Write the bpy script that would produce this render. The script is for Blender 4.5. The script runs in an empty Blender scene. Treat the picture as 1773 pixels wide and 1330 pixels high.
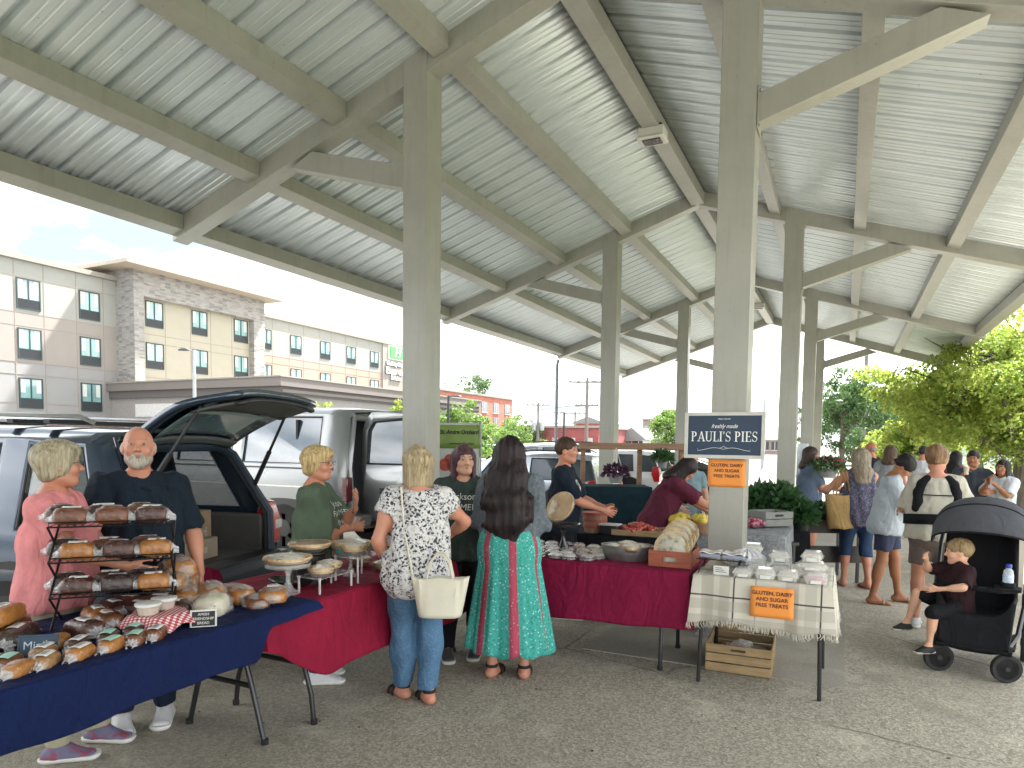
import bpy, bmesh, math, random
import numpy as np
from math import sin, cos, pi, radians, sqrt, atan2
from mathutils import Vector, Matrix
random.seed(7)
RNG=np.random.default_rng(11)
SC=bpy.context.scene; COL=SC.collection
# ---------------------------------------------------------------- helpers
def lin(h):
    h=h.lstrip('#'); o=[]
    for i in (0,2,4):
        c=int(h[i:i+2],16)/255; o.append(c/12.92 if c<=.04045 else ((c+.055)/1.055)**2.4)
    return o
class MB:
    def __init__(s): s.v=[]; s.f=[]; s.m=[]
    def add(s,vs,fs,mi=0,T=None):
        n=len(s.v)
        for p in vs:
            p=Vector(p)
            if T is not None: p=T@p
            s.v.append(tuple(p))
        for f in fs: s.f.append(tuple(i+n for i in f)); s.m.append(mi)
        return s
    def box(s,x0,y0,z0,x1,y1,z1,mi=0,T=None):
        vs=[(x0,y0,z0),(x1,y0,z0),(x1,y1,z0),(x0,y1,z0),(x0,y0,z1),(x1,y0,z1),(x1,y1,z1),(x0,y1,z1)]
        return s.add(vs,[(0,3,2,1),(4,5,6,7),(0,1,5,4),(1,2,6,5),(2,3,7,6),(3,0,4,7)],mi,T)
    def cbox(s,c,d,mi=0,T=None,rz=0):
        M=Matrix.Translation(c)@Matrix.Rotation(rz,4,'Z')
        if T is not None: M=T@M
        return s.box(-d[0]/2,-d[1]/2,-d[2]/2,d[0]/2,d[1]/2,d[2]/2,mi,M)
    def beam(s,p0,p1,w,h,up=(0,0,1),mi=0):
        p0=Vector(p0);p1=Vector(p1);d=(p1-p0).normalized();u=Vector(up);r=d.cross(u).normalized();u=r.cross(d)
        vs=[]
        for p in (p0,p1):
            for a,b in ((-1,-1),(1,-1),(1,1),(-1,1)): vs.append(p+r*a*w/2+u*b*h/2)
        return s.add(vs,[(3,2,1,0),(4,5,6,7),(0,1,5,4),(1,2,6,5),(2,3,7,6),(3,0,4,7)],mi)
    def tube(s,pts,r,n=8,mi=0,cap=True,closed=False,T=None,flat=1.0):
        pts=[Vector(p) for p in pts];N=len(pts)
        rs=r if isinstance(r,(list,tuple)) else [r]*N
        vs=[];fs=[]
        prev=None
        for i,p in enumerate(pts):
            a=pts[(i-1)%N] if (closed or i>0) else p
            b=pts[(i+1)%N] if (closed or i<N-1) else p
            t=(b-a)
            t=t.normalized() if t.length>1e-9 else Vector((0,0,1))
            if prev is None:
                u=t.cross(Vector((0,0,1)))
                if u.length<.05: u=t.cross(Vector((0,1,0)))
                u.normalize()
            else:
                u=prev-t*prev.dot(t)
                if u.length<1e-6: u=t.orthogonal()
                u.normalize()
            prev=u; w=t.cross(u)
            for k in range(n):
                a_=2*pi*k/n; vs.append(p+u*cos(a_)*rs[i]+w*sin(a_)*rs[i]*flat)
        M_=N if closed else N-1
        for i in range(M_):
            j=(i+1)%N
            for k in range(n):
                l=(k+1)%n; fs.append((i*n+k,i*n+l,j*n+l,j*n+k))
        if cap and not closed:
            fs.append(tuple(range(n-1,-1,-1))); fs.append(tuple((N-1)*n+k for k in range(n)))
        return s.add(vs,fs,mi,T)
    def lathe(s,prof,n=24,c=(0,0,0),mi=0,T=None,wob=None):
        vs=[];fs=[];N=len(prof);c=Vector(c)
        for i,(r,z) in enumerate(prof):
            for k in range(n):
                a=2*pi*k/n; rr=r*(1+(wob(a,i) if wob else 0)); vs.append(c+Vector((rr*cos(a),rr*sin(a),z)))
        for i in range(N-1):
            for k in range(n):
                l=(k+1)%n; fs.append((i*n+k,i*n+l,(i+1)*n+l,(i+1)*n+k))
        if prof[0][0]>1e-4: fs.append(tuple(range(n-1,-1,-1)))
        if prof[-1][0]>1e-4: fs.append(tuple((N-1)*n+k for k in range(n)))
        return s.add(vs,fs,mi,T)
    def grid(s,fn,nu,nv,mi=0,cu=False,T=None,flip=False):
        vs=[];fs=[]
        for i in range(nu+1 if not cu else nu):
            for j in range(nv+1): vs.append(fn(i/nu,j/nv))
        R=nv+1
        for i in range(nu):
            i2=(i+1)%nu if cu else i+1
            for j in range(nv):
                q=(i*R+j,i2*R+j,i2*R+j+1,i*R+j+1)
                fs.append(q[::-1] if flip else q)
        return s.add(vs,fs,mi,T)
    def prism(s,poly,h0,h1,axis='Z',mi=0,T=None):
        n=len(poly);vs=[]
        for h in (h0,h1):
            for a,b in poly:
                vs.append((a,b,h) if axis=='Z' else ((a,h,b) if axis=='Y' else (h,a,b)))
        fs=[tuple(range(n-1,-1,-1)),tuple(range(n,2*n))]+[(i,(i+1)%n,n+(i+1)%n,n+i) for i in range(n)]
        return s.add(vs,fs,mi,T)
    def build(s,name,mats,parent=None,smooth=35,bevel=0,thick=0,sub=0,loc=None):
        me=bpy.data.meshes.new(name); me.from_pydata(s.v,[],s.f)
        if not isinstance(mats,(list,tuple)): mats=[mats]
        for m in mats: me.materials.append(m)
        if len(mats)>1: me.polygons.foreach_set('material_index',[min(i,len(mats)-1) for i in s.m])
        bm=bmesh.new(); bm.from_mesh(me); bmesh.ops.recalc_face_normals(bm,faces=bm.faces); bm.to_mesh(me); bm.free()
        if smooth:
            me.polygons.foreach_set('use_smooth',[True]*len(me.polygons))
            if smooth<180: me.set_sharp_from_angle(angle=radians(smooth))
        me.update()
        o=bpy.data.objects.new(name,me); COL.objects.link(o)
        if parent is not None: o.parent=parent
        if loc is not None: o.location=loc
        if thick: md=o.modifiers.new('t','SOLIDIFY'); md.thickness=thick; md.offset=0
        if sub: md=o.modifiers.new('s','SUBSURF'); md.levels=sub; md.render_levels=sub
        if bevel: md=o.modifiers.new('b','BEVEL'); md.width=bevel; md.segments=2; md.limit_method='ANGLE'; md.angle_limit=radians(40)
        return o
def tag(o,label=None,cat=None,group=None,kind=None):
    if label: o['label']=label
    if cat: o['category']=cat
    if group: o['group']=group
    if kind: o['kind']=kind
    return o
def thing(name,label,cat,loc=(0,0,0),rz=0,group=None):
    o=bpy.data.objects.new(name,None); COL.objects.link(o); o.location=loc; o.rotation_euler=(0,0,rz); o.empty_display_size=.1
    return tag(o,label,cat,group)
def copytree(o,parent=None,loc=None,rz=None,label=None):
    c=o.copy(); COL.objects.link(c)
    if parent is not None: c.parent=parent
    for ch in [x for x in o.children]: copytree(ch,c)
    if loc is not None: c.location=loc
    if rz is not None: c.rotation_euler=(0,0,rz)
    if label: c['label']=label
    return c
# ---------------------------------------------------------------- materials
def nodemat(name):
    m=bpy.data.materials.new(name); m.use_nodes=True; nt=m.node_tree; nt.nodes.clear()
    out=nt.nodes.new('ShaderNodeOutputMaterial'); b=nt.nodes.new('ShaderNodeBsdfPrincipled'); nt.links.new(b.outputs[0],out.inputs[0])
    return m,nt,b,out
def N(nt,t,**k):
    n=nt.nodes.new('ShaderNode'+t)
    for a,v in k.items():
        if a.startswith('i_'):
            key=a[2:]; key=int(key) if key.isdigit() else key.replace('_',' ')
            n.inputs[key].default_value=v
        else: setattr(n,a,v)
    return n
def coords(nt,scale=(1,1,1),kind='Object',rot=(0,0,0)):
    tc=N(nt,'TexCoord'); mp=N(nt,'Mapping'); mp.inputs['Scale'].default_value=scale; mp.inputs['Rotation'].default_value=rot
    nt.links.new(tc.outputs[kind],mp.inputs[0]); return mp.outputs[0]
def ramp(nt,src,stops):
    r=N(nt,'ValToRGB'); e=r.color_ramp.elements
    while len(e)<len(stops): e.new(.5)
    for k,(p,c) in zip(e,stops):
        k.position=p; k.color=(c if len(c)==4 else (*c,1)) if isinstance(c,(tuple,list)) else (c,c,c,1)
    nt.links.new(src,r.inputs[0]); return r.outputs[0]
def mixc(nt,fac,a,b,mode='MIX'):
    m=N(nt,'Mix',data_type='RGBA',blend_type=mode)
    for s,k in ((fac,0),(a,6),(b,7)):
        if hasattr(s,'links'): nt.links.new(s,m.inputs[k])
        elif k==0: m.inputs[0].default_value=s
        else: m.inputs[k].default_value=(*s[:3],1)
    return m.outputs[2]
def noisetex(nt,vec,scale=5,detail=4,rough=.55,dist=0,out='Fac'):
    n=N(nt,'TexNoise'); n.inputs['Scale'].default_value=scale; n.inputs['Detail'].default_value=detail; n.inputs['Roughness'].default_value=rough; n.inputs['Distortion'].default_value=dist
    if vec is not None: nt.links.new(vec,n.inputs['Vector'])
    return n.outputs[out]
def bump(nt,b,h,strength=.3,dist=.01,prev=None):
    n=N(nt,'Bump'); n.inputs['Strength'].default_value=strength; n.inputs['Distance'].default_value=dist
    nt.links.new(h,n.inputs['Height'])
    if prev is not None: nt.links.new(prev,n.inputs['Normal'])
    nt.links.new(n.outputs[0],b.inputs['Normal']); return n.outputs[0]
_mc={}
def mat(name,color,rough=.6,metal=0,var=.12,vs=6,bmp=0,bs=30,bd=.005,coat=0,stretch=(1,1,1),spec=.5,trans=0,alpha=1,color2=None,c2=(.45,.6),sss=0,sheen=0,emit=0,ior=None):
    if name in _mc: return _mc[name]
    c=lin(color) if isinstance(color,str) else list(color)
    m,nt,b,out=nodemat(name); v=coords(nt,stretch)
    f=noisetex(nt,v,vs,5,.6)
    lo=[max(0,x*(1-var)) for x in c]; hi=[min(1,x*(1+var)) for x in c]
    cc=ramp(nt,f,[(.3,lo),(.7,hi)])
    if color2:
        d=lin(color2) if isinstance(color2,str) else list(color2)
        f2=noisetex(nt,v,vs*1.7+1,3,.5); cc=mixc(nt,ramp(nt,f2,[(c2[0],0),(c2[1],1)]),cc,d)
    nt.links.new(cc,b.inputs['Base Color'])
    b.inputs['Metallic'].default_value=metal; b.inputs['Specular IOR Level'].default_value=spec
    rr=N(nt,'MapRange',i_1=.3,i_2=.7); rr.inputs[3].default_value=max(.02,rough*.85); rr.inputs[4].default_value=min(1,rough*1.12)
    nt.links.new(f,rr.inputs[0]); nt.links.new(rr.outputs[0],b.inputs['Roughness'])
    if bmp:
        h=noisetex(nt,v,bs,4,.6); bump(nt,b,h,bmp,bd)
    if coat: b.inputs['Coat Weight'].default_value=coat; b.inputs['Coat Roughness'].default_value=.08
    if trans: b.inputs['Transmission Weight'].default_value=trans
    if ior: b.inputs['IOR'].default_value=ior
    if alpha<1: b.inputs['Alpha'].default_value=alpha
    if sss: b.inputs['Subsurface Weight'].default_value=sss; b.inputs['Subsurface Radius'].default_value=(.02,.008,.004); b.inputs['Subsurface Scale'].default_value=1
    if sheen: b.inputs['Sheen Weight'].default_value=sheen
    if emit: b.inputs['Emission Color'].default_value=(*c,1); b.inputs['Emission Strength'].default_value=emit
    _mc[name]=m; return m
# ---------------------------------------------------------------- camera (solved from the pavilion's own lines)
F_,CY_,CX_=1176.52,834.787,886.5; YAW,PITCH,ROLL=.4549,-.0578,.0122
CAM=np.array([2.4412,-5.8633,1.62])
_F=np.array([-sin(YAW),cos(YAW),0.]);_R=np.array([cos(YAW),sin(YAW),0.]);_U=np.array([0,0,1.])
_F2=cos(PITCH)*_F+sin(PITCH)*_U;_U2=-sin(PITCH)*_F+cos(PITCH)*_U
_R3=cos(ROLL)*_R+sin(ROLL)*_U2;_U3=-sin(ROLL)*_R+cos(ROLL)*_U2
def ray(px,py): return _F2+_R3*(px-CX_)/F_+_U3*(CY_-py)/F_
def at(px,py,z=0.): d=ray(px,py); return Vector(CAM+d*(z-CAM[2])/d[2])
def atx(px,py,x): d=ray(px,py); return Vector(CAM+d*(x-CAM[0])/d[0])
def aty(px,py,y): d=ray(px,py); return Vector(CAM+d*(y-CAM[1])/d[1])
def atd(px,py,dep): return Vector(CAM+ray(px,py)*dep)
cd=bpy.data.cameras.new('camera'); cam=bpy.data.objects.new('camera',cd); COL.objects.link(cam); SC.camera=cam
cd.sensor_width=36; cd.lens=36*F_/1773; cd.shift_x=0; cd.shift_y=(CY_-665)/1773; cd.clip_start=.05; cd.clip_end=3000
Mx=Matrix([[_R3[i],_U3[i],-_F2[i]] for i in range(3)]).to_4x4(); Mx.translation=Vector(CAM); cam.matrix_world=Mx
# ---------------------------------------------------------------- world + sun
SUN_EL,SUN_AZ=radians(58),radians(20)      # azimuth measured from +Y towards +X
w=bpy.data.worlds.new('World'); SC.world=w; w.use_nodes=True; nt=w.node_tree; nt.nodes.clear()
wo=N(nt,'OutputWorld'); bg=N(nt,'Background'); nt.links.new(bg.outputs[0],wo.inputs[0])
sky=N(nt,'TexSky'); sky.sky_type='NISHITA'; sky.sun_disc=False; sky.sun_elevation=SUN_EL; sky.sun_rotation=SUN_AZ; sky.air_density=1.3; sky.dust_density=2.5; sky.ozone_density=1.5
tc=N(nt,'TexCoord'); sx=N(nt,'SeparateXYZ'); nt.links.new(tc.outputs['Generated'],sx.inputs[0])
# cloud sheet: project the direction onto a flat layer
mpg=N(nt,'Mapping'); mpg.inputs['Scale'].default_value=(1.6,1.6,5.5); nt.links.new(tc.outputs['Generated'],mpg.inputs[0]); cb=mpg
cl=noisetex(nt,cb.outputs[0],1.3,8,.55,.7)
cm=ramp(nt,cl,[(.40,0),(.56,1)])
cd2=noisetex(nt,cb.outputs[0],2.6,6,.6)
cc=ramp(nt,cd2,[(.30,(2.2,2.3,2.45)),(.5,(7.0,7.1,7.1)),(.7,(11.5,11.4,11.0))])
skb=mixc(nt,.8,mixc(nt,1.0,sky.outputs[0],(.3,.3,.3),'MULTIPLY'),(1.35,1.55,1.68))
nt.links.new(mixc(nt,cm,skb,cc),bg.inputs[0]); bg.inputs[1].default_value=.11
sd=bpy.data.lights.new('sun','SUN'); sd.energy=3.6; sd.angle=radians(3); sd.color=(1,.965,.91)
so=bpy.data.objects.new('sun',sd); COL.objects.link(so)
dirv=Vector((sin(SUN_AZ)*cos(SUN_EL),cos(SUN_AZ)*cos(SUN_EL),sin(SUN_EL)))
so.rotation_euler=dirv.to_track_quat('Z','Y').to_euler(); so.location=dirv*50
SC.view_settings.view_transform='Standard'; SC.view_settings.look='None'; SC.view_settings.gamma=1; SC.view_settings.exposure=2.68
SC.render.engine='CYCLES'
try:
    SC.cycles.use_denoising=True; SC.cycles.denoiser='OPENIMAGEDENOISE'
    SC.cycles.max_bounces=10; SC.cycles.diffuse_bounces=5; SC.cycles.glossy_bounces=4; SC.cycles.transmission_bounces=8; SC.cycles.transparent_max_bounces=16
    SC.cycles.sample_clamp_indirect=6; SC.cycles.caustics_reflective=False; SC.cycles.caustics_refractive=False
except Exception: pass
# ---------------------------------------------------------------- ground
def ground_mat(name,base,dark,light,sc,bst=.5,crack=True,stain=.5):
    m,nt,b,out=nodemat(name); v=coords(nt)
    big=noisetex(nt,v,.35,5,.6); med=noisetex(nt,v,2.2,5,.6); 
    vo=N(nt,'TexVoronoi'); vo.inputs['Scale'].default_value=sc; nt.links.new(v,vo.inputs['Vector'])
    fine=noisetex(nt,v,sc*2.2,3,.7)
    c=ramp(nt,vo.outputs['Color'],[(.15,dark),(.5,base),(.9,light)])
    c=mixc(nt,ramp(nt,fine,[(.35,0),(.7,1)]),c,[x*.45 for x in base])
    c=mixc(nt,ramp(nt,big,[(.35,stain),(.65,0)]),c,[x*.5 for x in base])
    c=mixc(nt,ramp(nt,med,[(.55,0),(.78,.45)]),c,light); c=mixc(nt,ramp(nt,noisetex(nt,v,.9,3,.5,.8),[(.60,0),(.70,.45)]),c,[x*.42 for x in base])
    if crack:
        v2=N(nt,'TexVoronoi',feature='DISTANCE_TO_EDGE'); v2.inputs['Scale'].default_value=.42
        wv=mixc(nt,.12,v,noisetex(nt,v,1.6,5,.6,out='Color')); nt.links.new(wv,v2.inputs['Vector'])
        k=ramp(nt,v2.outputs[0],[(.0008,1),(.0022,0)]); k=mixc(nt,ramp(nt,noisetex(nt,v,.5,2,.5),[(.52,0),(.6,.8)]),(0,0,0),k); c=mixc(nt,k,c,[x*.15 for x in base])
    nt.links.new(c,b.inputs['Base Color']); b.inputs['Roughness'].default_value=.9
    h=mixc(nt,.5,vo.outputs['Distance'],fine); bump(nt,b,h,bst,.006)
    return m
asph=ground_mat('worn_asphalt',(.51,.47,.38),(.29,.265,.21),(.78,.73,.62),72,.9)
lot=ground_mat('lot_asphalt',(.22,.215,.2),(.15,.15,.14),(.30,.295,.28),30,.3,False,.3)
conc=ground_mat('concrete',(.46,.43,.37),(.38,.36,.31),(.54,.52,.46),140,.25,False,.35)
grass=ground_mat('grass_blades',(.10,.16,.04),(.05,.09,.02),(.16,.22,.06),60,.9,False,.4)
g=MB(); g.box(-900,-600,-.5,900,1400,-.012); tag(g.build('ground',lot,smooth=0),kind='structure')
g=MB(); g.box(-7.2,-16,-.008,7.5,21,0); tag(g.build('pavement',asph,smooth=0),kind='structure')
def strip(x0,y0,x1,y1,z,m,name): a=MB(); a.box(x0,y0,z-.03,x1,y1,z); return tag(a.build(name,m,smooth=0),kind='structure')
for i in range(-1,4):
    y=i*6.3035
    for s in (-1,1):
        strip(s*1.563-.93,y-.86,s*1.563+.93,y+1.45,.005,conc,'concrete_pad')
strip(12,-20,60,80,.008,grass,'lawn')
strip(7.6,-20,11.9,80,.01,conc,'footpath')
# ---------------------------------------------------------------- pavilion
S_,PP,ZR,EW,RW,CW,CX=6.3035,.3264,5.7686,5.1537,.2115,.2838,1.5633
RH=.24
def paint(name,c,r=.42,dirt='#5d5946'):
    m,nt,b,out=nodemat(name); v=coords(nt); f=noisetex(nt,v,2.3,6,.65)
    cc=ramp(nt,f,[(.3,[x*.9 for x in c]),(.7,[x*1.06 for x in c])])
    sp=noisetex(nt,v,38,2,.5); cc=mixc(nt,ramp(nt,sp,[(.70,0),(.76,.5)]),cc,lin(dirt))
    st=noisetex(nt,coords(nt,(9,9,.7)),1.6,4,.6); cc=mixc(nt,ramp(nt,st,[(.5,0),(.85,.22)]),cc,lin(dirt))
    nt.links.new(cc,b.inputs['Base Color']); b.inputs['Roughness'].default_value=r
    bump(nt,b,noisetex(nt,v,9,4,.6),.12,.01); return m
steel=paint('painted_steel',(.375,.375,.335),.34)
def roofmat():
    m,nt,b,out=nodemat('roof_sheet'); v=coords(nt,(.5,3,1)); f=noisetex(nt,v,2,6,.6)
    cc=ramp(nt,f,[(.3,(.57,.635,.67)),(.7,(.70,.765,.79))])
    f2=noisetex(nt,coords(nt,(.35,9,1)),1.5,4,.7); cc=mixc(nt,ramp(nt,f2,[(.5,0),(.85,.35)]),cc,(.42,.43,.40))
    sp=noisetex(nt,coords(nt),26,2,.5); cc=mixc(nt,ramp(nt,sp,[(.73,0),(.78,.55)]),cc,(.08,.08,.07))
    nt.links.new(cc,b.inputs['Base Color']); b.inputs['Roughness'].default_value=.36; b.inputs['Metallic'].default_value=.25
    bump(nt,b,noisetex(nt,coords(nt,(1,3,1)),3.5,3,.5),.25,.02); return m
roofm=roofmat(); galvb=mat('bolt_steel',(.3,.29,.25),.4,.5)
pav=thing('pavilion','open market pavilion with beige steel columns and white corrugated gable roof','pavilion')
def zb(x): return ZR-PP*abs(x)
cs=sqrt(1+PP*PP)
for i in range(-2,4):
    y=i*S_
    for s in (-1,1):
        c=MB(); c.box(s*CX-CW/2,y,0,s*CX+CW/2,y+CW,zb(CX-CW/2)+RH-.01)
        c.box(s*CX-CW/2-.07,y-.07,-.0,s*CX+CW/2+.07,y+CW+.07,.022)
        for a in (-1,1):
            for b_ in (-.045,CW+.045): c.lathe([(.013,.022),(.013,.05)],6,(s*CX+a*(CW/2+.045),y+b_,0))
        c.build('column',steel,pav,bevel=.008)
        r=MB()   # rafter: full-length inclined beam, plumb cut ends
        x0,x1=0.0,EW+.03
        pts=[(0,zb(0)),(s*x1,zb(x1)),(s*x1,zb(x1)+RH),(0,zb(0)+RH)]
        yy0=y+.012
        r.prism(pts,yy0,yy0+RW,'Y'); r.build('rafter',steel,pav,bevel=.006)
        k=MB(); # knee brace, plumb cut at the column
        a0=(s*(CX+CW/2-.003),4.21); a1=(s*3.25,4.66); a2=(s*2.94,4.79); a3=(s*(CX+CW/2-.003),4.44)
        k.prism([a0,a1,a2,a3],y+.03,y+.03+.19,'Y'); kb=k.build('knee_brace',steel,pav,bevel=.006)
        k=MB(); xx=s*(CX+CW/2+.004); k.box(min(xx,xx+s*.012),y+.012,4.17,max(xx,xx+s*.012),y+.238,4.49); k.build('end_plate',steel,kb,bevel=.003)
        for zz in (4.19,4.47):
            for yy in (y+.035,y+.215): k=MB(); k.lathe([(0,.0),(.012,.0),(.012,.009),(0,.011)],6,T=Matrix.Translation((xx+s*.012,yy,zz))@Matrix.Rotation(s*pi/2,4,'Y')); k.build('bolt',galvb,kb)
    if i<3:
        for x in (0,1.26,2.52,3.78,EW-.09):
            for s in ((-1,1) if x else (1,)):
                p=MB(); hh=.155
                if x==0:
                    p.prism([(-.11,zb(.11)+.03),(.11,zb(.11)+.03),(.11,zb(.11)+RH-.005),(0,zb(0)+RH-.005),(-.11,zb(.11)+RH-.005)],y+RW+.012,y+S_+.01,'Y')
                else:
                    w2=.085; e=.07 if x<4.5 else .045
                    p.prism([(s*(x-w2),zb(x-w2)+e),(s*(x+w2),zb(x+w2)+e),(s*(x+w2),zb(x+w2)+RH-.005),(s*(x-w2),zb(x-w2)+RH-.005)],y+RW+.012,y+S_+.01,'Y')
                p.build('ridge_beam' if x==0 else ('eave_beam' if x>4.5 else 'purlin'),steel,pav,bevel=.005)
# corrugated roof sheets: ribs run down the slope every 0.305 m with two minor ribs between
Y0,Y1=-2*S_-.5,3*S_+RW+.28
prof=[]; y=Y0; p_=.305
while y<Y1:
    prof+=[(y,0),(y+.012,.0),(y+.026,.048),(y+.069,.048),(y+.083,0),(y+.145,0),(y+.152,.006),(y+.166,.006),(y+.173,0),(y+.225,0),(y+.232,.006),(y+.246,.006),(y+.253,0)]
    y+=p_
prof.append((Y1+.2,0))
for s in (-1,1):
    vs=[];fs=[]
    xs=[0.0,1.3,2.6,3.9,EW+.12]
    for x in xs:
        for (yy,h) in prof: vs.append((s*x,yy,zb(x)+RH+.002+h*cs))
    n=len(prof)
    for a in range(len(xs)-1):
        for b_ in range(n-1): fs.append((a*n+b_,a*n+b_+1,(a+1)*n+b_+1,(a+1)*n+b_))
    q=MB(); q.add(vs,fs); o=q.build('roof_sheet',roofm,pav,smooth=20,thick=.0016)
q=MB()
q.prism([(-.25,zb(.25)+RH+.045),(0,zb(0)+RH+.06),(.25,zb(.25)+RH+.045),(.25,zb(.25)+RH+.05),(0,zb(0)+RH+.066),(-.25,zb(.25)+RH+.05)],Y0,Y1+.2,'Y'); q.build('ridge_cap',roofm,pav)
# downspout at the far left eave
d=MB(); d.tube([(-5.16,12.66,4.06),(-5.2,12.66,3.9),(-5.2,12.66,.0)],.045,10)
for z in (.8,2.2,3.5): d.cbox((-5.2,12.66,z),(.12,.1,.03))
d.build('downspout',mat('grey_pipe','#7c8488',.45,.2),pav)
# ceiling lamps under the ridge beam
wm=mat('lamp_white','#d9d8d2',.5,var=.06)
dg=mat('dusty_glass','#2b2623',.25,var=.5,vs=30,color2='#8b7f78',c2=(.5,.62))
def lamp(y,label):
    t=thing('ceiling_lamp',label,'lamp',(0,y,zb(0)+.02),group='lamps under the ridge beam')
    a=MB(); a.box(-.17,-.13,-.13,.17,.13,-.01); a.prism([(-.19,-.135),(-.17,-.16),(.17,-.16),(.19,-.135)],-.15,.15,'Y'); a.build('housing',wm,t,bevel=.012)
    a=MB(); a.box(-.12,-.09,-.175,.12,.09,-.162); a.build('lens',dg,t,bevel=.004)
    a=MB(); a.box(-.14,-.1,-.012,.14,.1,.02); a.build('mount',mat('black_plastic','#15161a',.5),t)
    return t
lamp(3.24,'square white lamp with a dirty lens on the ridge beam, the near one')
lamp(15.44,'small white lamp on the ridge beam near the far end of the pavilion')
# ---------------------------------------------------------------- hotel
def wall(name,c,grain=60,b=.15,var=.05):
    return mat(name,c,.85,var=var,vs=1.2,bmp=b,bs=grain,bd=.004)
cream=wall('render_cream',(.30,.30,.275)); pinkb=wall('render_beige',(.28,.25,.225)); greige=wall('render_greige',(.26,.255,.25)); sunny=wall('render_yellow_cream',(.36,.335,.27)); joint=mat('joint',(.27,.24,.21),.9)
orange=wall('render_tan',(.33,.25,.20)); fasc=wall('fascia_brown',(.17,.15,.14)); fasc2=wall('fascia_stripe',(.11,.10,.098)); trim=mat('roof_trim',(.27,.25,.22),.6)
def blocks(name,cols,sx,sz,mort,stag=.5,off=.5,bw=2.0):
    m,nt,b,out=nodemat(name); tc=N(nt,'TexCoord'); sp=N(nt,'SeparateXYZ'); nt.links.new(tc.outputs['Object'],sp.inputs[0])
    ad=N(nt,'Math',operation='ADD'); nt.links.new(sp.outputs[0],ad.inputs[0]); nt.links.new(sp.outputs[1],ad.inputs[1])
    cb=N(nt,'CombineXYZ'); nt.links.new(ad.outputs[0],cb.inputs[0]); nt.links.new(sp.outputs[2],cb.inputs[1])
    br=N(nt,'TexBrick'); br.offset=off; br.inputs['Scale'].default_value=1; br.inputs['Brick Width'].default_value=sx; br.inputs['Row Height'].default_value=sz; br.inputs['Mortar Size'].default_value=.012
    br.inputs['Color1'].default_value=(*cols[0],1); br.inputs['Color2'].default_value=(*cols[1],1); br.inputs['Mortar'].default_value=(*mort,1); br.inputs['Bias'].default_value=0
    nt.links.new(cb.outputs[0],br.inputs[0])
    vn=N(nt,'TexWhiteNoise',noise_dimensions='2D'); fl=N(nt,'VectorMath',operation='SNAP'); fl.inputs[1].default_value=(sx*.98,sz,1); nt.links.new(cb.outputs[0],fl.inputs[0]); nt.links.new(fl.outputs[0],vn.inputs[0])
    c=mixc(nt,ramp(nt,vn.outputs[0],[(.6,0),(.95,.55)]),br.outputs[0],cols[2])
    nt.links.new(c,b.inputs['Base Color']); b.inputs['Roughness'].default_value=.9; bump(nt,b,br.outputs['Fac'],-.4,.02); return m
stone=blocks('ledge_stone',((.33,.315,.30),(.25,.24,.23),(.11,.105,.10)),.42,.12,(.27,.26,.25))
brick=blocks('red_brick',((.22,.12,.10),(.27,.15,.125),(.13,.08,.07)),.22,.075,(.28,.24,.22))
def glassm(name,c,r=.08,var=.3):
    return mat(name,c,r,metal=.0,var=var,vs=.6,spec=1,coat=.6)
hglass=glassm('teal_glass',(.21,.37,.36)); hgl2=glassm('grey_glass',(.26,.33,.35)); dkgr=mat('dark_louver',(.035,.04,.045),.5); dkfr=mat('dark_frame',(.03,.05,.055),.4)
curt=mat('curtain',(.55,.57,.53),.9,var=.1,vs=3,stretch=(1,9,.2))
hotel=thing('hotel','large four storey hotel with stone tower, cream panels and a flat brown entrance canopy','hotel',(-43,24,0))
HX=Vector((-43,24,0)); TH=Matrix.Translation(-HX)
def hb(name,m,boxes,par=hotel,bevel=0):
    a=MB()
    for b_ in boxes: a.box(*b_,T=TH)
    return a.build(name,m,par,smooth=0,bevel=bevel)
X=-43
hb('brick_base',brick,[(X-16,-6,0,X,24.7,2.68)])
hb('ledge',mat('white_stone',(.6,.6,.57),.8),[(X-.1,-6,2.68,X+.07,24.7,2.86)])
hb('wall',greige,[(X-16,-6,2.84,X-.01,24.7,6.2)]); hb('wall',pinkb,[(X-16,-6,6.2,X,24.7,9.2)]); hb('wall',cream,[(X-16,-6,9.2,X-.005,24.7,12.35)])
hb('roof',trim,[(X-16.2,-6.2,12.35,X+.22,24.7,12.66)])
hb('wall',cream,[(X-16,36.2,9.0,X,54.6,12.2)]); hb('wall',orange,[(X-16,36.2,5.9,X-.005,54.6,9.0)]); hb('wall',greige,[(X-16,36.2,0,X-.01,54.6,5.9)])
hb('wall',pinkb,[(X-16,54.6,0,X+.12,66,12.2)])
hb('roof',trim,[(X-16.2,36.2,12.2,X+.2,66.2,12.5)])
# tower: stone frame with a recess
X2=-41.1; ya,yb=24.65,36.2; ra,rb=25.38,35.05; rz=11.35
hb('stone_frame',stone,[(X-4,ya,0,X2,ra,13.05),(X-4,rb,0,X2,yb,13.05),(X-4,ra,rz,X2,rb,13.05)])
hb('recess_wall',sunny,[(X-4,ra,0,X2-.55,rb,rz)])
hb('overhang_roof',mat('tan_soffit',(.37,.32,.26),.7),[(X-6,ya-1.35,13.05,X2+1.3,yb+.9,13.32)],bevel=.03)
jb=[]
for z in (3.7,5.45,6.2,8.4,9.2,11.35): jb.append((X-.02,-6,z-.02,X+.012,ya,z+.02))
for y in (-5,0,3,6,9,12,14.9,16.9,18.25,19.95,21.95,23.75): jb.append((X-.02,y-.02,2.86,X+.014,y+.02,12.35))
for z in (8.35,9.0,11.3): jb.append((X-.02,yb,z-.02,X+.012,54.6,z+.02))
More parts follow.
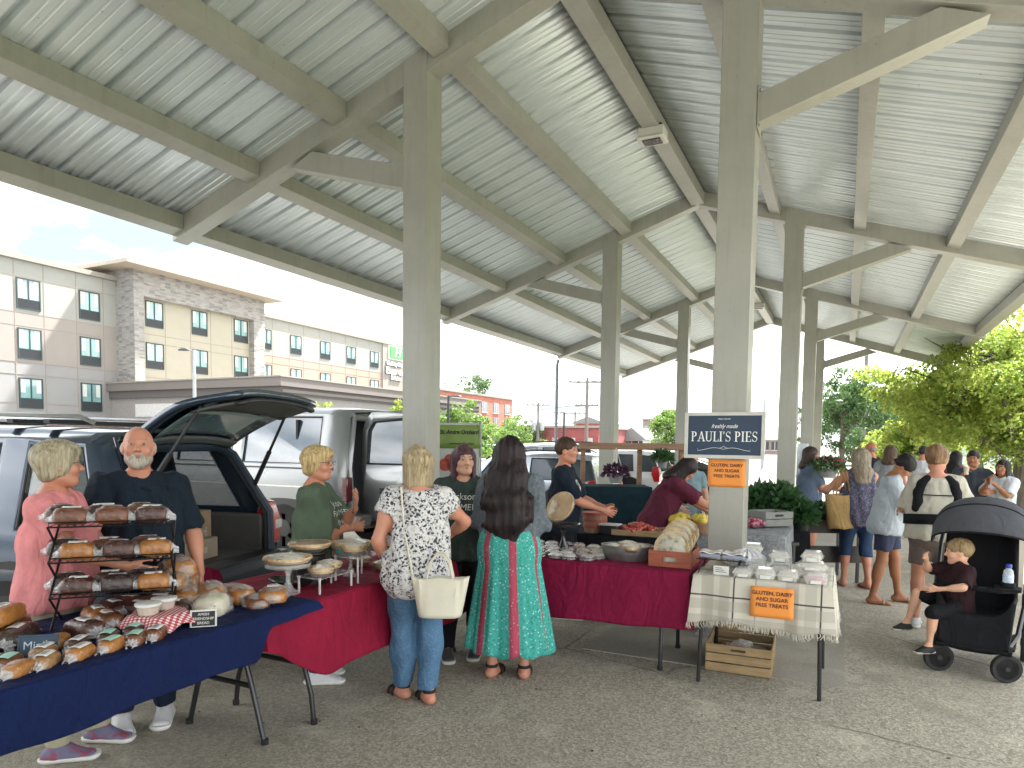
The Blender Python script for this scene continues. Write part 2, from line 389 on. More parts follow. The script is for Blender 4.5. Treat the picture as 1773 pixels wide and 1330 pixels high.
for y in (38.9,40.9,42.7,44.8,46.5,48.6,50.3,52.4,54.1): jb.append((X-.02,y-.02,5,X+.014,y+.02,12.2))
for z in (5.9,8.3,8.9): jb.append((X2-.57,ra,z-.02,X2-.54,rb,z+.02))
for y in (27.4,29.5,31.3,33.3): jb.append((X2-.57,y-.02,4,X2-.538,y+.02,rz))
hb('panel_joints',joint,jb)
def hwin(x,y0,y1,z0,z1,g=hglass,lou=.27,dark=0):
    a=MB(); t=.07
    zl=z0+(z1-z0)*lou
    for b_ in ((y0,z0,y1,z0+t),(y0,z1-t,y1,z1),(y0,z0+t,y0+t,z1-t),(y1-t,z0+t,y1,z1-t),((y0+y1)/2-t/2,zl+t,(y0+y1)/2+t/2,z1-t),(y0+t,zl,y1-t,zl+t)):
        a.box(x-.05,b_[0],b_[1],x+.06,b_[2],b_[3],T=TH)
    f=a.build('window',dkfr,hotel,smooth=0)
    a=MB(); a.box(x-.04,y0+t,zl+t,x+.02,y1-t,z1-t,T=TH); a.build('pane',g,f,smooth=0)
    a=MB(); a.box(x-.04,y0+t,z0+t,x+.03,y1-t,zl,T=TH)
    k=0
    z=z0+t+.05
    while z<zl-.03: a.box(x+.03,y0+t,z,x+.045,y1-t,z+.02,T=TH); z+=.07
    a.build('grille',dkgr,f,smooth=0)
    for (p,q) in ((y0+t+.03,y0+t+.03+(y1-y0)*.2),(y1-t-.03-(y1-y0)*.2,y1-t-.03)):
        a=MB(); a.box(x-.03,p,zl+t+(z1-zl)*(.25 if dark==0 else .75),x+.026,q,z1-t,T=TH); a.build('curtain',curt,f,smooth=0)
for zi,z in enumerate((3.38,6.4,9.42)):
    for y in (10.6,14.4,18.36,22.12): hwin(X,y,y+1.38,z,z+1.86,hgl2 if (zi==2 and y<19) else hglass,.3)
    hwin(X,37.7,38.75,z+.05,z+1.75)
    if zi:
        for y in (41.05,44.95,48.78,52.57): hwin(X,y,y+1.36,z+.03,z+1.72)
for z in (6.52,9.42):
    for i,y in enumerate((25.86,29.6,33.5)): hwin(X2-.55,y,y+1.37,z,z+1.8,hgl2 if (i==0 and z<7) else hglass)
hwin(X,17.6,20.4,.7,2.35,hglass,.02)
# entrance canopy
cy0,cx1,cy1=23.85,-27.1,48.
hb('canopy',fasc,[(-43,cy0,4.78,cx1,cy1,5.3)]); hb('canopy',fasc2,[(-43,cy0+.18,4.3,cx1-.18,cy1,4.78)]); hb('canopy',fasc,[(-43,cy0+.28,4.42,cx1-.1,cy1,4.6)])
hb('canopy',mat('render_soffit_beam',(.26,.245,.235),.85),[(-43,cy0+.35,2.9,cx1-.35,cy1,4.3)])
hb('canopy_edge',trim,[(-43,cy0-.06,5.3,cx1+.06,cy1,5.38)])
for (x,y) in ((-28.4,25.2),(-28.4,37),(-28.4,46)): hb('canopy_pillar',stone,[(x-.7,y-.7,0,x+.7,y+.7,3.0)])
hb('soffit_panel',mat('white_panel',(.55,.54,.53),.8),[(-40.5,cy0+.33,3.05,-28.6,cy0+.36,3.9)])
# sign on the hotel wall
def text(body,size,name,m,par,M,ext=.003,bold=0,font=None,sx=1,align='CENTER',shear=0):
    c=bpy.data.curves.new(name,'FONT'); c.body=body; c.size=size; c.extrude=ext; c.offset=bold; c.align_x=align; c.align_y='CENTER'; c.shear=shear; c.space_line=1.15
    o=bpy.data.objects.new(name,c); COL.objects.link(o); bpy.context.view_layer.update()
    me=bpy.data.meshes.new_from_object(o.evaluated_get(bpy.context.evaluated_depsgraph_get()))
    bpy.data.objects.remove(o); me.materials.clear(); me.materials.append(m)
    me.transform(M@Matrix.Diagonal((sx,1,1,1)))
    o=bpy.data.objects.new(name,me); COL.objects.link(o); o.parent=par; return o
def face(loc,nrm,up=(0,0,1)):
    n=Vector(nrm).normalized(); u=Vector(up); r=u.cross(n).normalized(); u=n.cross(r)
    M=Matrix((( r.x,u.x,n.x,loc[0]),(r.y,u.y,n.y,loc[1]),(r.z,u.z,n.z,loc[2]),(0,0,0,1))); return M
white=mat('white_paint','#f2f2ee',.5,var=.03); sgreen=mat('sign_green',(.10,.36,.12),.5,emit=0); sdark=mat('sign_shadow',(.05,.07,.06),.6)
sg=thing('hotel_sign','green square emblem above white hotel lettering high on the right wing','sign',(X+.12,57,10))
TS=Matrix.Translation(-Vector((X+.12,57,10)))
a=MB(); a.box(X+.13,55.75,10.75,X+.3,58.05,12.05,T=TS); a.build('emblem_panel',sgreen,sg,bevel=.02)
a=MB(); a.box(X+.13,55.6,10.65,X+.17,58.2,12.15,T=TS); a.build('emblem_border',white,sg)
text('H',1.45,'emblem_letter',white,sg,TS@face((X+.33,56.95,11.4),(1,0,0)),.03,.02,shear=.35)
for b_,z_,s_,k_ in (('Holiday Inn',.62,10.15,56.6),('Express',1.0,9.35,56.6),('& Suites',.6,8.6,56.9)): text(b_,z_,'letter_shadow',sdark,sg,TS@face((X+.155,k_-.05,s_-.05),(1,0,0)),.02,.05)  # dark, bolder copies set low behind the letters, painting in their shadow outline
text('Holiday Inn',.62,'lettering',white,sg,TS@face((X+.22,56.6,10.15),(1,0,0)),.05,.015)
text('Express',1.0,'lettering',white,sg,TS@face((X+.22,56.6,9.35),(1,0,0)),.05,.03)
text('& Suites',.6,'lettering',white,sg,TS@face((X+.22,56.9,8.6),(1,0,0)),.05,.015)
# ---------------------------------------------------------------- far buildings
def building(name,label,cat,x0,y0,x1,y1,h,wm_,rows,win=None,roofm_=trim,face_='E',gl=dkgr,n=4,wz=1.5,ww=1.2,pitch=None):
    t=thing(name,label,cat,((x0+x1)/2,(y0+y1)/2,0)); T=Matrix.Translation((-(x0+x1)/2,-(y0+y1)/2,0))
    a=MB(); a.box(x0,y0,0,x1,y1,h,T=T); a.build('wall',wm_,t,smooth=0)
    if pitch:
        a=MB(); ym=(x0+x1)/2
        a.prism([(x0-.5,h),(x1+.5,h),(x1+.5,h+.15),(ym,h+pitch),(x0-.5,h+.15)],y0-.4,y1+.4,'Y',T=T); a.build('roof',roofm_,t,smooth=0)
    else:
        a=MB(); a.box(x0-.2,y0-.2,h,x1+.2,y1+.2,h+.3,T=T); a.build('roof',roofm_,t,smooth=0)
    for z in rows:
        for k in range(n):
            if face_=='E':
                y=y0+(y1-y0)*(k+.5)/n; a=MB(); a.box(x1-.05,y-ww/2,z,x1+.06,y+ww/2,z+wz,T=T)
            else:
                x=x0+(x1-x0)*(k+.5)/n; a=MB(); a.box(x-ww/2,y0-.06,z,x+ww/2,y0+.05,z+wz,T=T)
            f=a.build('window',gl,t,smooth=0)
            a=MB()
            if face_=='E': a.box(x1+.04,y-.05,z,x1+.09,y+.05,z+wz,T=T); a.box(x1,y-ww/2-.1,z-.2,x1+.12,y+ww/2+.1,z-.05,T=T)
            else: a.box(x-.05,y0-.09,z,x+.05,y0-.04,z+wz,T=T); a.box(x-ww/2-.1,y0-.12,z-.2,x+ww/2+.1,y0,z-.05,T=T)
            a.build('frame',mat('pale_stone',(.5,.45,.4),.8),f,smooth=0)
    return t,T
rbrick=blocks('orange_brick',((.42,.15,.10),(.36,.13,.09),(.28,.10,.08)),.5,.2,(.38,.22,.17))
mar=blocks('maroon_brick',((.30,.08,.08),(.26,.07,.07),(.2,.06,.06)),.6,.25,(.3,.14,.13)); gbr=blocks('grey_brown_brick',((.28,.23,.21),(.23,.19,.18),(.2,.16,.15)),.5,.2,(.3,.27,.25))
building('brick_building','three storey orange red brick building left of the gap beyond the orchard banner','building',-64,60,-47,95,8.6,rbrick,(1.2,4,6.3),n=9,gl=mat('bluegrey_window',(.16,.2,.24),.2),wz=1.5,ww=1.7)
b1=aty(890,766,82); b2=aty(1040,766,82); zt=aty(960,741,82).z
building('maroon_building','long low maroon brick building across the car park behind the young man','building',b1.x,82,b2.x-.3,96,zt,mar,(1.1,),face_='S',n=5,ww=.9,wz=1.3,gl=mat('pale_window',(.5,.42,.4),.5))
b1=aty(858,766,80)
building('pink_brick_shed','low pale red brick shed with a grey roof left of the maroon building','shed',b1.x,84,aty(888,766,84).x,98,2.5,mar,(.9,),face_='S',n=2,gl=dkgr)
p0=aty(1076,766,95);p1=aty(1112,766,95)
building('gabled_house','small pale house with a grey gabled roof far behind the wooden beam','house',p0.x,95,p1.x,108,2.3,mat('pale_siding',(.5,.5,.48),.8),(.6,),face_='S',n=3,pitch=1.9,roofm_=mat('grey_shingle',(.2,.2,.2),.9))
p0=aty(1112,766,120);p1=aty(1152,766,120)
tb,TB=building('grey_brick_building','grey brown brick building with a blue sign on its wall, in the distance','building',p0.x,120,p1.x,134,6.2,gbr,(3.6,),face_='S',n=3,gl=hgl2,ww=1.0)
a=MB(); a.box(p0.x+1.9,119.8,.9,p0.x+4.3,119.95,2.9,T=TB); a.build('sign',mat('blue_sign',(.04,.12,.6),.4),tb)
a=MB(); a.box(p1.x-1,121,6.5,p1.x+1.5,124,8.2,T=TB); a.build('roof_box',gbr,tb,smooth=0)
p0=aty(1255,766,130);p1=aty(1350,766,130)
building('long_low_building','long low grey building on the horizon under the street light','building',p0.x,130,p1.x,145,2.6,gbr,(.9,),face_='S',n=6)
p0=aty(995,766,110);p1=aty(1042,766,110)
building('red_roof_house','red brick house with a hipped grey roof in the distance','house',p0.x,110,p1.x,120,5.2,rbrick,(3.2,),face_='S',n=3,pitch=1.3,roofm_=mat('grey_shingle',(.2,.2,.2),.9))
p0=aty(1590,766,75);p1=aty(1760,766,75)
building('white_building','white house glimpsed between the tree trunk and the market crowd','building',p0.x,75,p1.x,84,3.6,mat('white_siding',(.68,.70,.72),.7),(1.1,),face_='S',n=6,gl=hgl2)
# ---------------------------------------------------------------- poles and wires
wood=mat('weathered_pole',(.16,.15,.14),.9,var=.3,vs=3,stretch=(4,4,.5)); galv=mat('galvanised',(.34,.36,.37),.45,.5,var=.1)
def upole(px,top,dep,label,arms=((.5,1.2),),trafo=0,rz=.4):
    b=atd(px,770,dep); h=atd(px,top,dep).z
    t=thing('utility_pole',label,'utility pole',(b.x,b.y,0),rz,group='wooden utility poles in the distance')
    a=MB(); a.tube([(0,0,0),(0,0,h)],[.17,.11],8); a.build('pole',wood,t)
    for dz,wd in arms:
        a=MB(); a.box(-wd,-.05,h-dz-.07,wd,.05,h-dz+.07)
        a.build('crossarm',wood,t)
        a=MB()
        for x in (-wd*.9,-wd*.45,wd*.45,wd*.9): a.lathe([(.05,0),(.07,.05),(.04,.12),(.06,.16),(0,.2)],8,(x,0,h-dz+.07))
        a.build('insulators',mat('insulator',(.3,.28,.27),.3),t)
    for k in range(trafo):
        a=MB(); a.lathe([(.0,-.5),(.24,-.48),(.26,-.3),(.26,.35),(.2,.45),(0,.5)],12,((-.42,.42,0)[k],.0,h-2.6)); a.build('transformer',galv,t)
    return Vector((b.x,b.y,h))
u1=upole(1015,654,58,'tallest wooden utility pole, with two crossarms, behind the wooden beam',((.4,1.6),(2.4,1.0)),0)
u2=upole(931,697,75,'wooden utility pole with two transformers, left of the grey downspout',((.3,1.3),),2)
u3=upole(995,713,95,'small wooden utility pole with one transformer beside the tallest pole',((.3,1.4),),1)
u4=upole(1197,729,110,'utility pole above the grey brick building',((.3,1.6),),1)
u5=upole(1494,612,45,'utility pole rising behind the dark tree on the right',((1.8,1.3),),0)
def wire(a_,b_,sag,label):
    pts=[a_.lerp(b_,k/14)+Vector((0,0,-sag*4*(k/14)*(1-k/14))) for k in range(15)]
    m=MB(); mid=(a_+b_)/2; m.tube([p-mid for p in pts],.022,5); o=m.build('power_line',mat('black_cable',(.08,.09,.10),.6),loc=mid); tag(o,label,'cable','overhead power lines')
wire(u1+Vector((.8,0,-.3)),u1+Vector((-55,22,1.5)),1.2,'upper power line running left from the tallest utility pole')
wire(u1+Vector((-.6,0,-2.3)),u1+Vector((-45,14,-2.4)),.9,'lower power line running left from the tallest utility pole')
wire(u1+Vector((.9,0,-.3)),u1+Vector((70,26,0)),1.5,'power line running right from the tallest utility pole')
wire(u2,u3,.8,'short power line between the two small transformer poles')
wire(u1+Vector((0,0,-2.4)),Vector((u1.x-5,u1.y,.2)),0,'guy wire slanting down left of the tallest utility pole')
wire(u1+Vector((0,0,-2.4)),Vector((u1.x+5,u1.y+2,.2)),0,'guy wire slanting down right of the tallest utility pole')
blk=mat('black_metal',(.03,.032,.035),.4,.3)
def lpole(px,top,dep,label,arm=(-.9,0,.0),m=galv,head=.45,group='street lights'):
    b=atd(px,770,dep); h=atd(px,top,dep).z
    t=thing('street_light',label,'street light',(b.x,b.y,0),YAW,group=group)
    a=MB(); a.tube([(0,0,0),(0,0,h)],[.1,.065],10); a.lathe([(.2,0),(.2,.05),(.13,.12),(0,.13)],12); a.build('pole',m,t)
    a=MB(); a.tube([(0,0,h-.05),(arm[0]*.6,arm[1],h+arm[2]),(arm[0],arm[1],h+arm[2])],.035,6); a.build('arm',m,t)
    a=MB(); a.lathe([(0,.07),(.1,.05),(head*.45,-.02),(head*.45,-.06),(0,-.06)],12,T=Matrix.Translation((arm[0],arm[1],h+arm[2]))@Matrix.Diagonal((1.2,.55,1,1))); a.build('lamp_head',blk,t)
lpole(338,607,30,'grey lamp post with one flat head, in front of the hotel tower',(-.45,0,.02),galv)
lpole(776,686,40,'black lamp post behind the green orchard banner',(.55,0,.0),blk)
lpole(976,714,48,'black twin post lamp just right of the grey downspout',(-.5,0,.0),blk)
lpole(1321,694,45,'tall street light with a long upswept arm, right of the round sign column',(-1.6,0,.55),galv,.6)
# ---------------------------------------------------------------- trees
def leafmat(name,a_,b_,c_,tr=.5):
    m,nt,b,out=nodemat(name); v=coords(nt); f=noisetex(nt,v,.7,4,.6); f2=noisetex(nt,v,7,2,.6)
    cc=ramp(nt,f,[(.36,a_),(.62,b_)]); cc=mixc(nt,ramp(nt,f2,[(.45,0),(.75,.8)]),cc,c_)
    nt.links.new(cc,b.inputs['Base Color']); b.inputs['Roughness'].default_value=.55
    t=N(nt,'BsdfTranslucent'); nt.links.new(cc,t.inputs[0]); mx=N(nt,'MixShader',i_0=tr); nt.links.new(b.outputs[0],mx.inputs[1]); nt.links.new(t.outputs[0],mx.inputs[2]); nt.links.new(mx.outputs[0],out.inputs[0])
    return m
lf_y=leafmat('maple_leaves',(.16,.27,.045),(.31,.39,.07),(.45,.43,.10),.55); lf_g=leafmat('green_leaves',(.05,.11,.035),(.09,.17,.05),(.13,.2,.07),.35); lf_m=leafmat('bright_green_leaves',(.10,.2,.04),(.17,.28,.06),(.24,.3,.08))
bark=mat('bark',(.12,.10,.08),.95,var=.35,vs=5,bmp=.8,bs=14,bd=.03,stretch=(3,3,.6))
def tree(name,label,base,H,R,leafm,n,ls,trunk_r=.16,crown_z=None,seed=1,lobes=14,group=None,gap=.5,low=.35,squash=.8):
    rg=np.random.default_rng(seed); t=thing(name,label,'tree',base,0,group)
    a=MB(); pts=[Vector((0,0,0))]; d=Vector((0,0,1)); 
    for k in range(5): pts.append(pts[-1]+Vector((rg.normal(0,.04)*H*.3,rg.normal(0,.04)*H*.3,H*.14)))
    a.tube(pts,[trunk_r*(1.35,1.05,.95,.85,.7,.5)[k] for k in range(6)],10)
    cen=[]
    for k in range(lobes):
        an=2*pi*k/lobes*2.4+rg.uniform(0,1); rr=R*rg.uniform(.2,.78); z=H*(low+ (1-low)*rg.uniform(.12,.86)); 
        sh=1-.55*max(0,(z/H-.6)/.4); c=Vector((cos(an)*rr*sh,sin(an)*rr*sh,z)); cen.append(c)
        s0=pts[2+int(rg.integers(0,3))]; mid=s0.lerp(c,.5)+Vector((0,0,-.05*H)); a.tube([s0,mid,c],[trunk_r*.42,trunk_r*.26,trunk_r*.09],6)
        for q in range(3):
            e=c+Vector(rg.normal(0,R*.22,3)); a.tube([mid.lerp(c,.6),mid.lerp(e,.75),e],[trunk_r*.16,trunk_r*.1,trunk_r*.04],4)
    a.build('trunk',bark,t)
    # leaves: small folded faces in clumps
    cl=[]
    for c in cen:
        for q in range(int(9)): cl.append(np.array(c)+rg.normal(0,R*.22,3)*np.array([1,1,squash]))
    cl=np.array(cl); rad=R*rg.uniform(.10,.24,len(cl))
    idx=rg.integers(0,len(cl),n); dirs=rg.normal(0,1,(n,3)); dirs/=np.linalg.norm(dirs,axis=1)[:,None]
    P=cl[idx]+dirs*(rad[idx]*rg.uniform(.35,1,n)**.6)[:,None]*np.array([1,1,.75])
    P=P[P[:,2]>H*low*.75]; n=len(P)
    u=rg.normal(0,1,(n,3)); u/=np.linalg.norm(u,axis=1)[:,None]; w_=rg.normal(0,1,(n,3)); w_=np.cross(u,w_); w_/=np.linalg.norm(w_,axis=1)[:,None]
    s=ls*rg.uniform(.6,1.4,n)[:,None]
    V=np.stack([P-u*s,P+w_*s*.55,P+u*s,P-w_*s*.55],1).reshape(-1,3)
    me=bpy.data.meshes.new('crown'); me.from_pydata(V.tolist(),[],[(4*i,4*i+1,4*i+2,4*i+3) for i in range(n)]); me.materials.append(leafm)
    o=bpy.data.objects.new('crown',me); COL.objects.link(o); o.parent=t
    return t
tb1=at(1752,884)
tree('shade_tree','large yellow green maple on the right with its dark trunk behind the seated women',(tb1.x,tb1.y,0),5.2,2.9,lf_y,60000,.055,.20,seed=3,lobes=34,low=.27)
q=atd(1585,770,26); tree('maple_tree','bright yellow green maple behind the crowd, left of the large trunk',(q.x,q.y,0),4.6,2.1,lf_y,30000,.07,.14,seed=5,lobes=24,low=.1,group='trees by the lawn')
q=atd(1700,770,36); tree('maple_tree','mid green tree in the back row, over the seated couple',(q.x,q.y,0),6.8,3.6,lf_m,26000,.12,.2,seed=8,lobes=20,low=.2,group='trees by the lawn')
q=atd(1462,770,38); tree('dark_tree','dark blue green open tree between the columns and the bright maples',(q.x,q.y,0),6.0,2.5,lf_g,9000,.09,.13,seed=9,lobes=16,low=.18)
q=atd(1500,770,60); tree('dark_tree','low dark tree behind the first dark tree',(q.x,q.y,0),6,5,lf_g,14000,.14,.2,seed=12,lobes=14,low=.05)
for i,(px,dep,H,R,m_,lab,n) in enumerate(((790,52,4.6,3.0,lf_m,'round green tree behind the orchard banner',9000),(812,110,12.5,5,lf_g,'tall tree rising behind the orange brick building',9000),(884,85,4.6,4,lf_m,'green tree just right of the orange brick building',6000),(905,95,4.0,3.5,lf_g,'darker small tree beside the green one near the poles',5000),(1170,70,5.0,3.1,lf_m,'light green tree between the far columns and the grey brick building',8000),
    (545,24,3.0,1.1,lf_y,'young yellow green tree showing over the silver van roof',4000),(682,24,3.1,1.0,lf_y,'young yellow green tree beside the near left column',4000),(515,25,2.9,.9,lf_y,'small shrub tree showing above the raised hatch tip',3000))):
    q=atd(px,770,dep); tree('background_tree',lab,(q.x,q.y,0),H,R,m_,n,.13 if dep>40 else .06,.15 if dep>40 else .05,seed=20+i,lobes=12,low=.12,group='trees across the car park')
# ---------------------------------------------------------------- vehicles
def carpaint(name,c,r=.22,metal=.3): 
    m=mat(name,c,r,metal,var=.015,vs=.6,coat=.9); return m
cglass=mat('tinted_glass',(.035,.05,.065),.03,.0,var=.1,spec=1,coat=.8)
cabglass=mat('clear_car_glass',(.5,.56,.58),.02,0,var=.02,alpha=.28,spec=1)
rub=mat('tyre_rubber',(.022,.022,.023),.85,bmp=.3,bs=60); alloy=mat('alloy',(.42,.43,.44),.3,.8); blackp=mat('black_trim',(.02,.021,.023),.45)
tail=mat('tail_lamp_red',(.42,.012,.015),.12,coat=1,var=.3,vs=25); wlens=mat('clear_lens',(.6,.6,.58),.12,coat=1); chrome=mat('chrome',(.6,.6,.6),.12,.95,var=.03)
cloth_int=mat('car_interior',(.085,.085,.08),.9,bmp=.2,bs=90)
def wheel(par,x,y,r,w=.22,rimm=alloy,side=1):
    t=bpy.data.objects.new('wheel',None); COL.objects.link(t); t.parent=par; t.location=(x,y,r); t.empty_display_size=.1
    T=Matrix.Rotation(pi/2*side,4,'Y')
    a=MB(); a.lathe([(r*.62,-w/2),(r*.9,-w/2),(r,-w/2+.04),(r,w/2-.04),(r*.9,w/2),(r*.62,w/2),(r*.6,w/2-.02)],28,T=T); a.build('tyre',rub,t)
    a=MB(); a.lathe([(0,w/2-.05),(r*.2,w/2-.04),(r*.22,w/2-.09),(r*.56,w/2-.12),(r*.62,w/2-.0),(r*.64,w/2-.005),(r*.64,-w/2)],28,T=T)
    for k in range(6): a.add(*_spoke(r,w,k),T=T)
    a.build('rim',rimm,t)
    return t
def _spoke(r,w,k):
    q=MB(); M=Matrix.Rotation(k*pi/3,4,'Z'); q.box(r*.12,-.03,w/2-.06,r*.6,.03,w/2-.02,T=M); return q.v,q.f
def rows(st):
    y,dt,zb,zl,zr,wb,wl,wr=st
    zm=zb+(zl-zb)*.55
    return [(0,y,zb),(wb-.12,y,zb),(wb-.01,y,zb+.1),(max(wb,wl)+.02,y,zm),(wl,y,zl),(wr+.02,y+dt,zr-.09),(wr-.09,y+dt*1.12,zr-.015),(wr*.45,y+dt*1.15,zr+.012),(0,y+dt*1.15,zr+.015)]
def shell(t,sts,pm,wins,gm,sides=(-1,1),rear=True,rearglass=True,name='body',thick=0,wname='side_window'):
    P=[rows(s) for s in sts]; a=MB(); a2={}
    for s in (-1,1):
        for i in range(len(sts)-1):
            for r in range(8):
                q=[P[i][r],P[i+1][r],P[i+1][r+1],P[i][r+1]]; q=[(s*x,y,z) for x,y,z in q]
                if r==4 and i in wins:
                    c=Vector((0,0,0))
                    for p in q: c+=Vector(p)/4
                    inn=[tuple(c+(Vector(p)-c)*(.9 if True else 1)) for p in q]
                    for k in range(4): a.add([q[k],q[(k+1)%4],inn[(k+1)%4],inn[k]],[(0,1,2,3)])
                    w_=MB(); off=Vector((-s*.012,0,0)); w_.add([Vector(p)+off for p in inn]+[Vector(p)+off*1.6 for p in inn],[(0,1,2,3),(7,6,5,4),(0,4,5,1),(1,5,6,2),(2,6,7,3),(3,7,4,0)])
                    w_.build(wname,gm,t,smooth=0)
                    b_=MB(); b_.tube([Vector(p)+Vector((s*.004,0,0)) for p in inn],.011,6,closed=True); b_.build('window_seal',blackp,t)
                else: a.add(q,[(0,1,2,3)])
    if rear:
        for k,i in ((0,0),(1,len(sts)-1)):
            pr=P[i]; vs=[(-x,y,z) for x,y,z in pr[::-1]]+[(x,y,z) for x,y,z in pr[1:]]
            top=5 if (k==0 and rearglass) else 9
            for r in range(8):
                if r==4 and k==0 and rearglass: continue
                a.add([pr[r],(-pr[r][0],pr[r][1],pr[r][2]),(-pr[r+1][0],pr[r+1][1],pr[r+1][2]),pr[r+1]],[(0,1,2,3)])
        if rearglass:
            pr=P[0]; q=[pr[4],(-pr[4][0],pr[4][1],pr[4][2]),(-pr[5][0],pr[5][1],pr[5][2]),pr[5]]; c=sum((Vector(p) for p in q),Vector())/4
            inn=[c+(Vector(p)-c)*.9 for p in q]
            for k in range(4): a.add([q[k],q[(k+1)%4],inn[(k+1)%4],inn[k]],[(0,1,2,3)])
            w_=MB(); w_.add([p+Vector((0,.01,0)) for p in inn]+[p+Vector((0,.02,0)) for p in inn],[(0,1,2,3),(7,6,5,4),(0,4,5,1),(1,5,6,2),(2,6,7,3),(3,7,4,0)]); w_.build('rear_window',gm,t,smooth=0)
    bm_=a.build(name,pm,t,smooth=32,thick=thick)
    me=bm_.data; b=bmesh.new(); b.from_mesh(me); bmesh.ops.remove_doubles(b,verts=b.verts,dist=.0005); bmesh.ops.recalc_face_normals(b,faces=b.faces); b.to_mesh(me); b.free(); me.set_sharp_from_angle(angle=radians(32))
    return bm_
def arches(t,W,ys,r,m=blackp):
    for s in (-1,1):
        for y in ys:
            a=MB(); a.lathe([(0,0),(r+.05,0),(r+.07,.012),(0,.02)],26,T=Matrix.Translation((s*(W+.012),y,r+.01))@Matrix.Rotation(s*pi/2,4,'Y'))
            a.build('wheel_arch',m,t)
# -- dark SUV, tailgate up, seen from the rear
A=radians(107)
suv=thing('parked_suv','dark blue SUV backed up to the stall with its tailgate raised and boxes inside','car',(-1.95,-2.11,0),A); suv.scale=(1,1,.955)
suvp=carpaint('navy_paint',(.028,.05,.085),.18,.35)
st=[(0,.34,.42,1.02,1.72,.9,.87,.66),(.30,.24,.38,1.02,1.74,.91,.88,.68),(.95,.02,.3,1.02,1.76,.92,.89,.70),(1.12,.02,.3,1.02,1.765,.92,.89,.70),(1.95,-.02,.3,1.01,1.77,.92,.89,.70),(2.1,-.02,.3,1.01,1.77,.92,.89,.70),(3.0,-.35,.3,1.0,1.74,.92,.89,.68),(3.75,-.02,.32,.99,1.04,.91,.87,.7),(4.55,-.02,.38,.9,.93,.88,.82,.6),(4.7,0,.45,.7,.72,.8,.76,.5)]
shell(suv,st,suvp,(1,3,5),mat('privacy_glass',(.05,.08,.09),.03,0,var=.02,alpha=.62,spec=1,coat=1),rear=False,thick=.02)
a=MB(); a.add([(x,4.7,z) for x,z in ((-.8,.45),(.8,.45),(.76,.72),(-.76,.72))],[(0,1,2,3)]); a.build('nose',suvp,suv)
# opening frame
fr=MB(); ring=[(-.78,.0,.62),(-.80,.02,1.02),(-.62,.26,1.56),(-.5,.31,1.63),(.5,.31,1.63),(.62,.26,1.56),(.80,.02,1.02),(.78,.0,.62)]
fr.tube(ring,.045,8,flat=.8); fr.build('tailgate_frame',mat('dark_navy_trim',(.02,.035,.055),.4),suv)
fr=MB(); fr.tube([(p[0]*.955,p[1]+.02,p[2]*.99+.01) for p in ring],.014,6); fr.build('weather_seal',rub,suv)
for s in (-1,1):
    b_=MB(); b_.add([(s*.9,.0,.45),(s*.79,-.01,.60),(s*.81,.01,1.02),(s*.64,.27,1.58),(s*.665,.36,1.70),(s*.87,.02,1.03),(s*.92,.01,.75)],[tuple(range(7)) if s>0 else tuple(range(6,-1,-1))]); b_.build('rear_pillar',suvp,suv,thick=.01)
    b_=MB(); b_.prism([(-.02,.72),(-.03,.95),(.03,1.12),(.1,1.13),(.16,.95),(.14,.72)],.80 if s>0 else -.935,.935 if s>0 else -.80,'X'); tl=b_.build('tail_lamp',tail,suv,bevel=.015)
    b_=MB(); b_.box(min(s*.83,s*.94),-.035,.86,max(s*.83,s*.94),.1,.94); b_.build('reverse_lamp',wlens,tl,bevel=.004)
b_=MB(); b_.prism([(-.16,.42),(-.18,.5),(-.17,.62),(-.12,.66),(.1,.66),(.1,.36),(-.08,.36)],-.92,.92,'X'); b_.build('rear_bumper',mat('bumper_navy',(.022,.035,.05),.5,bmp=.2,bs=120),suv,bevel=.03)
b_=MB(); b_.box(-.75,-.12,.655,.75,.06,.675); b_.build('sill_plate',blackp,suv,bevel=.004)
b_=MB(); b_.box(-.78,.0,.6,.78,1.75,.66); b_.build('cargo_floor',cloth_int,suv)
for s in (-1,1):
    b_=MB(); b_.box(min(s*.74,s*.86),.06,.62,max(s*.74,s*.86),2.9,1.0); b_.build('side_trim',cloth_int,suv,bevel=.02)
b_=MB(); b_.box(-.72,1.55,.62,.72,1.72,1.22); b_.build('rear_seat',cloth_int,suv,bevel=.05)
for x in (-.45,.45):
    b_=MB(); b_.box(x-.13,1.58,1.24,x+.13,1.69,1.42); b_.build('headrest',cloth_int,suv,bevel=.04)
for x in (-.4,.4):
    b_=MB(); b_.box(x-.24,2.55,.6,x+.24,2.7,1.3); b_.box(x-.12,2.57,1.3,x+.12,2.67,1.48); b_.build('front_seat',cloth_int,suv,bevel=.05)
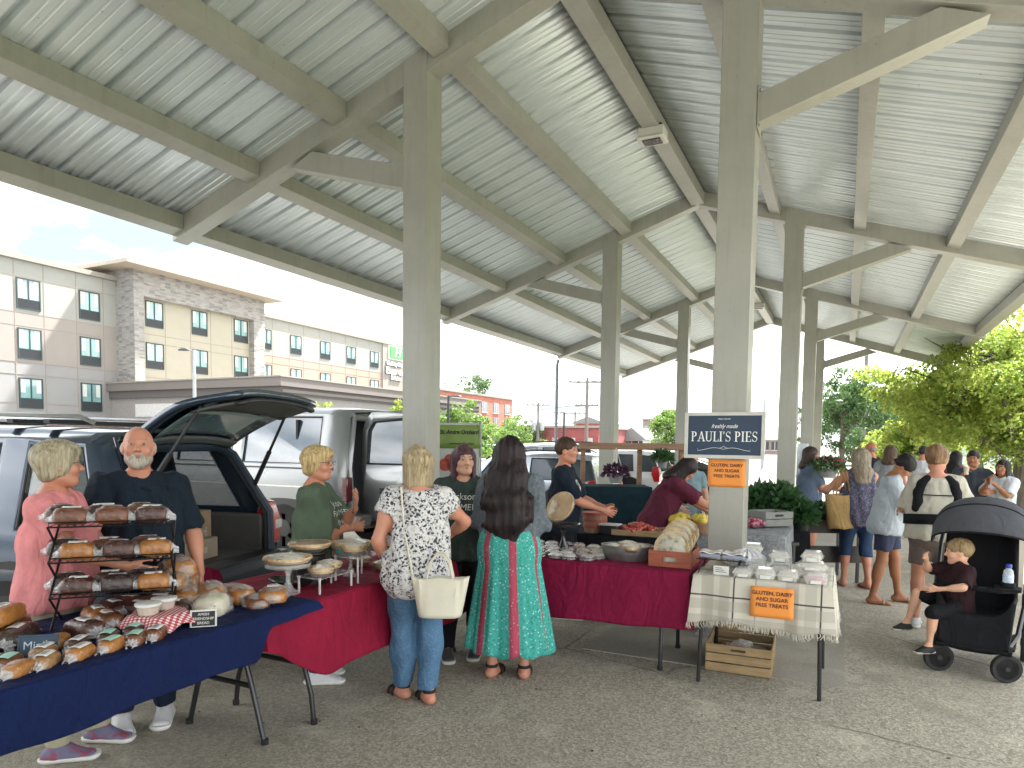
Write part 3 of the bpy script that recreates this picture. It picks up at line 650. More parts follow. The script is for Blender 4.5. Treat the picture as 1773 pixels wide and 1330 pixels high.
# tailgate, hinged at the roof edge
ug=radians(-31)
hg=bpy.data.objects.new('tailgate',None); COL.objects.link(hg); hg.parent=suv; hg.location=(0,.33,1.70); hg.rotation_euler=(ug,0,0)
o_=MB()
def hgate(u,v):
    x=(u-.5)*2; L=v*.90; wv=(.62+.10*min(1,v*1.6)-.12*max(0,v-.7)/.3)*x
    z=-.02-.06*v*v+.07*v*(1-v)*2 -.05*abs(x)**3-(.0 if v<.55 else .10*(v-.55))
    return (wv,-L,z)
o_.grid(hgate,12,12); 
hb_=o_.build('outer_skin',suvp,hg,thick=.05)
o_=MB(); f0=lambda u,v:(lambda p:(p[0]*.86,p[1],p[2]-.05))(hgate(u,.60+.34*v)); o_.grid(f0,8,4); o_.build('inner_trim',mat('grey_trim',(.09,.10,.10),.6),hg,thick=.02)
o_=MB(); f0=lambda u,v:(lambda p:(p[0]*.88,p[1],p[2]-.045))(hgate(u,.03+.10*v)); o_.grid(f0,8,3); o_.build('inner_trim',mat('grey_trim',(.09,.10,.10),.6),hg,thick=.02)
o_=MB(); f0=lambda u,v:(lambda p:(p[0]*.80,p[1],p[2]-.038))(hgate(u,.17+.38*v)); o_.grid(f0,8,6); o_.build('gate_glass',mat('gate_glass',(.16,.25,.26),.04,0,var=.1,spec=1,coat=.6),hg,thick=.008)
o_=MB(); f0=lambda u,v:(lambda p:(p[0]*.9,p[1],p[2]-.06))(hgate(u,.93+.05*v)); o_.grid(f0,8,2); o_.build('latch_trim',blackp,hg,thick=.03)
for s in (-1,1):
    o_=MB(); o_.tube([(s*.72,.12,1.25),(s*.60,-.26,1.93)],.012,8); o_.tube([(s*.72,.12,1.25),(s*.66,-.07,1.59)],.02,8); o_.build('gas_strut',blackp,suv)
    o_=MB(); o_.tube([(s*.6,.55,1.80),(s*.63,.65,1.85),(s*.64,1.6,1.87),(s*.62,2.7,1.86),(s*.58,2.8,1.80)],.017,8); o_.build('roof_rail',alloy,suv)
for y in (.9,1.2,2.1):
    o_=MB(); o_.box(-.62,y,1.80,.62,y+.05,1.83); o_.build('cross_bar',blackp,suv)
arches(suv,.915,(.95,3.75),.37); 
for y in (.95,3.75):
    for s in (-1,1): wheel(suv,s*.83,y,.36,.24,alloy,s)
for (y,z) in ((1.35,.93),(2.3,.93)):
    o_=MB(); o_.box(-.945,y,z-.02,-.92,y+.16,z+.015); o_.build('door_handle',suvp,suv,bevel=.006)
o_=MB(); o_.box(-.935,.35,.56,-.915,3.3,.64); o_.build('side_moulding',blackp,suv,bevel=.006)
# load in the SUV
cardb=mat('cardboard',(.36,.25,.15),.85,var=.12,vs=8,bmp=.1,bs=50)
MS=Matrix.Translation((-1.95,-2.11,0))@Matrix.Rotation(A,4,'Z')
def cbox(name,label,lx,ly,z,dx,dy,dz,m,rz=0,open_=False,group=None,cat='box'):
    p=MS@Vector((lx,ly,z*.955)); t=thing(name,label,cat,p,A+rz,group)
    a=MB(); w=.006
    a.box(-dx/2,-dy/2,0,dx/2,dy/2,w)
    for b_ in ((-dx/2,-dy/2,dx/2,-dy/2+w),(-dx/2,dy/2-w,dx/2,dy/2),(-dx/2,-dy/2+w,-dx/2+w,dy/2-w),(dx/2-w,-dy/2+w,dx/2,dy/2-w)): a.box(b_[0],b_[1],w,b_[2],b_[3],dz)
    a.build('box_wall',m,t,smooth=0)
    for s in (-1,1):
        f=MB(); 
        if open_: f.add([(-dx/2,s*dy/2,dz),(dx/2,s*dy/2,dz),(dx/2,s*(dy/2+.09),dz+.05),(-dx/2,s*(dy/2+.09),dz+.05)],[(0,1,2,3)])
        else: f.add([(-dx/2,s*dy/2,dz+.002),(dx/2,s*dy/2,dz+.002),(dx/2,s*.002,dz+.006),(-dx/2,s*.002,dz+.006)],[(0,1,2,3)])
        f.build('flap',m,t,smooth=0,thick=.004)
    a=MB(); a.box(-.1,-dy/2-.004,dz*.3,.1,-dy/2-.001,dz*.62); a.build('printed_label',mat('pale_print',(.55,.5,.38),.8,var=.3,vs=60),t,smooth=0)
cbox('cardboard_box','tall plain cardboard box at the right in the open SUV boot',.42,.62,.665,.34,.34,.36,cardb)
cbox('cardboard_box','printed cardboard box at the left in the open SUV boot',-.42,.42,.665,.32,.28,.24,mat('printed_card',(.42,.38,.26),.8,var=.2,vs=20),.1)
cbox('cardboard_box','low flat cardboard box in the middle of the open SUV boot, topped with folded paper',.12,.42,.665,.5,.34,.16,mat('cardboard_grey',(.34,.28,.21),.85))
cbox('wooden_chest','reddish brown wooden chest deep inside the open SUV boot',-.28,1.12,.665,.55,.4,.56,mat('mahogany',(.14,.05,.04),.5),0,cat='chest')
sack=mat('pale_sack',(.46,.45,.36),.8,bmp=.5,bs=25)
t=MB(); 
for k in range(7): t.grid(lambda u,v,k=k:((u-.5)*.42+.02*sin(9*v+k),(v-.5)*.26,.012*k+.010*sin(7*u+k*2)*sin(5*v+k)),8,5)
p=MS@Vector((.12,.42,.80)); o_=t.build('paper_stack',mat('kraft_paper',(.40,.34,.26),.9),smooth=60,thick=.004,loc=p); o_.rotation_euler=(0,0,A+.1); tag(o_,'crumpled stack of brown paper sheets on the low box in the SUV','paper')
# -- silver full size van
VX,VY=-3.42,1.15
van=thing('parked_van','silver full size van with its rear door standing open behind the short haired vendor','van',(VX,VY+1.0,0),pi/2)
vp=carpaint('silver_paint',(.27,.285,.29),.3,.35)
st=[(0,.05,.45,1.27,2.02,.97,.95,.80),(.40,.03,.42,1.27,2.06,1.0,.98,.82),(1.95,0,.4,1.27,2.08,1.0,.98,.83),(2.05,0,.4,1.27,2.08,1.0,.98,.83),(3.3,0,.4,1.27,2.08,1.0,.98,.83),(3.4,0,.4,1.27,2.08,1.0,.98,.83),(4.4,-.45,.42,1.25,2.02,1.0,.97,.80),(5.3,0,.45,1.1,1.15,.98,.92,.7),(5.5,0,.5,.85,.9,.9,.85,.6)]
# local frame: +y = towards -X world (nose), +x = +Y world
vg=mat('van_glass',(.10,.14,.19),.03,0,var=.1,spec=1,coat=1)
shell(van,st,vp,(1,3,5),vg,rear=False,thick=.02)
b_=MB(); b_.box(-.9,.9,.5,.9,.94,1.9); b_.box(-.93,.02,.48,.93,4.8,.52); b_.build('interior',mat('dark_interior',(.03,.035,.04),.9),van)
b_=MB(); b_.tube([(-.84,.02,.52),(-.90,.02,1.27),(-.76,.05,1.93),(.76,.05,1.93),(.90,.02,1.27),(.84,.02,.52)],.05,8); b_.build('door_frame',vp,van)
b_=MB(); b_.prism([(-.2,.48),(-.22,.52),(-.2,.64),(.1,.66),(.1,.44),(-.1,.44)],-1.0,1.0,'X'); b_.build('rear_bumper',chrome if 0 else mat('grey_bumper',(.2,.2,.2),.4,.4),van,bevel=.02)
for s in (-1,1):
    b_=MB(); b_.box(min(s*.88,s*1.0),-.03,.82,max(s*.88,s*1.0),.06,1.14); b_.build('tail_lamp',mat('dark_red_lamp',(.12,.01,.015),.2,coat=1),van,bevel=.012)
def vdoor(hx,ang,side):
    d=bpy.data.objects.new('rear_door',None); COL.objects.link(d); d.parent=van; d.location=(hx,-.03,.5); d.rotation_euler=(0,0,ang)
    def prof(z): return .0 if z<.78 else (z-.78)*.12
    a=MB(); W_=.86
    out=[(0.0,.0),(0,1.25),(.03,1.40),(.12,1.50),(W_-.1,1.53),(W_-.02,1.48),(W_,1.3),(W_,0)]
    inn=[(.10,.82),(.10,1.26),(.17,1.38),(W_-.16,1.42),(W_-.08,1.36),(W_-.08,.82)]
    vs=[(x,prof(z),z) for x,z in out]+[(x,prof(z),z) for x,z in inn]
    fs=[(0,7,13,8),(0,8,9,1),(1,9,10,2),(2,10,3),(3,10,11,4),(4,11,12,5),(5,12,6),(6,12,13,7)]
    a.add(vs,fs); a.build('door_skin',vp,d,thick=.05,smooth=40)
    a=MB(); a.add([(x,prof(z)+.0,z) for x,z in inn],[tuple(range(6))]); a.build('door_glass',vg,d,smooth=0,thick=.008)
    a=MB(); a.tube([(x,prof(z)-.027,z) for x,z in inn],.014,6,closed=True); a.build('window_seal',blackp,d)
    a=MB(); a.box(.03,-.055,-.02,W_-.03,-.03,.05); a.build('rub_strip',blackp,d)
    a=MB(); a.box(.3,-.032,.42,.52,-.024,.50); a.build('badge',blackp,d)
    return d
# left leaf stands open square to the body, its outer face towards the stall
vdoor(-.70,-pi/2+radians(4),-1)
d2=vdoor(.92,pi+radians(-70),1)
arches(van,1.0,(1.05,4.6),.40)
for y in (1.05,4.6):
    for s in (-1,1): wheel(van,s*.92,y,.38,.26,alloy,s)
b_=MB(); b_.box(-1.035,.5,.98,-1.018,4.3,1.0); b_.build('side_moulding',chrome,van)
b_=MB(); b_.box(-1.03,.2,1.235,-1.0,4.4,1.25); b_.build('belt_line',blackp,van)
# -- ordinary estate cars / minivans
def car(label,loc,rz,pm,h=1.5,L=4.5,W=.88,tailz=.75,group=None,name='parked_car',cat='car',gm=cglass,rails=False,box=True,wh=.33):
    t=thing(name,label,cat,loc,rz,group)
    zl=h*.6; 
    if box: st=[(0,.16,.32,zl,h-.05,W-.02,W-.04,W-.2),(.55,.08,.26,zl,h,W,W-.02,W-.19),(.66,.07,.26,zl,h,W,W-.02,W-.19),(1.5,.0,.24,zl,h,W,W-.02,W-.18),(1.58,0,.24,zl,h,W,W-.02,W-.18),(L*.60,-.35,.24,zl-.02,h-.04,W,W-.02,W-.2),(L*.76,-.1,.26,zl-.06,zl,W,W-.04,W-.3),(L*.97,0,.3,zl-.2,zl-.16,W-.05,W-.1,W-.4),(L,0,.36,zl-.32,zl-.3,W-.12,W-.18,.4)]
    else: st=[(0,.0,.34,zl,zl+.03,W-.05,W-.08,W-.2),(.55,.45,.28,zl,h-.06,W,W-.03,W-.24),(.75,.45,.26,zl,h,W,W-.02,W-.22),(1.6,.1,.24,zl,h,W,W-.02,W-.2),(1.68,.08,.24,zl,h,W,W-.02,W-.2),(L*.60,-.45,.24,zl-.02,h-.05,W,W-.02,W-.22),(L*.74,-.1,.26,zl-.04,zl,W,W-.04,W-.3),(L*.97,0,.3,zl-.2,zl-.16,W-.05,W-.1,W-.4),(L,0,.36,zl-.32,zl-.3,W-.12,W-.18,.4)]
    shell(t,st,pm,(0,2,4) if box else (1,3),gm,rearglass=box)
    for s in (-1,1):
        a=MB(); a.prism([(-.02,tailz-.16),(-.025,tailz+.1),(.03,tailz+.26),(.16,tailz+.24),(.2,tailz+.05),(.12,tailz-.16)],*sorted((s*(W-.2),s*(W+.02))),'X'); tl=a.build('tail_lamp',tail,t,bevel=.012)
        a=MB(); a.box(min(s*(W-.17),s*(W-.02)),-.04,tailz-.02,max(s*(W-.17),s*(W-.02)),.0,tailz+.05); a.build('reverse_lamp',wlens,tl)
        if rails: a=MB(); a.tube([(s*(W-.28),.5,h),(s*(W-.27),.62,h+.045),(s*(W-.27),2.1,h+.045),(s*(W-.28),2.25,h)],.014,6); a.build('roof_rail',blackp,t)
        a=MB(); a.box(min(s*(W-.02),s*(W+.035)),1.15,zl-.12,max(s*(W-.02),s*(W+.035)),1.3,zl-.09); a.build('door_handle',pm,t,bevel=.005)
        a=MB(); a.box(min(s*W,s*(W+.17)),L*.57,zl-.02,max(s*W,s*(W+.17)),L*.57+.1,zl+.12); a.build('door_mirror',pm,t,bevel=.03)
    a=MB(); a.prism([(-.1,.3),(-.12,.4),(-.1,.52),(.1,.54),(.1,.26)],-W+.02,W-.02,'X'); a.build('rear_bumper',pm,t,bevel=.03)
    a=MB(); a.box(-.16,-.05-(.03 if box else 0),tailz-.1,.16,-.01,tailz+.02); a.build('number_plate',mat('plate_white',(.6,.62,.6),.5),t)
    arches(t,W+.0,(.8,L*.79),wh)
    for y in (.8,L*.79):
        for s in (-1,1): wheel(t,s*(W-.09),y,wh,.2,alloy,s)
    return t
silver=carpaint('silver_blue_paint',(.36,.40,.45),.25,.5); redp=carpaint('red_paint',(.45,.03,.03),.2,.2); whp=carpaint('white_car_paint',(.70,.71,.72),.25,.05); blkp=carpaint('black_car_paint',(.02,.022,.025),.15,.3); gryp=carpaint('grey_car_paint',(.16,.17,.18),.25,.5)
car('silver blue minivan with roof rails parked behind the young man in navy',(-1.95,7.75,0),pi/2,silver,h=1.42,L=4.6,rails=True,tailz=.64)
car('white estate car with red rear lamps seen through the hanging basket frame',(-2.0,13.0,0),pi/2,whp,h=1.45,L=4.4,tailz=.78,group='cars in the car park')
car('black saloon parked beyond the maroon shirted woman',(-1.2,17.5,0),pi/2,blkp,h=1.4,L=4.6,box=False,group='cars in the car park')
car('grey SUV with a black roof rail between the silver minivan and the near hanging frame',(-3.2,11.2,0),pi/2,gryp,h=1.62,L=4.5,rails=True,group='cars in the car park')
far=[(905,52,'white'),(940,60,'red'),(985,56,'silver'),(870,60,'grey'),(1125,60,'white'),(1095,48,'grey'),(1160,66,'silver')]
for px,dep,c in far:
    q=atd(px,775,dep)
    car({'white':'white','red':'bright red','silver':'silver','grey':'dark grey'}[c]+' car in the far row, '+{905:'left of the red one',940:'left of the grey downspout',985:'right of the grey downspout',870:'leftmost of the row',1125:'between the far left columns',1095:'just right of the second left column',1160:'beside the third left column'}[px],(q.x,q.y,0),pi/2+random.choice((0,pi)),{'white':whp,'red':redp,'silver':silver,'grey':gryp}[c],h=1.46,L=4.4,box=random.random()<.5,group='cars in the far row')
# ---------------------------------------------------------------- implicit bodies
f32=np.float32
def V3(*a): return np.array(a,f32)
def nrm(a): a=np.array(a,dtype=float); return a/(np.linalg.norm(a)+1e-9)
def rc(a,b,ra,rb):
    a=np.array(a,f32);b=np.array(b,f32);ab=b-a;l2=float(ab@ab)+1e-9
    def f(P):
        t=np.clip(((P-a)@ab)/l2,0,1); d=P-a-t[...,None]*ab
        return np.sqrt((d*d).sum(-1))-(ra+(rb-ra)*t)
    R=max(ra,rb); return f,np.minimum(a,b)-R,np.maximum(a,b)+R
def el(c,r,B=None):
    c=np.array(c,f32);r=np.array(r,f32);B=np.eye(3,dtype=f32) if B is None else np.array(B,f32)
    def f(P):
        q=(P-c)@B.T/r; k=np.sqrt((q*q).sum(-1)); return (k-1)*float(r.min())
    R=float(r.max()); return f,c-R,c+R
def ecap(a,b,lat,w0,w1):
    a=np.array(a,f32);b=np.array(b,f32);ab=b-a;L=float(np.linalg.norm(ab))+1e-6;ax=ab/L
    lat=np.array(lat,f32); lat=lat-ax*float(lat@ax); lat/=np.linalg.norm(lat); dp=np.cross(ax,lat).astype(f32)
    def f(P):
        q=P-a; t0=q@ax; t=np.clip(t0/L,0,1); W=w0[0]+(w1[0]-w0[0])*t; D=w0[1]+(w1[1]-w0[1])*t
        u=(q@lat)/W; v=(q@dp)/D; k=np.sqrt(u*u+v*v); m=np.minimum(W,D); ex=np.maximum(0,np.maximum(-t0,t0-L))
        return np.sqrt((k*m)**2+ex*ex)-m
    R=max(w0[0],w0[1],w1[0],w1[1]); return f,np.minimum(a,b)-R,np.maximum(a,b)+R
def smin(a,b,k):
    h=np.maximum(k-np.abs(a-b),0)/k; return np.minimum(a,b)-h*h*k*.25
class Shape:
    def __init__(s): s.ops=[]
    def u(s,pr,k=.03,grow=0): s.ops.append(('u',pr,k,grow)); return s
    def sub(s,pr,k=.01): s.ops.append(('s',pr,k,0)); return s
    def cut(s,p,n,k=.006):  # keep the side the normal points away from
        p=np.array(p,f32);n=nrm(n).astype(f32); s.ops.append(('i',(lambda P:(P-p)@n,None,None),k,0)); return s
    def noise(s,amp,fr,seed=0,st=(1,1,1),n=5):
        rg=np.random.default_rng(seed); D=rg.normal(0,1,(n,3))*fr*np.array(st); ph=rg.uniform(0,6.3,n)
        W=rg.normal(0,1,(n,3))*fr*.6
        def g(P):
            o=0
            for i in range(n): o=o+np.sin(P@D[i].astype(f32)+f32(ph[i])+1.3*np.sin(P@W[i].astype(f32)))
            return o*f32(amp/ n**.5)
        s.ops.append(('n',(g,None,None),0,0)); return s
    def ev(s,P,box=False):
        P=P.astype(f32); o=np.full(P.shape[:-1],1.0,f32)
        for kd,(f,lo,hi),k,g in s.ops:
            if kd=='u':
                if box:
                    m=.05+k+g; a=[int(max(0,np.floor((lo[i]-m-s._o[i])/s._h))) for i in range(3)]; b=[int(max(0,min(P.shape[i],np.ceil((hi[i]+m-s._o[i])/s._h)+1))) for i in range(3)]
                    sl=tuple(slice(a[i],b[i]) for i in range(3))
                    if min(b[i]-a[i] for i in range(3))<=0: continue
                    o[sl]=smin(o[sl],f(P[sl])-g,k)
                else: o=smin(o,f(P)-g,k)
            elif kd=='s': o=-smin(-o,f(P),k)
            elif kd=='i': o=-smin(-o,-f(P),k)
            else: o=o+f(P)
        return o
    def mesh(s,h,pad=.03):
        us=[p for k,p,_,_ in s.ops if k=='u']; gm=max([g for _,_,_,g in s.ops]+[0])
        lo=np.min([p[1] for p in us],0)-pad-gm; hi=np.max([p[2] for p in us],0)+pad+gm
        n=np.ceil((hi-lo)/h).astype(int)+1; s._o=lo; s._h=h
        ax=[(lo[i]+np.arange(n[i])*h).astype(f32) for i in range(3)]
        P=np.stack(np.meshgrid(*ax,indexing='ij'),-1); D=s.ev(P,True)
        return nets(D,lo,h)
def nets(D,lo,h):
    I=D<0; nx,ny,nz=D.shape
    acc=np.zeros((nx-1,ny-1,nz-1,3),f32); cnt=np.zeros((nx-1,ny-1,nz-1),f32)
    C=[(a,b,c) for a in (0,1) for b in (0,1) for c in (0,1)]
    def sub(A,c): return A[c[0]:nx-1+c[0],c[1]:ny-1+c[1],c[2]:nz-1+c[2]]
    for c in C:
        for ax in range(3):
            if c[ax]==0:
                d=list(c); d[ax]=1; A=sub(D,c);B=sub(D,d); x=(A<0)!=(B<0)
                t=np.where(x,A/np.where(x,A-B,1),0)
                for k in range(3): acc[...,k]+=np.where(x,(c[k]+(t if k==ax else 0)),0)
                cnt+=x
    on=cnt>0; idx=-np.ones(on.shape,int); idx[on]=np.arange(on.sum())
    ijk=np.argwhere(on); v=(ijk+acc[on]/cnt[on][:,None])*h+lo
    F=[]
    for ax in range(3):
        sl0=[slice(None)]*3; sl1=[slice(None)]*3; sl0[ax]=slice(0,-1); sl1[ax]=slice(1,None)
        A=I[tuple(sl0)];B=I[tuple(sl1)]; e=np.argwhere(A!=B)
        o=[k for k in range(3) if k!=ax]
        ok=(e[:,o[0]]>0)&(e[:,o[1]]>0)&(e[:,o[0]]<D.shape[o[0]]-1)&(e[:,o[1]]<D.shape[o[1]]-1); e=e[ok]
        q=[]
        for da,db in ((0,0),(-1,0),(-1,-1),(0,-1)):
            g=e.copy(); g[:,o[0]]+=da; g[:,o[1]]+=db; q.append(idx[g[:,0],g[:,1],g[:,2]])
        q=np.stack(q,1); fl=A[tuple(e.T)] if len(e) else np.zeros(0,bool)
        if ax==1: fl=~fl
        q[~fl]=q[~fl][:,::-1]; F.append(q)
    F=np.concatenate(F); F=F[(F>=0).all(1)]
    # light smoothing
    for it in range(2):
        s_=np.zeros_like(v);c_=np.zeros(len(v))
        for a,b in ((0,1),(1,2),(2,3),(3,0)):
            np.add.at(s_,F[:,a],v[F[:,b]]); np.add.at(c_,F[:,a],1); np.add.at(s_,F[:,b],v[F[:,a]]); np.add.at(c_,F[:,b],1)
        v=v*.5+.5*s_/np.maximum(c_,1)[:,None]
    return v,F
def mesh_obj(name,parts,mats,parent=None):
    vs=[];fs=[];mi=[];n=0
    for k,(v,f) in enumerate(parts):
        vs.append(v);fs.append(np.asarray(f)+n);n+=len(v);mi+= [min(k,len(mats)-1)]*len(f)
    v=np.concatenate(vs);f=np.concatenate(fs)
    me=bpy.data.meshes.new(name); me.vertices.add(len(v)); me.vertices.foreach_set('co',v.astype(f32).ravel()); me.loops.add(len(f)*4); me.loops.foreach_set('vertex_index',f.ravel().astype(np.int32)); me.polygons.add(len(f)); me.polygons.foreach_set('loop_start',np.arange(0,len(f)*4,4,dtype=np.int32)); me.polygons.foreach_set('use_smooth',np.ones(len(f),bool))
    for m in mats: me.materials.append(m)
    if len(mats)>1: me.polygons.foreach_set('material_index',np.array(mi,np.int32))
    me.update(calc_edges=True); me.validate()
    o=bpy.data.objects.new(name,me); COL.objects.link(o)
    if parent is not None: o.parent=parent
    return o
def rot(ax,a):
    return np.array(Matrix.Rotation(a,3,ax))
def ik(a,t,l1,l2,pole):
    a=np.array(a,float);t=np.array(t,float);d=t-a;L=np.linalg.norm(d); L=min(L,(l1+l2)*.999); dn=nrm(d); t=a+dn*L
    x=(l1*l1-l2*l2+L*L)/(2*L); y=sqrt(max(0,l1*l1-x*x)); p=np.array(pole,float); p=p-dn*(p@dn); return a+dn*x+nrm(p)*y,t
def fingers(S,W,D,Np,T,cu=.5,s=1.,spread=1.,point=False):
    D=nrm(D);Np=nrm(np.array(Np)-D*(np.array(Np)@D)); T=nrm(np.array(T)-D*(np.array(T)@D)-Np*(np.array(T)@Np))
    W=np.array(W,float)
    S.u(ecap(W-D*.02*s,W+D*.082*s,T,(.027*s,.017*s),(.040*s,.0125*s)),.012)
    for k,(o,L,r) in enumerate(((.031,.070,.0088),(.0105,.079,.009),(-.0105,.073,.0087),(-.031,.057,.0078))):
        b=W+D*.084*s+T*o*s; c=cu*(.8+.12*k) if not (point and k==0) else .1; d=D+T*o*spread*3; p=b
        for j,(fr) in enumerate((.44,.32,.24)):
            c_=c*(j+.55); dd=nrm(nrm(d)*cos(c_)+Np*sin(c_)); q=p+dd*L*fr*s; S.u(rc(p,q,r*s*(1-.1*j),r*s*(.92-.1*j)),.004); p=q
    b=W+D*.018*s+T*.026*s; p1=b+nrm(D*.75+T*.7+Np*.25)*.042*s; p2=p1+nrm(D*.85+T*.3+Np*.4)*.032*s; p3=p2+nrm(D*.9+T*.05+Np*.5)*.026*s
    S.u(rc(b,p1,.015*s,.0112*s),.01); S.u(rc(p1,p2,.0108*s,.0095*s),.004); S.u(rc(p2,p3,.0095*s,.0078*s),.004)
def skinm(name,c,red=.25):
    m,nt,b,out=nodemat(name); v=coords(nt); f=noisetex(nt,v,7,4,.6); f2=noisetex(nt,v,90,2,.6)
    c=lin(c); cc=ramp(nt,f,[(.3,[x*.88 for x in c]),(.7,[min(1,c[0]*1.1),c[1]*.98,c[2]*.95])]); cc=mixc(nt,ramp(nt,f2,[(.55,0),(.8,.25)]),cc,[c[0]*.8,c[1]*.6,c[2]*.55])
    nt.links.new(cc,b.inputs['Base Color']); b.inputs['Roughness'].default_value=.5; b.inputs['Subsurface Weight'].default_value=.12; b.inputs['Subsurface Radius'].default_value=(.02,.008,.004); b.inputs['Subsurface Scale'].default_value=.6
    bump(nt,b,f2,.12,.002); return m
def hairm(name,c,c2=None,c3=None):
    m,nt,b,out=nodemat(name); v=coords(nt,(1,1,.12)); f=noisetex(nt,v,60,4,.65,1.0); g_=noisetex(nt,coords(nt,(1,1,.3)),14,3,.6,.6)
    c=lin(c); c2=lin(c2) if c2 else [x*.45 for x in c]
    cc=ramp(nt,f,[(.32,c2),(.62,c)])
    if c3: cc=mixc(nt,ramp(nt,g_,[(.45,0),(.62,1)]),cc,lin(c3))
    nt.links.new(cc,b.inputs['Base Color']); b.inputs['Roughness'].default_value=.5; b.inputs['Specular IOR Level'].default_value=.3
    bump(nt,b,f,.7,.005); return m
def cloth(name,c,var=.10,b=.35,rough=.85,fine=260,c2=None,cc=(.45,.6),vs=6):
    m,nt,bb,out=nodemat(name); v=coords(nt); col=lin(c) if isinstance(c,str) else list(c); f=noisetex(nt,v,vs,4,.6)
    k=ramp(nt,f,[(.3,[x*(1-var) for x in col]),(.7,[min(1,x*(1+var)) for x in col])])
    if c2: k=mixc(nt,ramp(nt,noisetex(nt,v,fine*.5,2,.5),[(cc[0],0),(cc[1],.45)]),k,lin(c2) if isinstance(c2,str) else c2)
    nt.links.new(k,bb.inputs['Base Color']); bb.inputs['Roughness'].default_value=rough; bb.inputs['Specular IOR Level'].default_value=.25
    n1=bump(nt,bb,noisetex(nt,v,fine,2,.5),b*.5,.0015); n2=bump(nt,bb,noisetex(nt,v,11,4,.6,1.2),b,.02,n1); bump(nt,bb,noisetex(nt,coords(nt,(1.6,1.6,.7)),3.2,3,.5,2.2),b*1.2,.05,n2); return m
eyew=mat('eye_white',(.34,.31,.29),.35,var=.02); eyed=mat('iris',(.05,.035,.03),.15,coat=1,var=.1); lipm=mat('lip',(.36,.13,.12),.4,var=.1)
framem=mat('spectacle_frame',(.03,.02,.02),.25); lensm=mat('spectacle_lens',(.7,.75,.75),.05,alpha=.18,spec=1)
white_t=cloth('white_print',(.62,.62,.6),.05)
def person(label,loc,rz,H=1.68,fat=1.,fem=0,lean=0.,bend=(0,0),head=(0,0),handR=None,handL=None,poleR=(.4,-.6,-.3),poleL=(-.4,-.6,-.3),curl=(.5,.5),palmR=None,palmL=None,
        feet=None,skin=None,shirt=None,shirtlen=.0,sleeve=.55,sleeve_loose=.02,trs=None,trlen=.09,trloose=.014,hair=None,hairst='short',shoe=None,shoest='shoe',glasses=False,beard=None,hd=.0055,bd=.013,
        group='people at the market',seat=None,neckcut=.045,collar=False,child=False,ret=None,lip=True,shirtnoise=.006,stoop=0.,tank=False,headscale=1.,footrot=(.15,-.15),beltbulge=1.,hairseed=3,hh=None,trnoise=.005,open_mouth=False,skinlegs=True,details=True):
    s=H/1.72; LAT=V3(1,0,0)
    p0=Vector(loc)
    Pz=.93*s if seat is None else seat
    P=np.array([0,0,Pz])
    RL=rot('Z',bend[1])@rot('X',-lean)@rot('Y',bend[0])
    sp=lambda x,y,z: P+RL@np.array([x*s,y*s,z*s])
    lat=RL@np.array([1,0,0])
    C=sp(0,0,.30); Nk=sp(0,-.01-.0,.505); RS=RL@rot('X',-stoop)
    shw=.172 if not fem else .155
    shR=sp(shw,-.005,.425); shL=sp(-shw,-.005,.425)
    ul,fl=.285*s,.25*s
    if handR is None: handR=(.27,.06,.80)
    if handL is None: handL=(-.27,.06,.80)
    hr=np.array(handR,float); hl=np.array(handL,float)
    eR,wR=ik(shR,hr,ul,fl,poleR); eL,wL=ik(shL,hl,ul,fl,poleL)
    # legs
    if feet is None: feet=((.11,.02,.0),(-.11,-.02,.0))
    hipR=P+np.array([.088*s,0,-.03*s]); hipL=P+np.array([-.088*s,0,-.03*s])
    aR=np.array(feet[0],float)+np.array([0,0,.085*s]); aL=np.array(feet[1],float)+np.array([0,0,.085*s])
    kp=(0,1,.15)
    kR,aR=ik(hipR,aR,.412*s,.412*s,kp if seat is None else (.1,.6,1)); kL,aL=ik(hipL,aL,.412*s,.412*s,kp if seat is None else (-.1,.6,1))
    f=fat; hw=(.168 if fem else .158)*f
    def torso(S,g,k=.05,low=True):
        S.u(ecap(sp(0,.0,-.06),sp(0,0,.07),lat,(hw*s,.112*f*s),((.138 if fem else .15)*f*s,.105*f*s)),k,g)
        S.u(ecap(sp(0,0,.07),sp(0,0,.25),lat,((.135 if fem else .15)*f*s,.108*f*s*beltbulge),((.142 if fem else .155)*(.5+.5*f)*s,.115*(.5+.5*f)*s)),k,g)
        S.u(ecap(sp(0,0,.25),sp(0,-.01,.42),lat,((.145 if fem else .16)*(.5+.5*f)*s,.115*(.5+.5*f)*s),(.128*s,.080*s)),k,g)
        S.u(rc(shR,sp(0,-.015,.455),.046*s,.060*s),.05,g); S.u(rc(shL,sp(0,-.015,.455),.046*s,.060*s),.05,g)
        S.u(rc(sp(0,-.02,.42),Nk,.075*s,.055*s),.05,g)
        if fem:
            for q in (-1,1): S.u(el(sp(q*.068,.085,.285),(.062*s*f,.058*s,.062*s)),.04,g)
        for q in (-1,1): S.u(el(sp(q*.075,-.055,-.05),(.085*s*f,.085*s*f,.095*s)),.05,g)
        if beltbulge>1: S.u(el(sp(0,.05,.10),(.13*s*f,.10*s*beltbulge,.14*s)),.06,g)
    S=Shape(); torso(S,-.004)
    for sh,e,w in ((shR,eR,wR),(shL,eL,wL)):
        af=(.6+.4*f)
        S.u(rc(sh,e,.048*s*af,.038*s*af),.04); S.u(rc(e,w,.039*s*af,.0255*s),.015); m_=sh+(e-sh)*.45; S.u(el(m_,(.046*s*af,.046*s*af,.07*s)),.03)
        m_=e+(w-e)*.28; S.u(rc(m_-(w-e)*.1,m_+(w-e)*.12,.040*s*af,.035*s*af),.03)
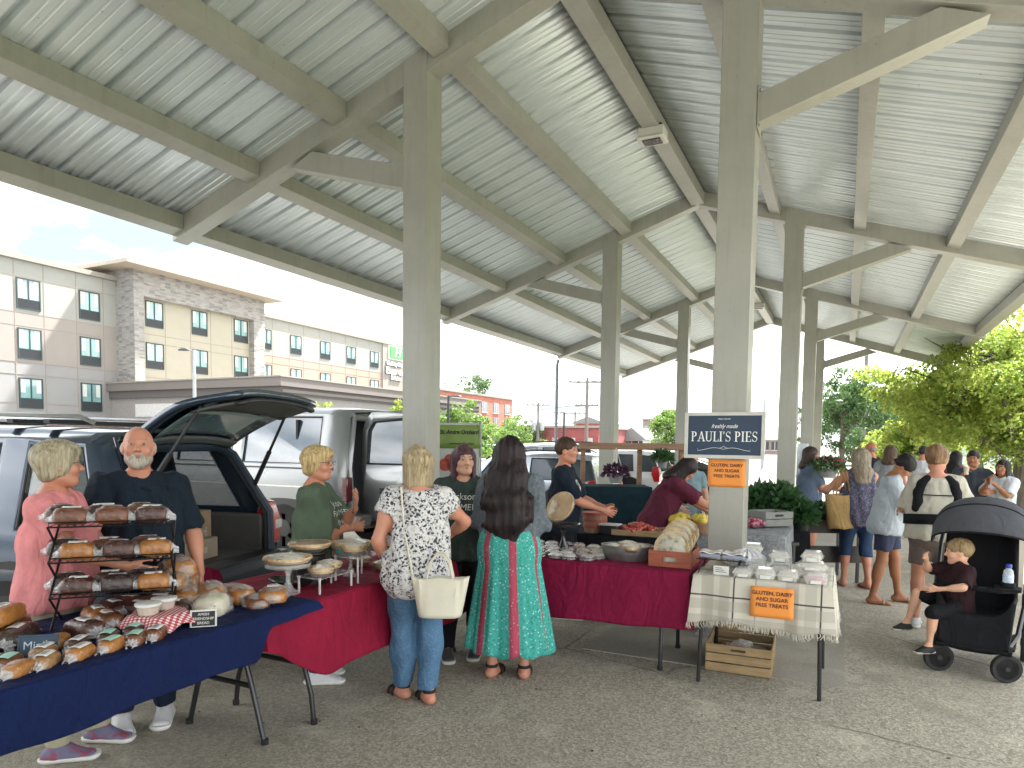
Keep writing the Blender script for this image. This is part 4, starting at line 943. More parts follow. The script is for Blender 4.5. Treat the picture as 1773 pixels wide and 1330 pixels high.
    for h_,k_,a_ in ((hipR,kR,aR),(hipL,kL,aL)):
        lf=(.65+.35*f)
        S.u(rc(h_,k_,.088*s*lf,.052*s*lf),.03); S.u(rc(k_,a_,.050*s*lf,.034*s),.015); c_=k_+(a_-k_)*.3+np.array([0,-.012*s,0]); S.u(rc(c_-(a_-k_)*.12,c_+(a_-k_)*.15,.052*s*lf,.044*s*lf),.03)
        S.u(el(k_+np.array([0,.012*s,0]),(.045*s*lf,.045*s*lf,.055*s*lf)),.02)
    parts=[S.mesh(bd)]
    # feet
    fdir=[]
    for i,a_ in enumerate((aR,aL)):
        fr=rot('Z',footrot[i]); fd=fr@np.array([0,1,0]); pitch=0
        if len(feet[i])>3: fd=nrm(fd*cos(feet[i][3])+np.array([0,0,1])*sin(feet[i][3]))
        fl_=fr@np.array([1,0,0]); up=np.cross(fl_,fd); fdir.append((fd,fl_,up))
        F=Shape(); b0=a_-up*.05*s; F.u(ecap(b0-fd*.035*s,b0+fd*.15*s+(-up)*.012*s,fl_,(.034*s,.032*s),(.046*s,.018*s)),.02); F.u(rc(a_,b0,.036*s,.034*s),.03); F.u(rc(a_+up*.05*s,b0+fd*.07*s,.03*s,.028*s),.03)
        if shoest in('sandal','flip'):
            for q in range(5): F.u(rc(b0+fd*.13*s+fl_*(q-2)*.017*s-up*.015*s,b0+fd*(.19-.006*abs(q-1.5))*s+fl_*(q-2)*.018*s-up*.02*s,.0115*s,.009*s),.006)
            parts.append(F.mesh(.006))
        else: parts.append(F.mesh(.01))
    # head
    hs=s*headscale*(1.0 if not child else 1.0)
    yaw,pit=head[0],head[1]; HR=rot('Z',bend[1]+yaw)@rot('X',-pit)
    hc=Nk+RS@np.array([0,.018*s,.135*s])*1.0+HR@np.array([0,.012,0])*s
    hp=lambda x,y,z: hc+HR@np.array([x,y,z])*hs
    B=HR.T
    G=Shape()
    G.u(el(hp(0,-.012,.028),(.074*hs,.094*hs,.088*hs),B),.02); G.u(el(hp(0,.018,-.028),(.057*hs,.068*hs,.078*hs),B),.035)
    G.u(el(hp(0,.055,-.088),(.026*hs,.024*hs,.02*hs),B),.03); 
    for q in (-1,1):
        G.u(rc(hp(q*.046,.0,-.065),hp(q*.02,.055,-.088),.024*hs,.019*hs),.03)
        G.u(el(hp(q*.036,.060,-.022),(.024*hs,.022*hs,.022*hs),B),.025)
        G.u(el(hp(q*.077,-.006,-.004),(.011*hs,.019*hs,.031*hs),B),.008); G.sub(el(hp(q*.086,.0,-.002),(.008*hs,.009*hs,.015*hs),B),.006)
        G.sub(el(hp(q*.031,.099,.012),(.017*hs,.02*hs,.012*hs),B),.012)
        G.u(el(hp(q*.012,.092,-.026),(.009*hs,.010*hs,.008*hs),B),.006)
    G.u(rc(hp(-.036,.076,.030),hp(.036,.076,.030),.012*hs,.012*hs),.012)
    G.u(rc(hp(0,.083,.012),hp(0,.106,-.020),.0085*hs,.0118*hs),.010)
    G.u(rc(hp(-.017,.079,-.052),hp(.017,.079,-.052),.0075*hs,.0075*hs),.008); G.u(rc(hp(-.012,.078,-.062),hp(.012,.078,-.062),.0075*hs,.0075*hs),.006)
    G.sub(rc(hp(-.02,.093,-.0568),hp(.02,.093,-.0568),.0042*hs,.0042*hs) if not open_mouth else el(hp(0,.092,-.058),(.014*hs,.014*hs,.008*hs),B),.004)
    G.u(rc(hp(0,-.022,-.05),Nk+RL@np.array([0,-.005,-.03])*s,.050*s*(.9 if fem else 1.),.056*s*(.88 if fem else 1.)),.03)
    parts.append(G.mesh(hd))
    # hands
    for i,(e,w,pal) in enumerate(((eR,wR,palmR),(eL,wL,palmL))):
        sd_=1 if i==0 else -1; D=nrm(w-e); bendv=None
        if pal is not None and len(pal)==3 and hasattr(pal[0],'__len__'): D=nrm(pal[1]); Np=pal[0]; T=pal[2]
        else: Np=(-sd_,0,0) if pal is None else pal; T=np.cross(Np,D)*(-sd_) 
        if pal is None: T=(0,1,.2)
        Hn=Shape(); Hn.u(rc(w-nrm(w-e)*.05*s,w,.029*s,.0245*s),.01); fingers(Hn,w+D*.012,D,Np,T,curl[i],s*.97); parts.append(Hn.mesh(.0042 if hd<.006 else .0065))
    ob=mesh_obj('person',parts,[skin]); ob.location=p0; ob.rotation_euler=(0,0,rz); tag(ob,label,'person',group)
    A={}
    # trousers / shorts
    if trs is not None:
        T_=Shape()
        T_.u(ecap(sp(0,0,-.06),sp(0,0,.06),lat,(hw*s,.112*f*s),(.142*f*s,.105*f*s)),.05,.010)
        for q in (-1,1): T_.u(el(sp(q*.075,-.055,-.05),(.085*s*f,.085*s*f,.095*s)),.05,.010)
        for h_,k_,a_ in ((hipR,kR,aR),(hipL,kL,aL)):
            lf=(.65+.35*f); T_.u(rc(h_,k_,.088*s*lf,.056*s*lf),.03,trloose); 
            if trlen<.45: T_.u(rc(k_,a_+np.array([0,0,-.02*s]),.056*s*lf,.046*s),.02,trloose); T_.u(rc(k_+(a_-k_)*.15,k_+(a_-k_)*.45,.05*s,.048*s),.03,trloose)
            else:
                d=nrm(k_-h_); pass
        if trlen>=.45:
            for h_,k_ in ((hipR,kR),(hipL,kL)): pass
            T2=Shape(); T2.ops=list(T_.ops)
            if seat is None: T2.cut((0,0,trlen*s),(0,0,-1))
            else:
                d=nrm(kR-hipR); T2.cut(hipR+d*trlen*s*.62,d)
            T_=T2
        elif seat is None: T_.cut((0,0,trlen*s),(0,0,-1))
        T_.cut(sp(0,0,.10),RL@np.array([0,0,1]))
        T_.noise(trnoise,26,hairseed+2,(1,1,.55))
        A['trousers']=T_; mesh_obj('trousers' if trlen<.45 else 'shorts',[T_.mesh(bd*.9)],[trs],ob)
    if shirt is not None:
        T_=Shape(); torso(T_,.013,.055)
        T_.u(ecap(sp(0,-.01,-.09),sp(0,0,.2),lat,(hw*s,.122*f*s),(.150*f*s,.112*f*s)),.06,.020)
        if not tank:
            for sh,e,w in ((shR,eR,wR),(shL,eL,wL)):
                if sleeve<=1: T_.u(rc(sh,sh+(e-sh)*sleeve,(.054*s)*(.6+.4*f)-.008,.050*s*(.6+.4*f)),.04,sleeve_loose)
                else: T_.u(rc(sh,e,.054*s,.044*s),.035,sleeve_loose); T_.u(rc(e,e+(w-e)*(sleeve-1),.042*s,.036*s),.02,sleeve_loose)
            for sh,e,w in ((shR,eR,wR),(shL,eL,wL)):
                if sleeve<=1:
                    d=nrm(e-sh); c_=sh+(e-sh)*sleeve; 
                    # trim the rounded sleeve end only
                    T_.sub(rc(c_+d*(.062*s+sleeve_loose),c_+d*.2*s,.085*s,.085*s),.004) if sleeve<.9 else None
        else:
            for q in (-1,1): T_.sub(rc(sp(q*.215,-.02,.36),sp(q*.205,-.02,.55),.062*s,.062*s),.01)
        T_.cut(sp(0,0,-.09-shirtlen),RL@np.array([0,0,-1]))
        T_.cut(Nk+RL@np.array([0,0,.0])*s,RL@np.array([0,-.35,1])); T_.sub(el(Nk+RL@np.array([0,.06,.02])*s,(.062*s,.06*s,(neckcut+.01)*s)),.006)
        T_.noise(shirtnoise,20,hairseed,(1,1,.7)); T_.noise(shirtnoise*.35,55,hairseed+5,(1,1,.8))
        A['shirt']=T_; mesh_obj('shirt',[T_.mesh(bd*.85)],[shirt],ob)
    # hair
    if hair is not None:
        K=Shape(); g=.012*hs
        if hairst!='bald': K.u(el(hp(0,-.016,.034),(.080*hs,.100*hs,.093*hs),B),.02,.006*hs)
        if hairst=='short': 
            K.sub(el(hp(0,.125,-.045),(.085*hs,.085*hs,.11*hs),B),.012); K.cut(hp(0,-.02,-.058),HR@np.array([0,.35,-1.]))
            for q in (-1,1): K.sub(el(hp(q*.085,.02,-.045),(.03*hs,.045*hs,.055*hs),B),.008)
        elif hairst=='bob' or hairst=='fluffy':
            L=-.12 if hairst=='bob' else -.045
            for q in (-1,1): K.u(ecap(hp(q*.058,-.03,.04),hp(q*.060,-.025,L),HR@np.array([0,1,0]),(.058*hs,.030*hs),(.050*hs,.026*hs)),.03)
            K.u(ecap(hp(0,-.06,.03),hp(0,-.062,L-.01),HR@np.array([1,0,0]),(.085*hs,.045*hs),(.078*hs,.036*hs)),.03)
            if hairst=='fluffy': K.u(el(hp(0,-.025,.05),(.086*hs,.102*hs,.085*hs),B),.03); K.u(el(hp(0,.05,.085),(.06*hs,.05*hs,.035*hs),B),.03)
            K.sub(el(hp(0,.13,-.04),(.072*hs,.085*hs,.105*hs),B),.012)
        elif hairst=='long' or hairst=='verylong' or hairst=='mid':
            L={'mid':.24,'long':.34,'verylong':.66}[hairst]
            bk=lambda x,y,z: np.array(hp(x,y,0))+np.array([0,0,z])*s
            K.u(ecap(hp(0,-.045,.03),Nk+RL@np.array([0,-.075,-.02])*s,lat,(.088*hs,.06*hs),(.10*hs,.055*hs)),.04)
            if hairst!='verylong':
                for q in (-1,1): K.u(ecap(hp(q*.062,-.01,.03),Nk+RL@np.array([q*.085,.01,.16-L])*s,RL@np.array([0,1,0]),(.052*hs,.030*hs),(.045*hs,.024*hs)),.03)
                K.u(ecap(Nk+RL@np.array([0,-.075,-.02])*s,Nk+RL@np.array([0,-.10,.20-L])*s,lat,(.105*s,.045*s),(.09*s,.032*s)),.04)
            else:
                a0=Nk+RL@np.array([0,-.085,-.02])*s; a1=sp(0,-.145,.32); a2=sp(.02,-.155,.18); a3=sp(.06,-.15,.0)
                K.u(ecap(a0,a1,lat,(.100*s,.05*s),(.128*s,.044*s)),.09); K.u(ecap(a1,a2,lat,(.128*s,.044*s),(.112*s,.038*s)),.09); K.u(ecap(a2,a3,lat,(.112*s,.038*s),(.028*s,.02*s)),.09); K.u(ecap(np.array(hp(0,-.05,.02)),a1,lat,(.085*s,.05*s),(.12*s,.04*s)),.05)
            K.sub(el(hp(0,.135,-.05),(.066*hs,.085*hs,.125*hs),B),.012)
        elif hairst=='bald':
            K.u(ecap(hp(-.050,-.040,.0),hp(.050,-.040,.0),HR@np.array([0,1,0]),(.054*hs,.042*hs),(.054*hs,.042*hs)),.02)
            K.u(el(hp(0,-.05,-.0),(.075*hs,.062*hs,.055*hs),B),.02,.004)
            K.sub(el(hp(0,.10,.0),(.13*hs,.095*hs,.2*hs),B),.008); K.sub(el(hp(0,-.0,.115),(.07*hs,.12*hs,.06*hs),B),.01)
            for q in (-1,1): K.sub(rc(hp(q*.118,-.03,.05),hp(q*.118,-.03,-.08),.031*hs,.031*hs),.01)
        elif hairst=='bun':
            K.sub(el(hp(0,.125,-.045),(.085*hs,.085*hs,.11*hs),B),.012); K.cut(hp(0,-.02,-.05),HR@np.array([0,.45,-1.])); K.u(el(hp(.0,-.10,.075),(.042*hs,.038*hs,.036*hs),B),.01)
        elif hairst=='back':
            K.u(el(hp(0,-.03,.05),(.086*hs,.105*hs,.09*hs),B),.03); K.sub(el(hp(0,.125,-.04),(.08*hs,.085*hs,.10*hs),B),.012); K.cut(hp(0,-.02,-.07),HR@np.array([0,.2,-1.]))
            K.u(rc(hp(.05,-.075,.0),hp(.02,-.12,-.03),.02*hs,.016*hs),.02)
        fr=(34,34,6) 
        K.noise(.0034,1.0,hairseed,(52,52,3),7); K.noise(.0014,1.0,hairseed+9,(170,170,8),6)
        h_=hh or (.0065 if hd<.0065 else .009)
        mesh_obj('hair',[K.mesh(h_)],[hair],ob)
    if beard is not None:
        K=Shape(); K.u(el(hp(0,.045,-.075),(.052*hs,.046*hs,.042*hs),B),.02); K.u(el(hp(0,.066,-.098),(.034*hs,.026*hs,.028*hs),B),.02)
        for q in (-1,1): K.u(rc(hp(q*.058,.01,-.03),hp(q*.045,.04,-.07),.012*hs,.02*hs),.02)
        K.u(rc(hp(-.024,.084,-.050),hp(.024,.084,-.050),.008*hs,.008*hs),.01)
        K.sub(el(hp(0,.100,-.060),(.016*hs,.018*hs,.008*hs),B),.004); K.noise(.0022,1.,5,(150,150,60),6)
        mesh_obj('beard',[K.mesh(.0055)],[beard],ob)
    if details:
        for q in (-1,1):
            a=MB(); c=hp(q*.031,.0790,.0105); 
            a.lathe([(0,-.0125*hs)]+[(.0125*hs*sin(t*pi/8),-.0125*hs*cos(t*pi/8)) for t in range(1,8)]+[(0,.0125*hs)],12,T=Matrix.Translation(Vector(c))@Matrix.Diagonal((1,1,.62,1)))
            e_=a.build('eye',eyew,ob,smooth=180)
            a=MB(); fw=HR@np.array([0,1,0]); c2=c+fw*.0095*hs; T=Matrix.Translation(Vector(c2))@Vector(fw).to_track_quat('Z','Y').to_matrix().to_4x4(); a.lathe([(.0062*hs,0),(.0055*hs,.0025*hs),(0,.0036*hs)],12,T=T@Matrix.Diagonal((.8,.8,1,1))); a.build('iris',eyed,e_,smooth=180)
            a=MB(); a.tube([hp(q*.012,.0905,.028),hp(q*.030,.0925,.035),hp(q*.047,.082,.030)],[.003*hs,.004*hs,.002*hs],6,flat=.6); a.build('eyebrow',hair if (hair and not beard) else (beard or hair or eyed),ob)
        if lip:
            a=MB(); a.tube([hp(-.021,.081,-.0565),hp(-.008,.0885,-.0525),hp(0,.0885,-.0535),hp(.008,.0885,-.0525),hp(.021,.081,-.0565)],[.0015*hs,.0035*hs,.0034*hs,.0035*hs,.0015*hs],6)
            a.tube([hp(-.019,.081,-.058),hp(0,.087,-.0625),hp(.019,.081,-.058)],[.0015*hs,.0048*hs,.0015*hs],6); a.build('lips',lipm,ob)
    if glasses:
        a=MB()
        for q in (-1,1): a.tube([hp(q*.032+.021*cos(t),.1085,.010+.0155*sin(t)) for t in np.linspace(0,2*pi,14)[:-1]],.0016*hs,6,closed=True); a.tube([hp(q*.053,.107,.014),hp(q*.074,.07,.016),hp(q*.080,-.005,.008)],.0017*hs,5)
        a.tube([hp(-.011,.1085,.012),hp(.011,.1085,.012)],.0014*hs,5); g_=a.build('glasses',framem,ob)
        for q in (-1,1):
            a=MB(); a.add([hp(q*.032+.020*cos(t),.1085,.010+.0148*sin(t)) for t in np.linspace(0,2*pi,13)[:-1]],[tuple(range(12))]); a.build('lens',lensm,g_,smooth=0)
    # shoes
    for i,a_ in enumerate((aR,aL)):
        fd,fl_,up=fdir[i]; b0=a_-up*.05*s
        if shoest=='shoe':
            K=Shape(); K.u(ecap(b0-fd*.04*s,b0+fd*.16*s-up*.012*s,fl_,(.040*s,.038*s),(.050*s,.026*s)),.02); K.u(rc(a_-up*.01*s,b0+up*.01*s,.042*s,.042*s),.03); K.u(rc(a_-up*.005+fd*.03*s,b0+fd*.09*s,.035*s,.034*s),.03)
            K.cut(b0-up*.028*s,-up); K.cut(a_+up*.012*s,up)
            so_=mesh_obj('shoe',[K.mesh(.0075)],[shoe[0]],ob)
            K=Shape(); K.u(ecap(b0-fd*.045*s,b0+fd*.165*s-up*.006*s,fl_,(.050*s,.045*s),(.058*s,.045*s)),.02); K.cut(b0-up*.006*s,up); K.cut(b0-up*.035*s,-up)
            mesh_obj('sole',[K.mesh(.006)],[shoe[1]],so_)
            a=MB()
            for q in range(4): c=b0+fd*(.055+.022*q)*s+up*(.040-.007*q)*s; a.tube([c-fl_*.02*s,c+up*.004*s,c+fl_*.02*s],.003*s,5)
            a.build('laces',shoe[2] if len(shoe)>2 else shoe[1],so_)
        else:
            K=Shape(); K.u(ecap(b0-fd*.045*s,b0+fd*.19*s,fl_,(.044*s,.03*s),(.056*s,.03*s)),.02); K.cut(b0-up*.024*s,up); K.cut(b0-up*.046*s,-up)
            so_=mesh_obj('sandal',[K.mesh(.0075)],[shoe[0]],ob)
            a=MB()
            def strap(t,h,w):
                c=b0+fd*t*s; a.grid(lambda u,v:tuple(c+fl_*(cos(pi*u)*.052*s)+up*((sin(pi*u)**.7)*h*s-.026*s)+fd*(v-.5)*w*s),10,1)
            if shoest=='sandal': strap(.115,.052,.03); strap(.065,.070,.028); 
            else: strap(.11,.045,.02)
            a.build('strap',shoe[1],so_,thick=.004)
            if shoest=='sandal' and len(shoe)>2:
                a=MB(); a.tube([a_+fd*.03*s*0-up*.0+ (fd*cos(t)*.042+fl_*sin(t)*.040)*s for t in np.linspace(0,2*pi,15)[:-1]],.006*s,6,closed=True,flat=2.); a.build('ankle_strap',shoe[1],so_)
    return dict(o=ob,A=A,sp=sp,hp=hp,s=s,RL=RL,HR=HR,wR=wR,wL=wL,eR=eR,eL=eL,shR=shR,shL=shL,P=P,Nk=Nk,hs=hs,kR=kR,aR=aR,lat=lat)
def project(me,sh,nrm_,off=.003):
    v=np.array([x.co for x in me.vertices],f32); n=nrm(nrm_).astype(f32)
    for k in range(40):
        d=sh.ev(v); v-=n*(d[:,None]*.8)
    v+=n*off
    me.vertices.foreach_set('co',v.ravel()); me.update()
def print_on(pd,body,size,pos,m,name='print',align='CENTER',shear=0,bold=.0,dirn=(0,1,0),sx=1,garment='shirt',back=False):
    n=pd['RL']@np.array(dirn,float); c=np.array(pos)+n*.12
    o=text(body,size,name,m,pd['o'],face(c,n),0,bold,sx=sx,align=align,shear=shear)
    bm=bmesh.new(); bm.from_mesh(o.data); bmesh.ops.triangulate(bm,faces=bm.faces)
    for _ in range(2): bmesh.ops.subdivide_edges(bm,edges=[e for e in bm.edges if e.calc_length()>size*.22],cuts=1)
    bm.to_mesh(o.data); bm.free(); project(o.data,pd['A'][garment],n); return o
def to_px(p,o): return None
# ---------------------------------------------------------------- stall tables and cloths
legm=mat('dark_tube',(.045,.047,.05),.35,.6); ttop=mat('table_plastic',(.5,.5,.48),.6)
def fold_table(label,x0,y0,x1,y1,z=.735,long='Y',bent=True,group='folding tables under the cloths',name='folding_table',kind=0):
    cx_,cy_=(x0+x1)/2,(y0+y1)/2; t=thing(name,label,'table',(cx_,cy_,0),0,group)
    dx,dy=(x1-x0)/2,(y1-y0)/2
    a=MB(); a.box(-dx,-dy,z-.04,dx,dy,z); a.build('table_top',ttop,t,bevel=.008)
    if not bent:
        for sx in (-1,1):
            for sy in (-1,1):
                a=MB(); a.tube([(sx*(dx-.04),sy*(dy-.04),z-.04),(sx*(dx-.02),sy*(dy-.02),0)],.013,10); a.build('leg',legm,t)
        return t
    for e in (-1,1):
        for s in (-1,1):
            a=MB()
            if long=='Y':
                y_=e*(dy-.28); y_=e*(dy-.02-.0) if kind==0 and e>0 else y_; pts=[(s*.10,y_,z-.04),(s*.12,y_,z-.2),(s*.20,y_,.30),(s*(dx-.09),y_,0)] if kind==0 else [(s*.14,y_,z-.04),(s*.17,y_,z-.2),(s*.29,y_,.17),(s*(dx-.07),y_,0)]
            else:
                x_=e*(dx-.22); pts=[(x_,s*.2,z-.04),(x_+e*.01,s*.22,z-.2),(x_+e*.05,s*(dy-.09),.36),(x_+e*.05,s*(dy-.07),0)]
            a.tube(pts,.0145,10); a.lathe([(.02,0),(.02,.03),(.0,.031)],10,pts[-1]); a.build('leg',legm,t)
        a=MB()
        if long=='Y': yq=e*(dy-.02) if (kind==0 and e>0) else e*(dy-.28); zq=.30 if kind==0 else .34; xq=.20 if kind==0 else .23; a.tube([(-xq,yq,zq),(xq,yq,zq)],.015,8)
        else: a.tube([(e*(dx-.22)+e*.035,-(dy-.13),.42),(e*(dx-.22)+e*.035,(dy-.13),.42)],.015,8)
        a.build('crossbar',legm,t)
    return t
def drape(x0,y0,x1,y1,z,drops,seed=0,fold=.018,flare=.03,hemw=.02,nx=40,ny=40,r=.012,nf=9,nv=22,dfn=None):
    """table cloth as one sheet: top with rounded edge and four hanging sides; drops=(W,E,S,N)"""
    rg=np.random.default_rng(seed); ph=rg.uniform(0,6.3,8)
    m=MB(); cx_,cy_=(x0+x1)/2,(y0+y1)/2
    # perimeter parameter
    per=[];n1=nx;n2=ny
    for i in range(n1): per.append((x0+(x1-x0)*i/n1,y0,0,-1,drops[2]))
    for i in range(n2): per.append((x1,y0+(y1-y0)*i/n2,1,0,drops[1]))
    for i in range(n1): per.append((x1-(x1-x0)*i/n1,y1,0,1,drops[3]))
    for i in range(n2): per.append((x0,y1-(y1-y0)*i/n2,-1,0,drops[0]))
    # smooth corner drops
    Np_=len(per); D=np.array([(dfn(p) if dfn else p[4]) for p in per]); 
    for _ in range(3): D=(np.roll(D,1)+D*2+np.roll(D,-1))/4
    nn=np.array([[p[2],p[3]] for p in per],float)
    for _ in range(3): nn=(np.roll(nn,1,0)+nn*2+np.roll(nn,-1,0))/4
    vs=[];
    s_=np.arange(Np_)/Np_
    for j in range(nv+1):
        v=j/nv
        for i,p in enumerate(per):
            a=s_[i]*2*pi
            w=(sin(a*nf+ph[0])*.5+sin(a*(nf*1.7)+ph[1])*.35+sin(a*nf*3.1+ph[2])*.18)
            off=.004+flare*v+fold*w*v**.8
            corner=max(0,1-min(abs(i-k) if abs(i-k)<Np_/2 else Np_-abs(i-k) for k in (0,n1,n1+n2,2*n1+n2))/3.)
            off+=corner*.035*v
            d=D[i]*(1+.0*corner)+hemw*sin(a*5+ph[3])+hemw*.6*sin(a*11+ph[4])
            vs.append((p[0]+nn[i][0]*off-cx_,p[1]+nn[i][1]*off-cy_,z+.004-(r*.5 if j==1 else 0)-d*v))
    fs=[]
    for j in range(nv):
        for i in range(Np_):
            k=(i+1)%Np_; fs.append((j*Np_+i,(j+1)*Np_+i,(j+1)*Np_+k,j*Np_+k))
    m.add(vs,fs)
    # top sheet from concentric rings
    def top(u,v):
        return (x0-cx_+(x1-x0)*u, y0-cy_+(y1-y0)*v, z+.0045+.0012*sin(13*u+ph[5])*sin(9*v+ph[6]))
    m.grid(top,nx,ny)
    return m,Vector((cx_,cy_,0))
def weld(o,d=.0008):
    b=bmesh.new(); b.from_mesh(o.data); bmesh.ops.remove_doubles(b,verts=b.verts,dist=d); bmesh.ops.recalc_face_normals(b,faces=b.faces); b.to_mesh(o.data); b.free()
    o.data.polygons.foreach_set('use_smooth',[True]*len(o.data.polygons)); o.data.set_sharp_from_angle(angle=radians(50))
bluec=cloth('blue_cloth',(.002,.010,.060),.2,.5,.85,300,vs=3); redc=cloth('crimson_cloth',(.23,.005,.030),.15,.4,.8,300,vs=3); redc2=cloth('wine_cloth',(.21,.006,.045),.12,.4,.8,300,vs=3)
fold_table('folding table with angled dark legs under the blue cloth',-.95,-4.92,-.19,-3.24)
m,c=drape(-.965,-4.95,-.115,-3.04,.747,(.45,.5,.4,.2),1,.010,.015,.010,ny=80,dfn=lambda p:(.05 if (p[1]>-3.43 and p[0]>-.9) else (.215 if p[0]>-.3 else p[4])))
o=m.build('tablecloth',bluec,thick=.003,smooth=50,loc=c); weld(o); tag(o,'navy blue cloth over the bread table at the lower left','tablecloth')
fold_table('folding table with bent grey legs under the bright crimson cloth',-.92,-3.22,-.16,-1.12,kind=1)
m,c=drape(-.935,-3.38,-.145,-1.10,.735,(.35,.41,.2,.35),2,.028,.035,.012,nf=7,ny=60,dfn=lambda p:min(p[4],.17+max(0,p[1]+3.38)*.62))
o=m.build('tablecloth',redc,thick=.003,smooth=50,loc=c); weld(o); tag(o,'bright crimson cloth over the pie stand table','tablecloth')
fold_table('long folding table with dark legs under the wine red cloth',-.34,-1.14,1.47,-.42,long='X')
m,c=drape(-.36,-1.17,1.50,-.40,.735,(.35,.40,.41,.3),3,.010,.02,.012)
o=m.build('tablecloth',redc2,thick=.003,smooth=50,loc=c); weld(o); tag(o,'wine red cloth over the long table behind the woman in the teal skirt','tablecloth')
# plaid throw over the card table
fold_table('square card table with straight black legs under the plaid throw',1.57,-1.20,2.37,-.46,bent=False,group=None,name='card_table')
def plaid():
    m,nt,b,out=nodemat('plaid_throw'); tc=N(nt,'TexCoord'); sp=N(nt,'SeparateXYZ'); nt.links.new(tc.outputs['UV'],sp.inputs[0])
    col=None; base=(.60,.57,.49)
    def band(src,stops): return ramp(nt,src,stops)
    def frac(s,k):
        a=N(nt,'Math',operation='MULTIPLY',i_1=k); nt.links.new(s,a.inputs[0]); f=N(nt,'Math',operation='FRACT'); nt.links.new(a.outputs[0],f.inputs[0]); return f.outputs[0]
    fx=frac(sp.outputs[0],1.9); fy=frac(sp.outputs[1],1.9)
    def bands(f):
        wd=band(f,[(.0,0),(.05,0),(.051,.55),(.2,.55),(.201,0),(.27,0),(.271,.4),(.40,.4),(.401,0),(1,0)])
        ln=band(f,[(.0,0),(.44,0),(.441,.95),(.458,.95),(.459,0),(.7,0),(.701,.5),(.712,.5),(.713,0),(1,0)])
        return wd,ln
    c=base
    for f in (fx,fy):
        wd,ln=bands(f); c=mixc(nt,wd,c,(.36,.33,.28)); c=mixc(nt,ln,c,(.045,.045,.05))
    nt.links.new(c,b.inputs['Base Color']); b.inputs['Roughness'].default_value=.95
    v=coords(nt); bump(nt,b,noisetex(nt,v,170,2,.6),.5,.003); return m
pl=plaid()
X0,Y0_,X1,Y1_=1.55,-1.22,2.40,-.44
m,c=drape(X0,Y0_,X1,Y1_,.74,(.34,.33,.30,.3),6,.022,.03,.012,nf=8,nx=36,ny=34)
o=m.build('plaid_throw',pl,thick=.004,smooth=50,loc=c)
me=o.data; uv=me.uv_layers.new(name='UVMap')
Lw=[]
for p in me.polygons:
    for li in p.loop_indices:
        v=me.vertices[me.loops[li].vertex_index].co; w_=v+c; dx=max(0,X0-w_.x,w_.x-X1); dy=max(0,Y0_-w_.y,w_.y-Y1_); dr=.74-w_.z
        u_=w_.x; v_=w_.y
        if dr>.01:
            n_=p.normal
            if abs(n_.x)>abs(n_.y): u_=(X1+dr if n_.x>0 else X0-dr)
            else: v_=(Y1_+dr if w_.y>-.8 else Y0_-dr)
        uv.data[li].uv=(u_,v_)
weld(o,.0004); tag(o,'cream and grey plaid fringed throw over the card table','throw')
fr=MB(); rg=np.random.default_rng(4)
vv=[v.co.copy() for v in o.data.vertices]; ring=sorted([v for v in vv if v.z<.74-.27],key=lambda v:atan2(v.y,v.x))
low={}
for v in ring:
    k=int((atan2(v.y,v.x)+pi)/(2*pi)*150); 
    if k not in low or v.z<low[k].z: low[k]=v
ks=sorted(low)
for a_,b_ in zip(ks,ks[1:]+ks[:1]):
    for q in range(3):
        p=low[a_].lerp(low[b_],q/3); L=rg.uniform(.028,.045)
        if (low[a_]-low[b_]).length>.12: continue
        fr.tube([p+Vector((0,0,.004)),p+Vector((rg.normal(0,.004),rg.normal(0,.004),-L*.5)),p+Vector((rg.normal(0,.008),rg.normal(0,.008),-L))],[.0028,.0035,.002],4)
fr.build('fringe',mat('fringe_wool',(.55,.52,.44),.95),o)
# ---------------------------------------------------------------- baked goods
def crust(name,a_,b_,wrap=.8,rough=.4,flour=None):
    m,nt,b,out=nodemat(name); v=coords(nt); f=noisetex(nt,v,14,5,.65); f2=noisetex(nt,v,40,4,.7,1.5)
    c=ramp(nt,f,[(.3,lin(a_)),(.65,lin(b_))])
    sz=N(nt,'SeparateXYZ'); tc=N(nt,'TexCoord'); nt.links.new(tc.outputs['Normal'],sz.inputs[0])
    c=mixc(nt,ramp(nt,f2,[(.62,0),(.70,.55)]),c,(.75,.74,.72) if wrap>.5 else [x*.6 for x in lin(a_)])
    nt.links.new(c,b.inputs['Base Color']); b.inputs['Roughness'].default_value=rough; b.inputs['Coat Weight'].default_value=wrap; b.inputs['Coat Roughness'].default_value=.04
    n1=bump(nt,b,f2,.55,.006); 
    cn=N(nt,'Bump'); cn.inputs['Strength'].default_value=.9; cn.inputs['Distance'].default_value=.008; nt.links.new(noisetex(nt,v,26,3,.6,2.5),cn.inputs['Height']); nt.links.new(cn.outputs[0],b.inputs['Coat Normal']); return m
LO=[crust('loaf_dark','#2e140c','#522616'),crust('loaf_brown','#4a2412','#7c4520'),crust('loaf_gold','#7c4a1c','#b87a34'),crust('loaf_choc','#1d1210','#3a241c'),crust('loaf_tan','#7a5534','#a98052')]
LON=['dark brown','brown','golden','chocolate brown','tan']
film=mat('plastic_film',(.85,.87,.9),.08,0,alpha=.30,spec=1,coat=1,bmp=1,bs=40,bd=.01); lab=mat('paper_label',(.72,.72,.70),.6,var=.03); labk=mat('label_print',(.1,.08,.09),.7); mint=mat('mint_label',(.35,.62,.52),.6)
_loaf={}
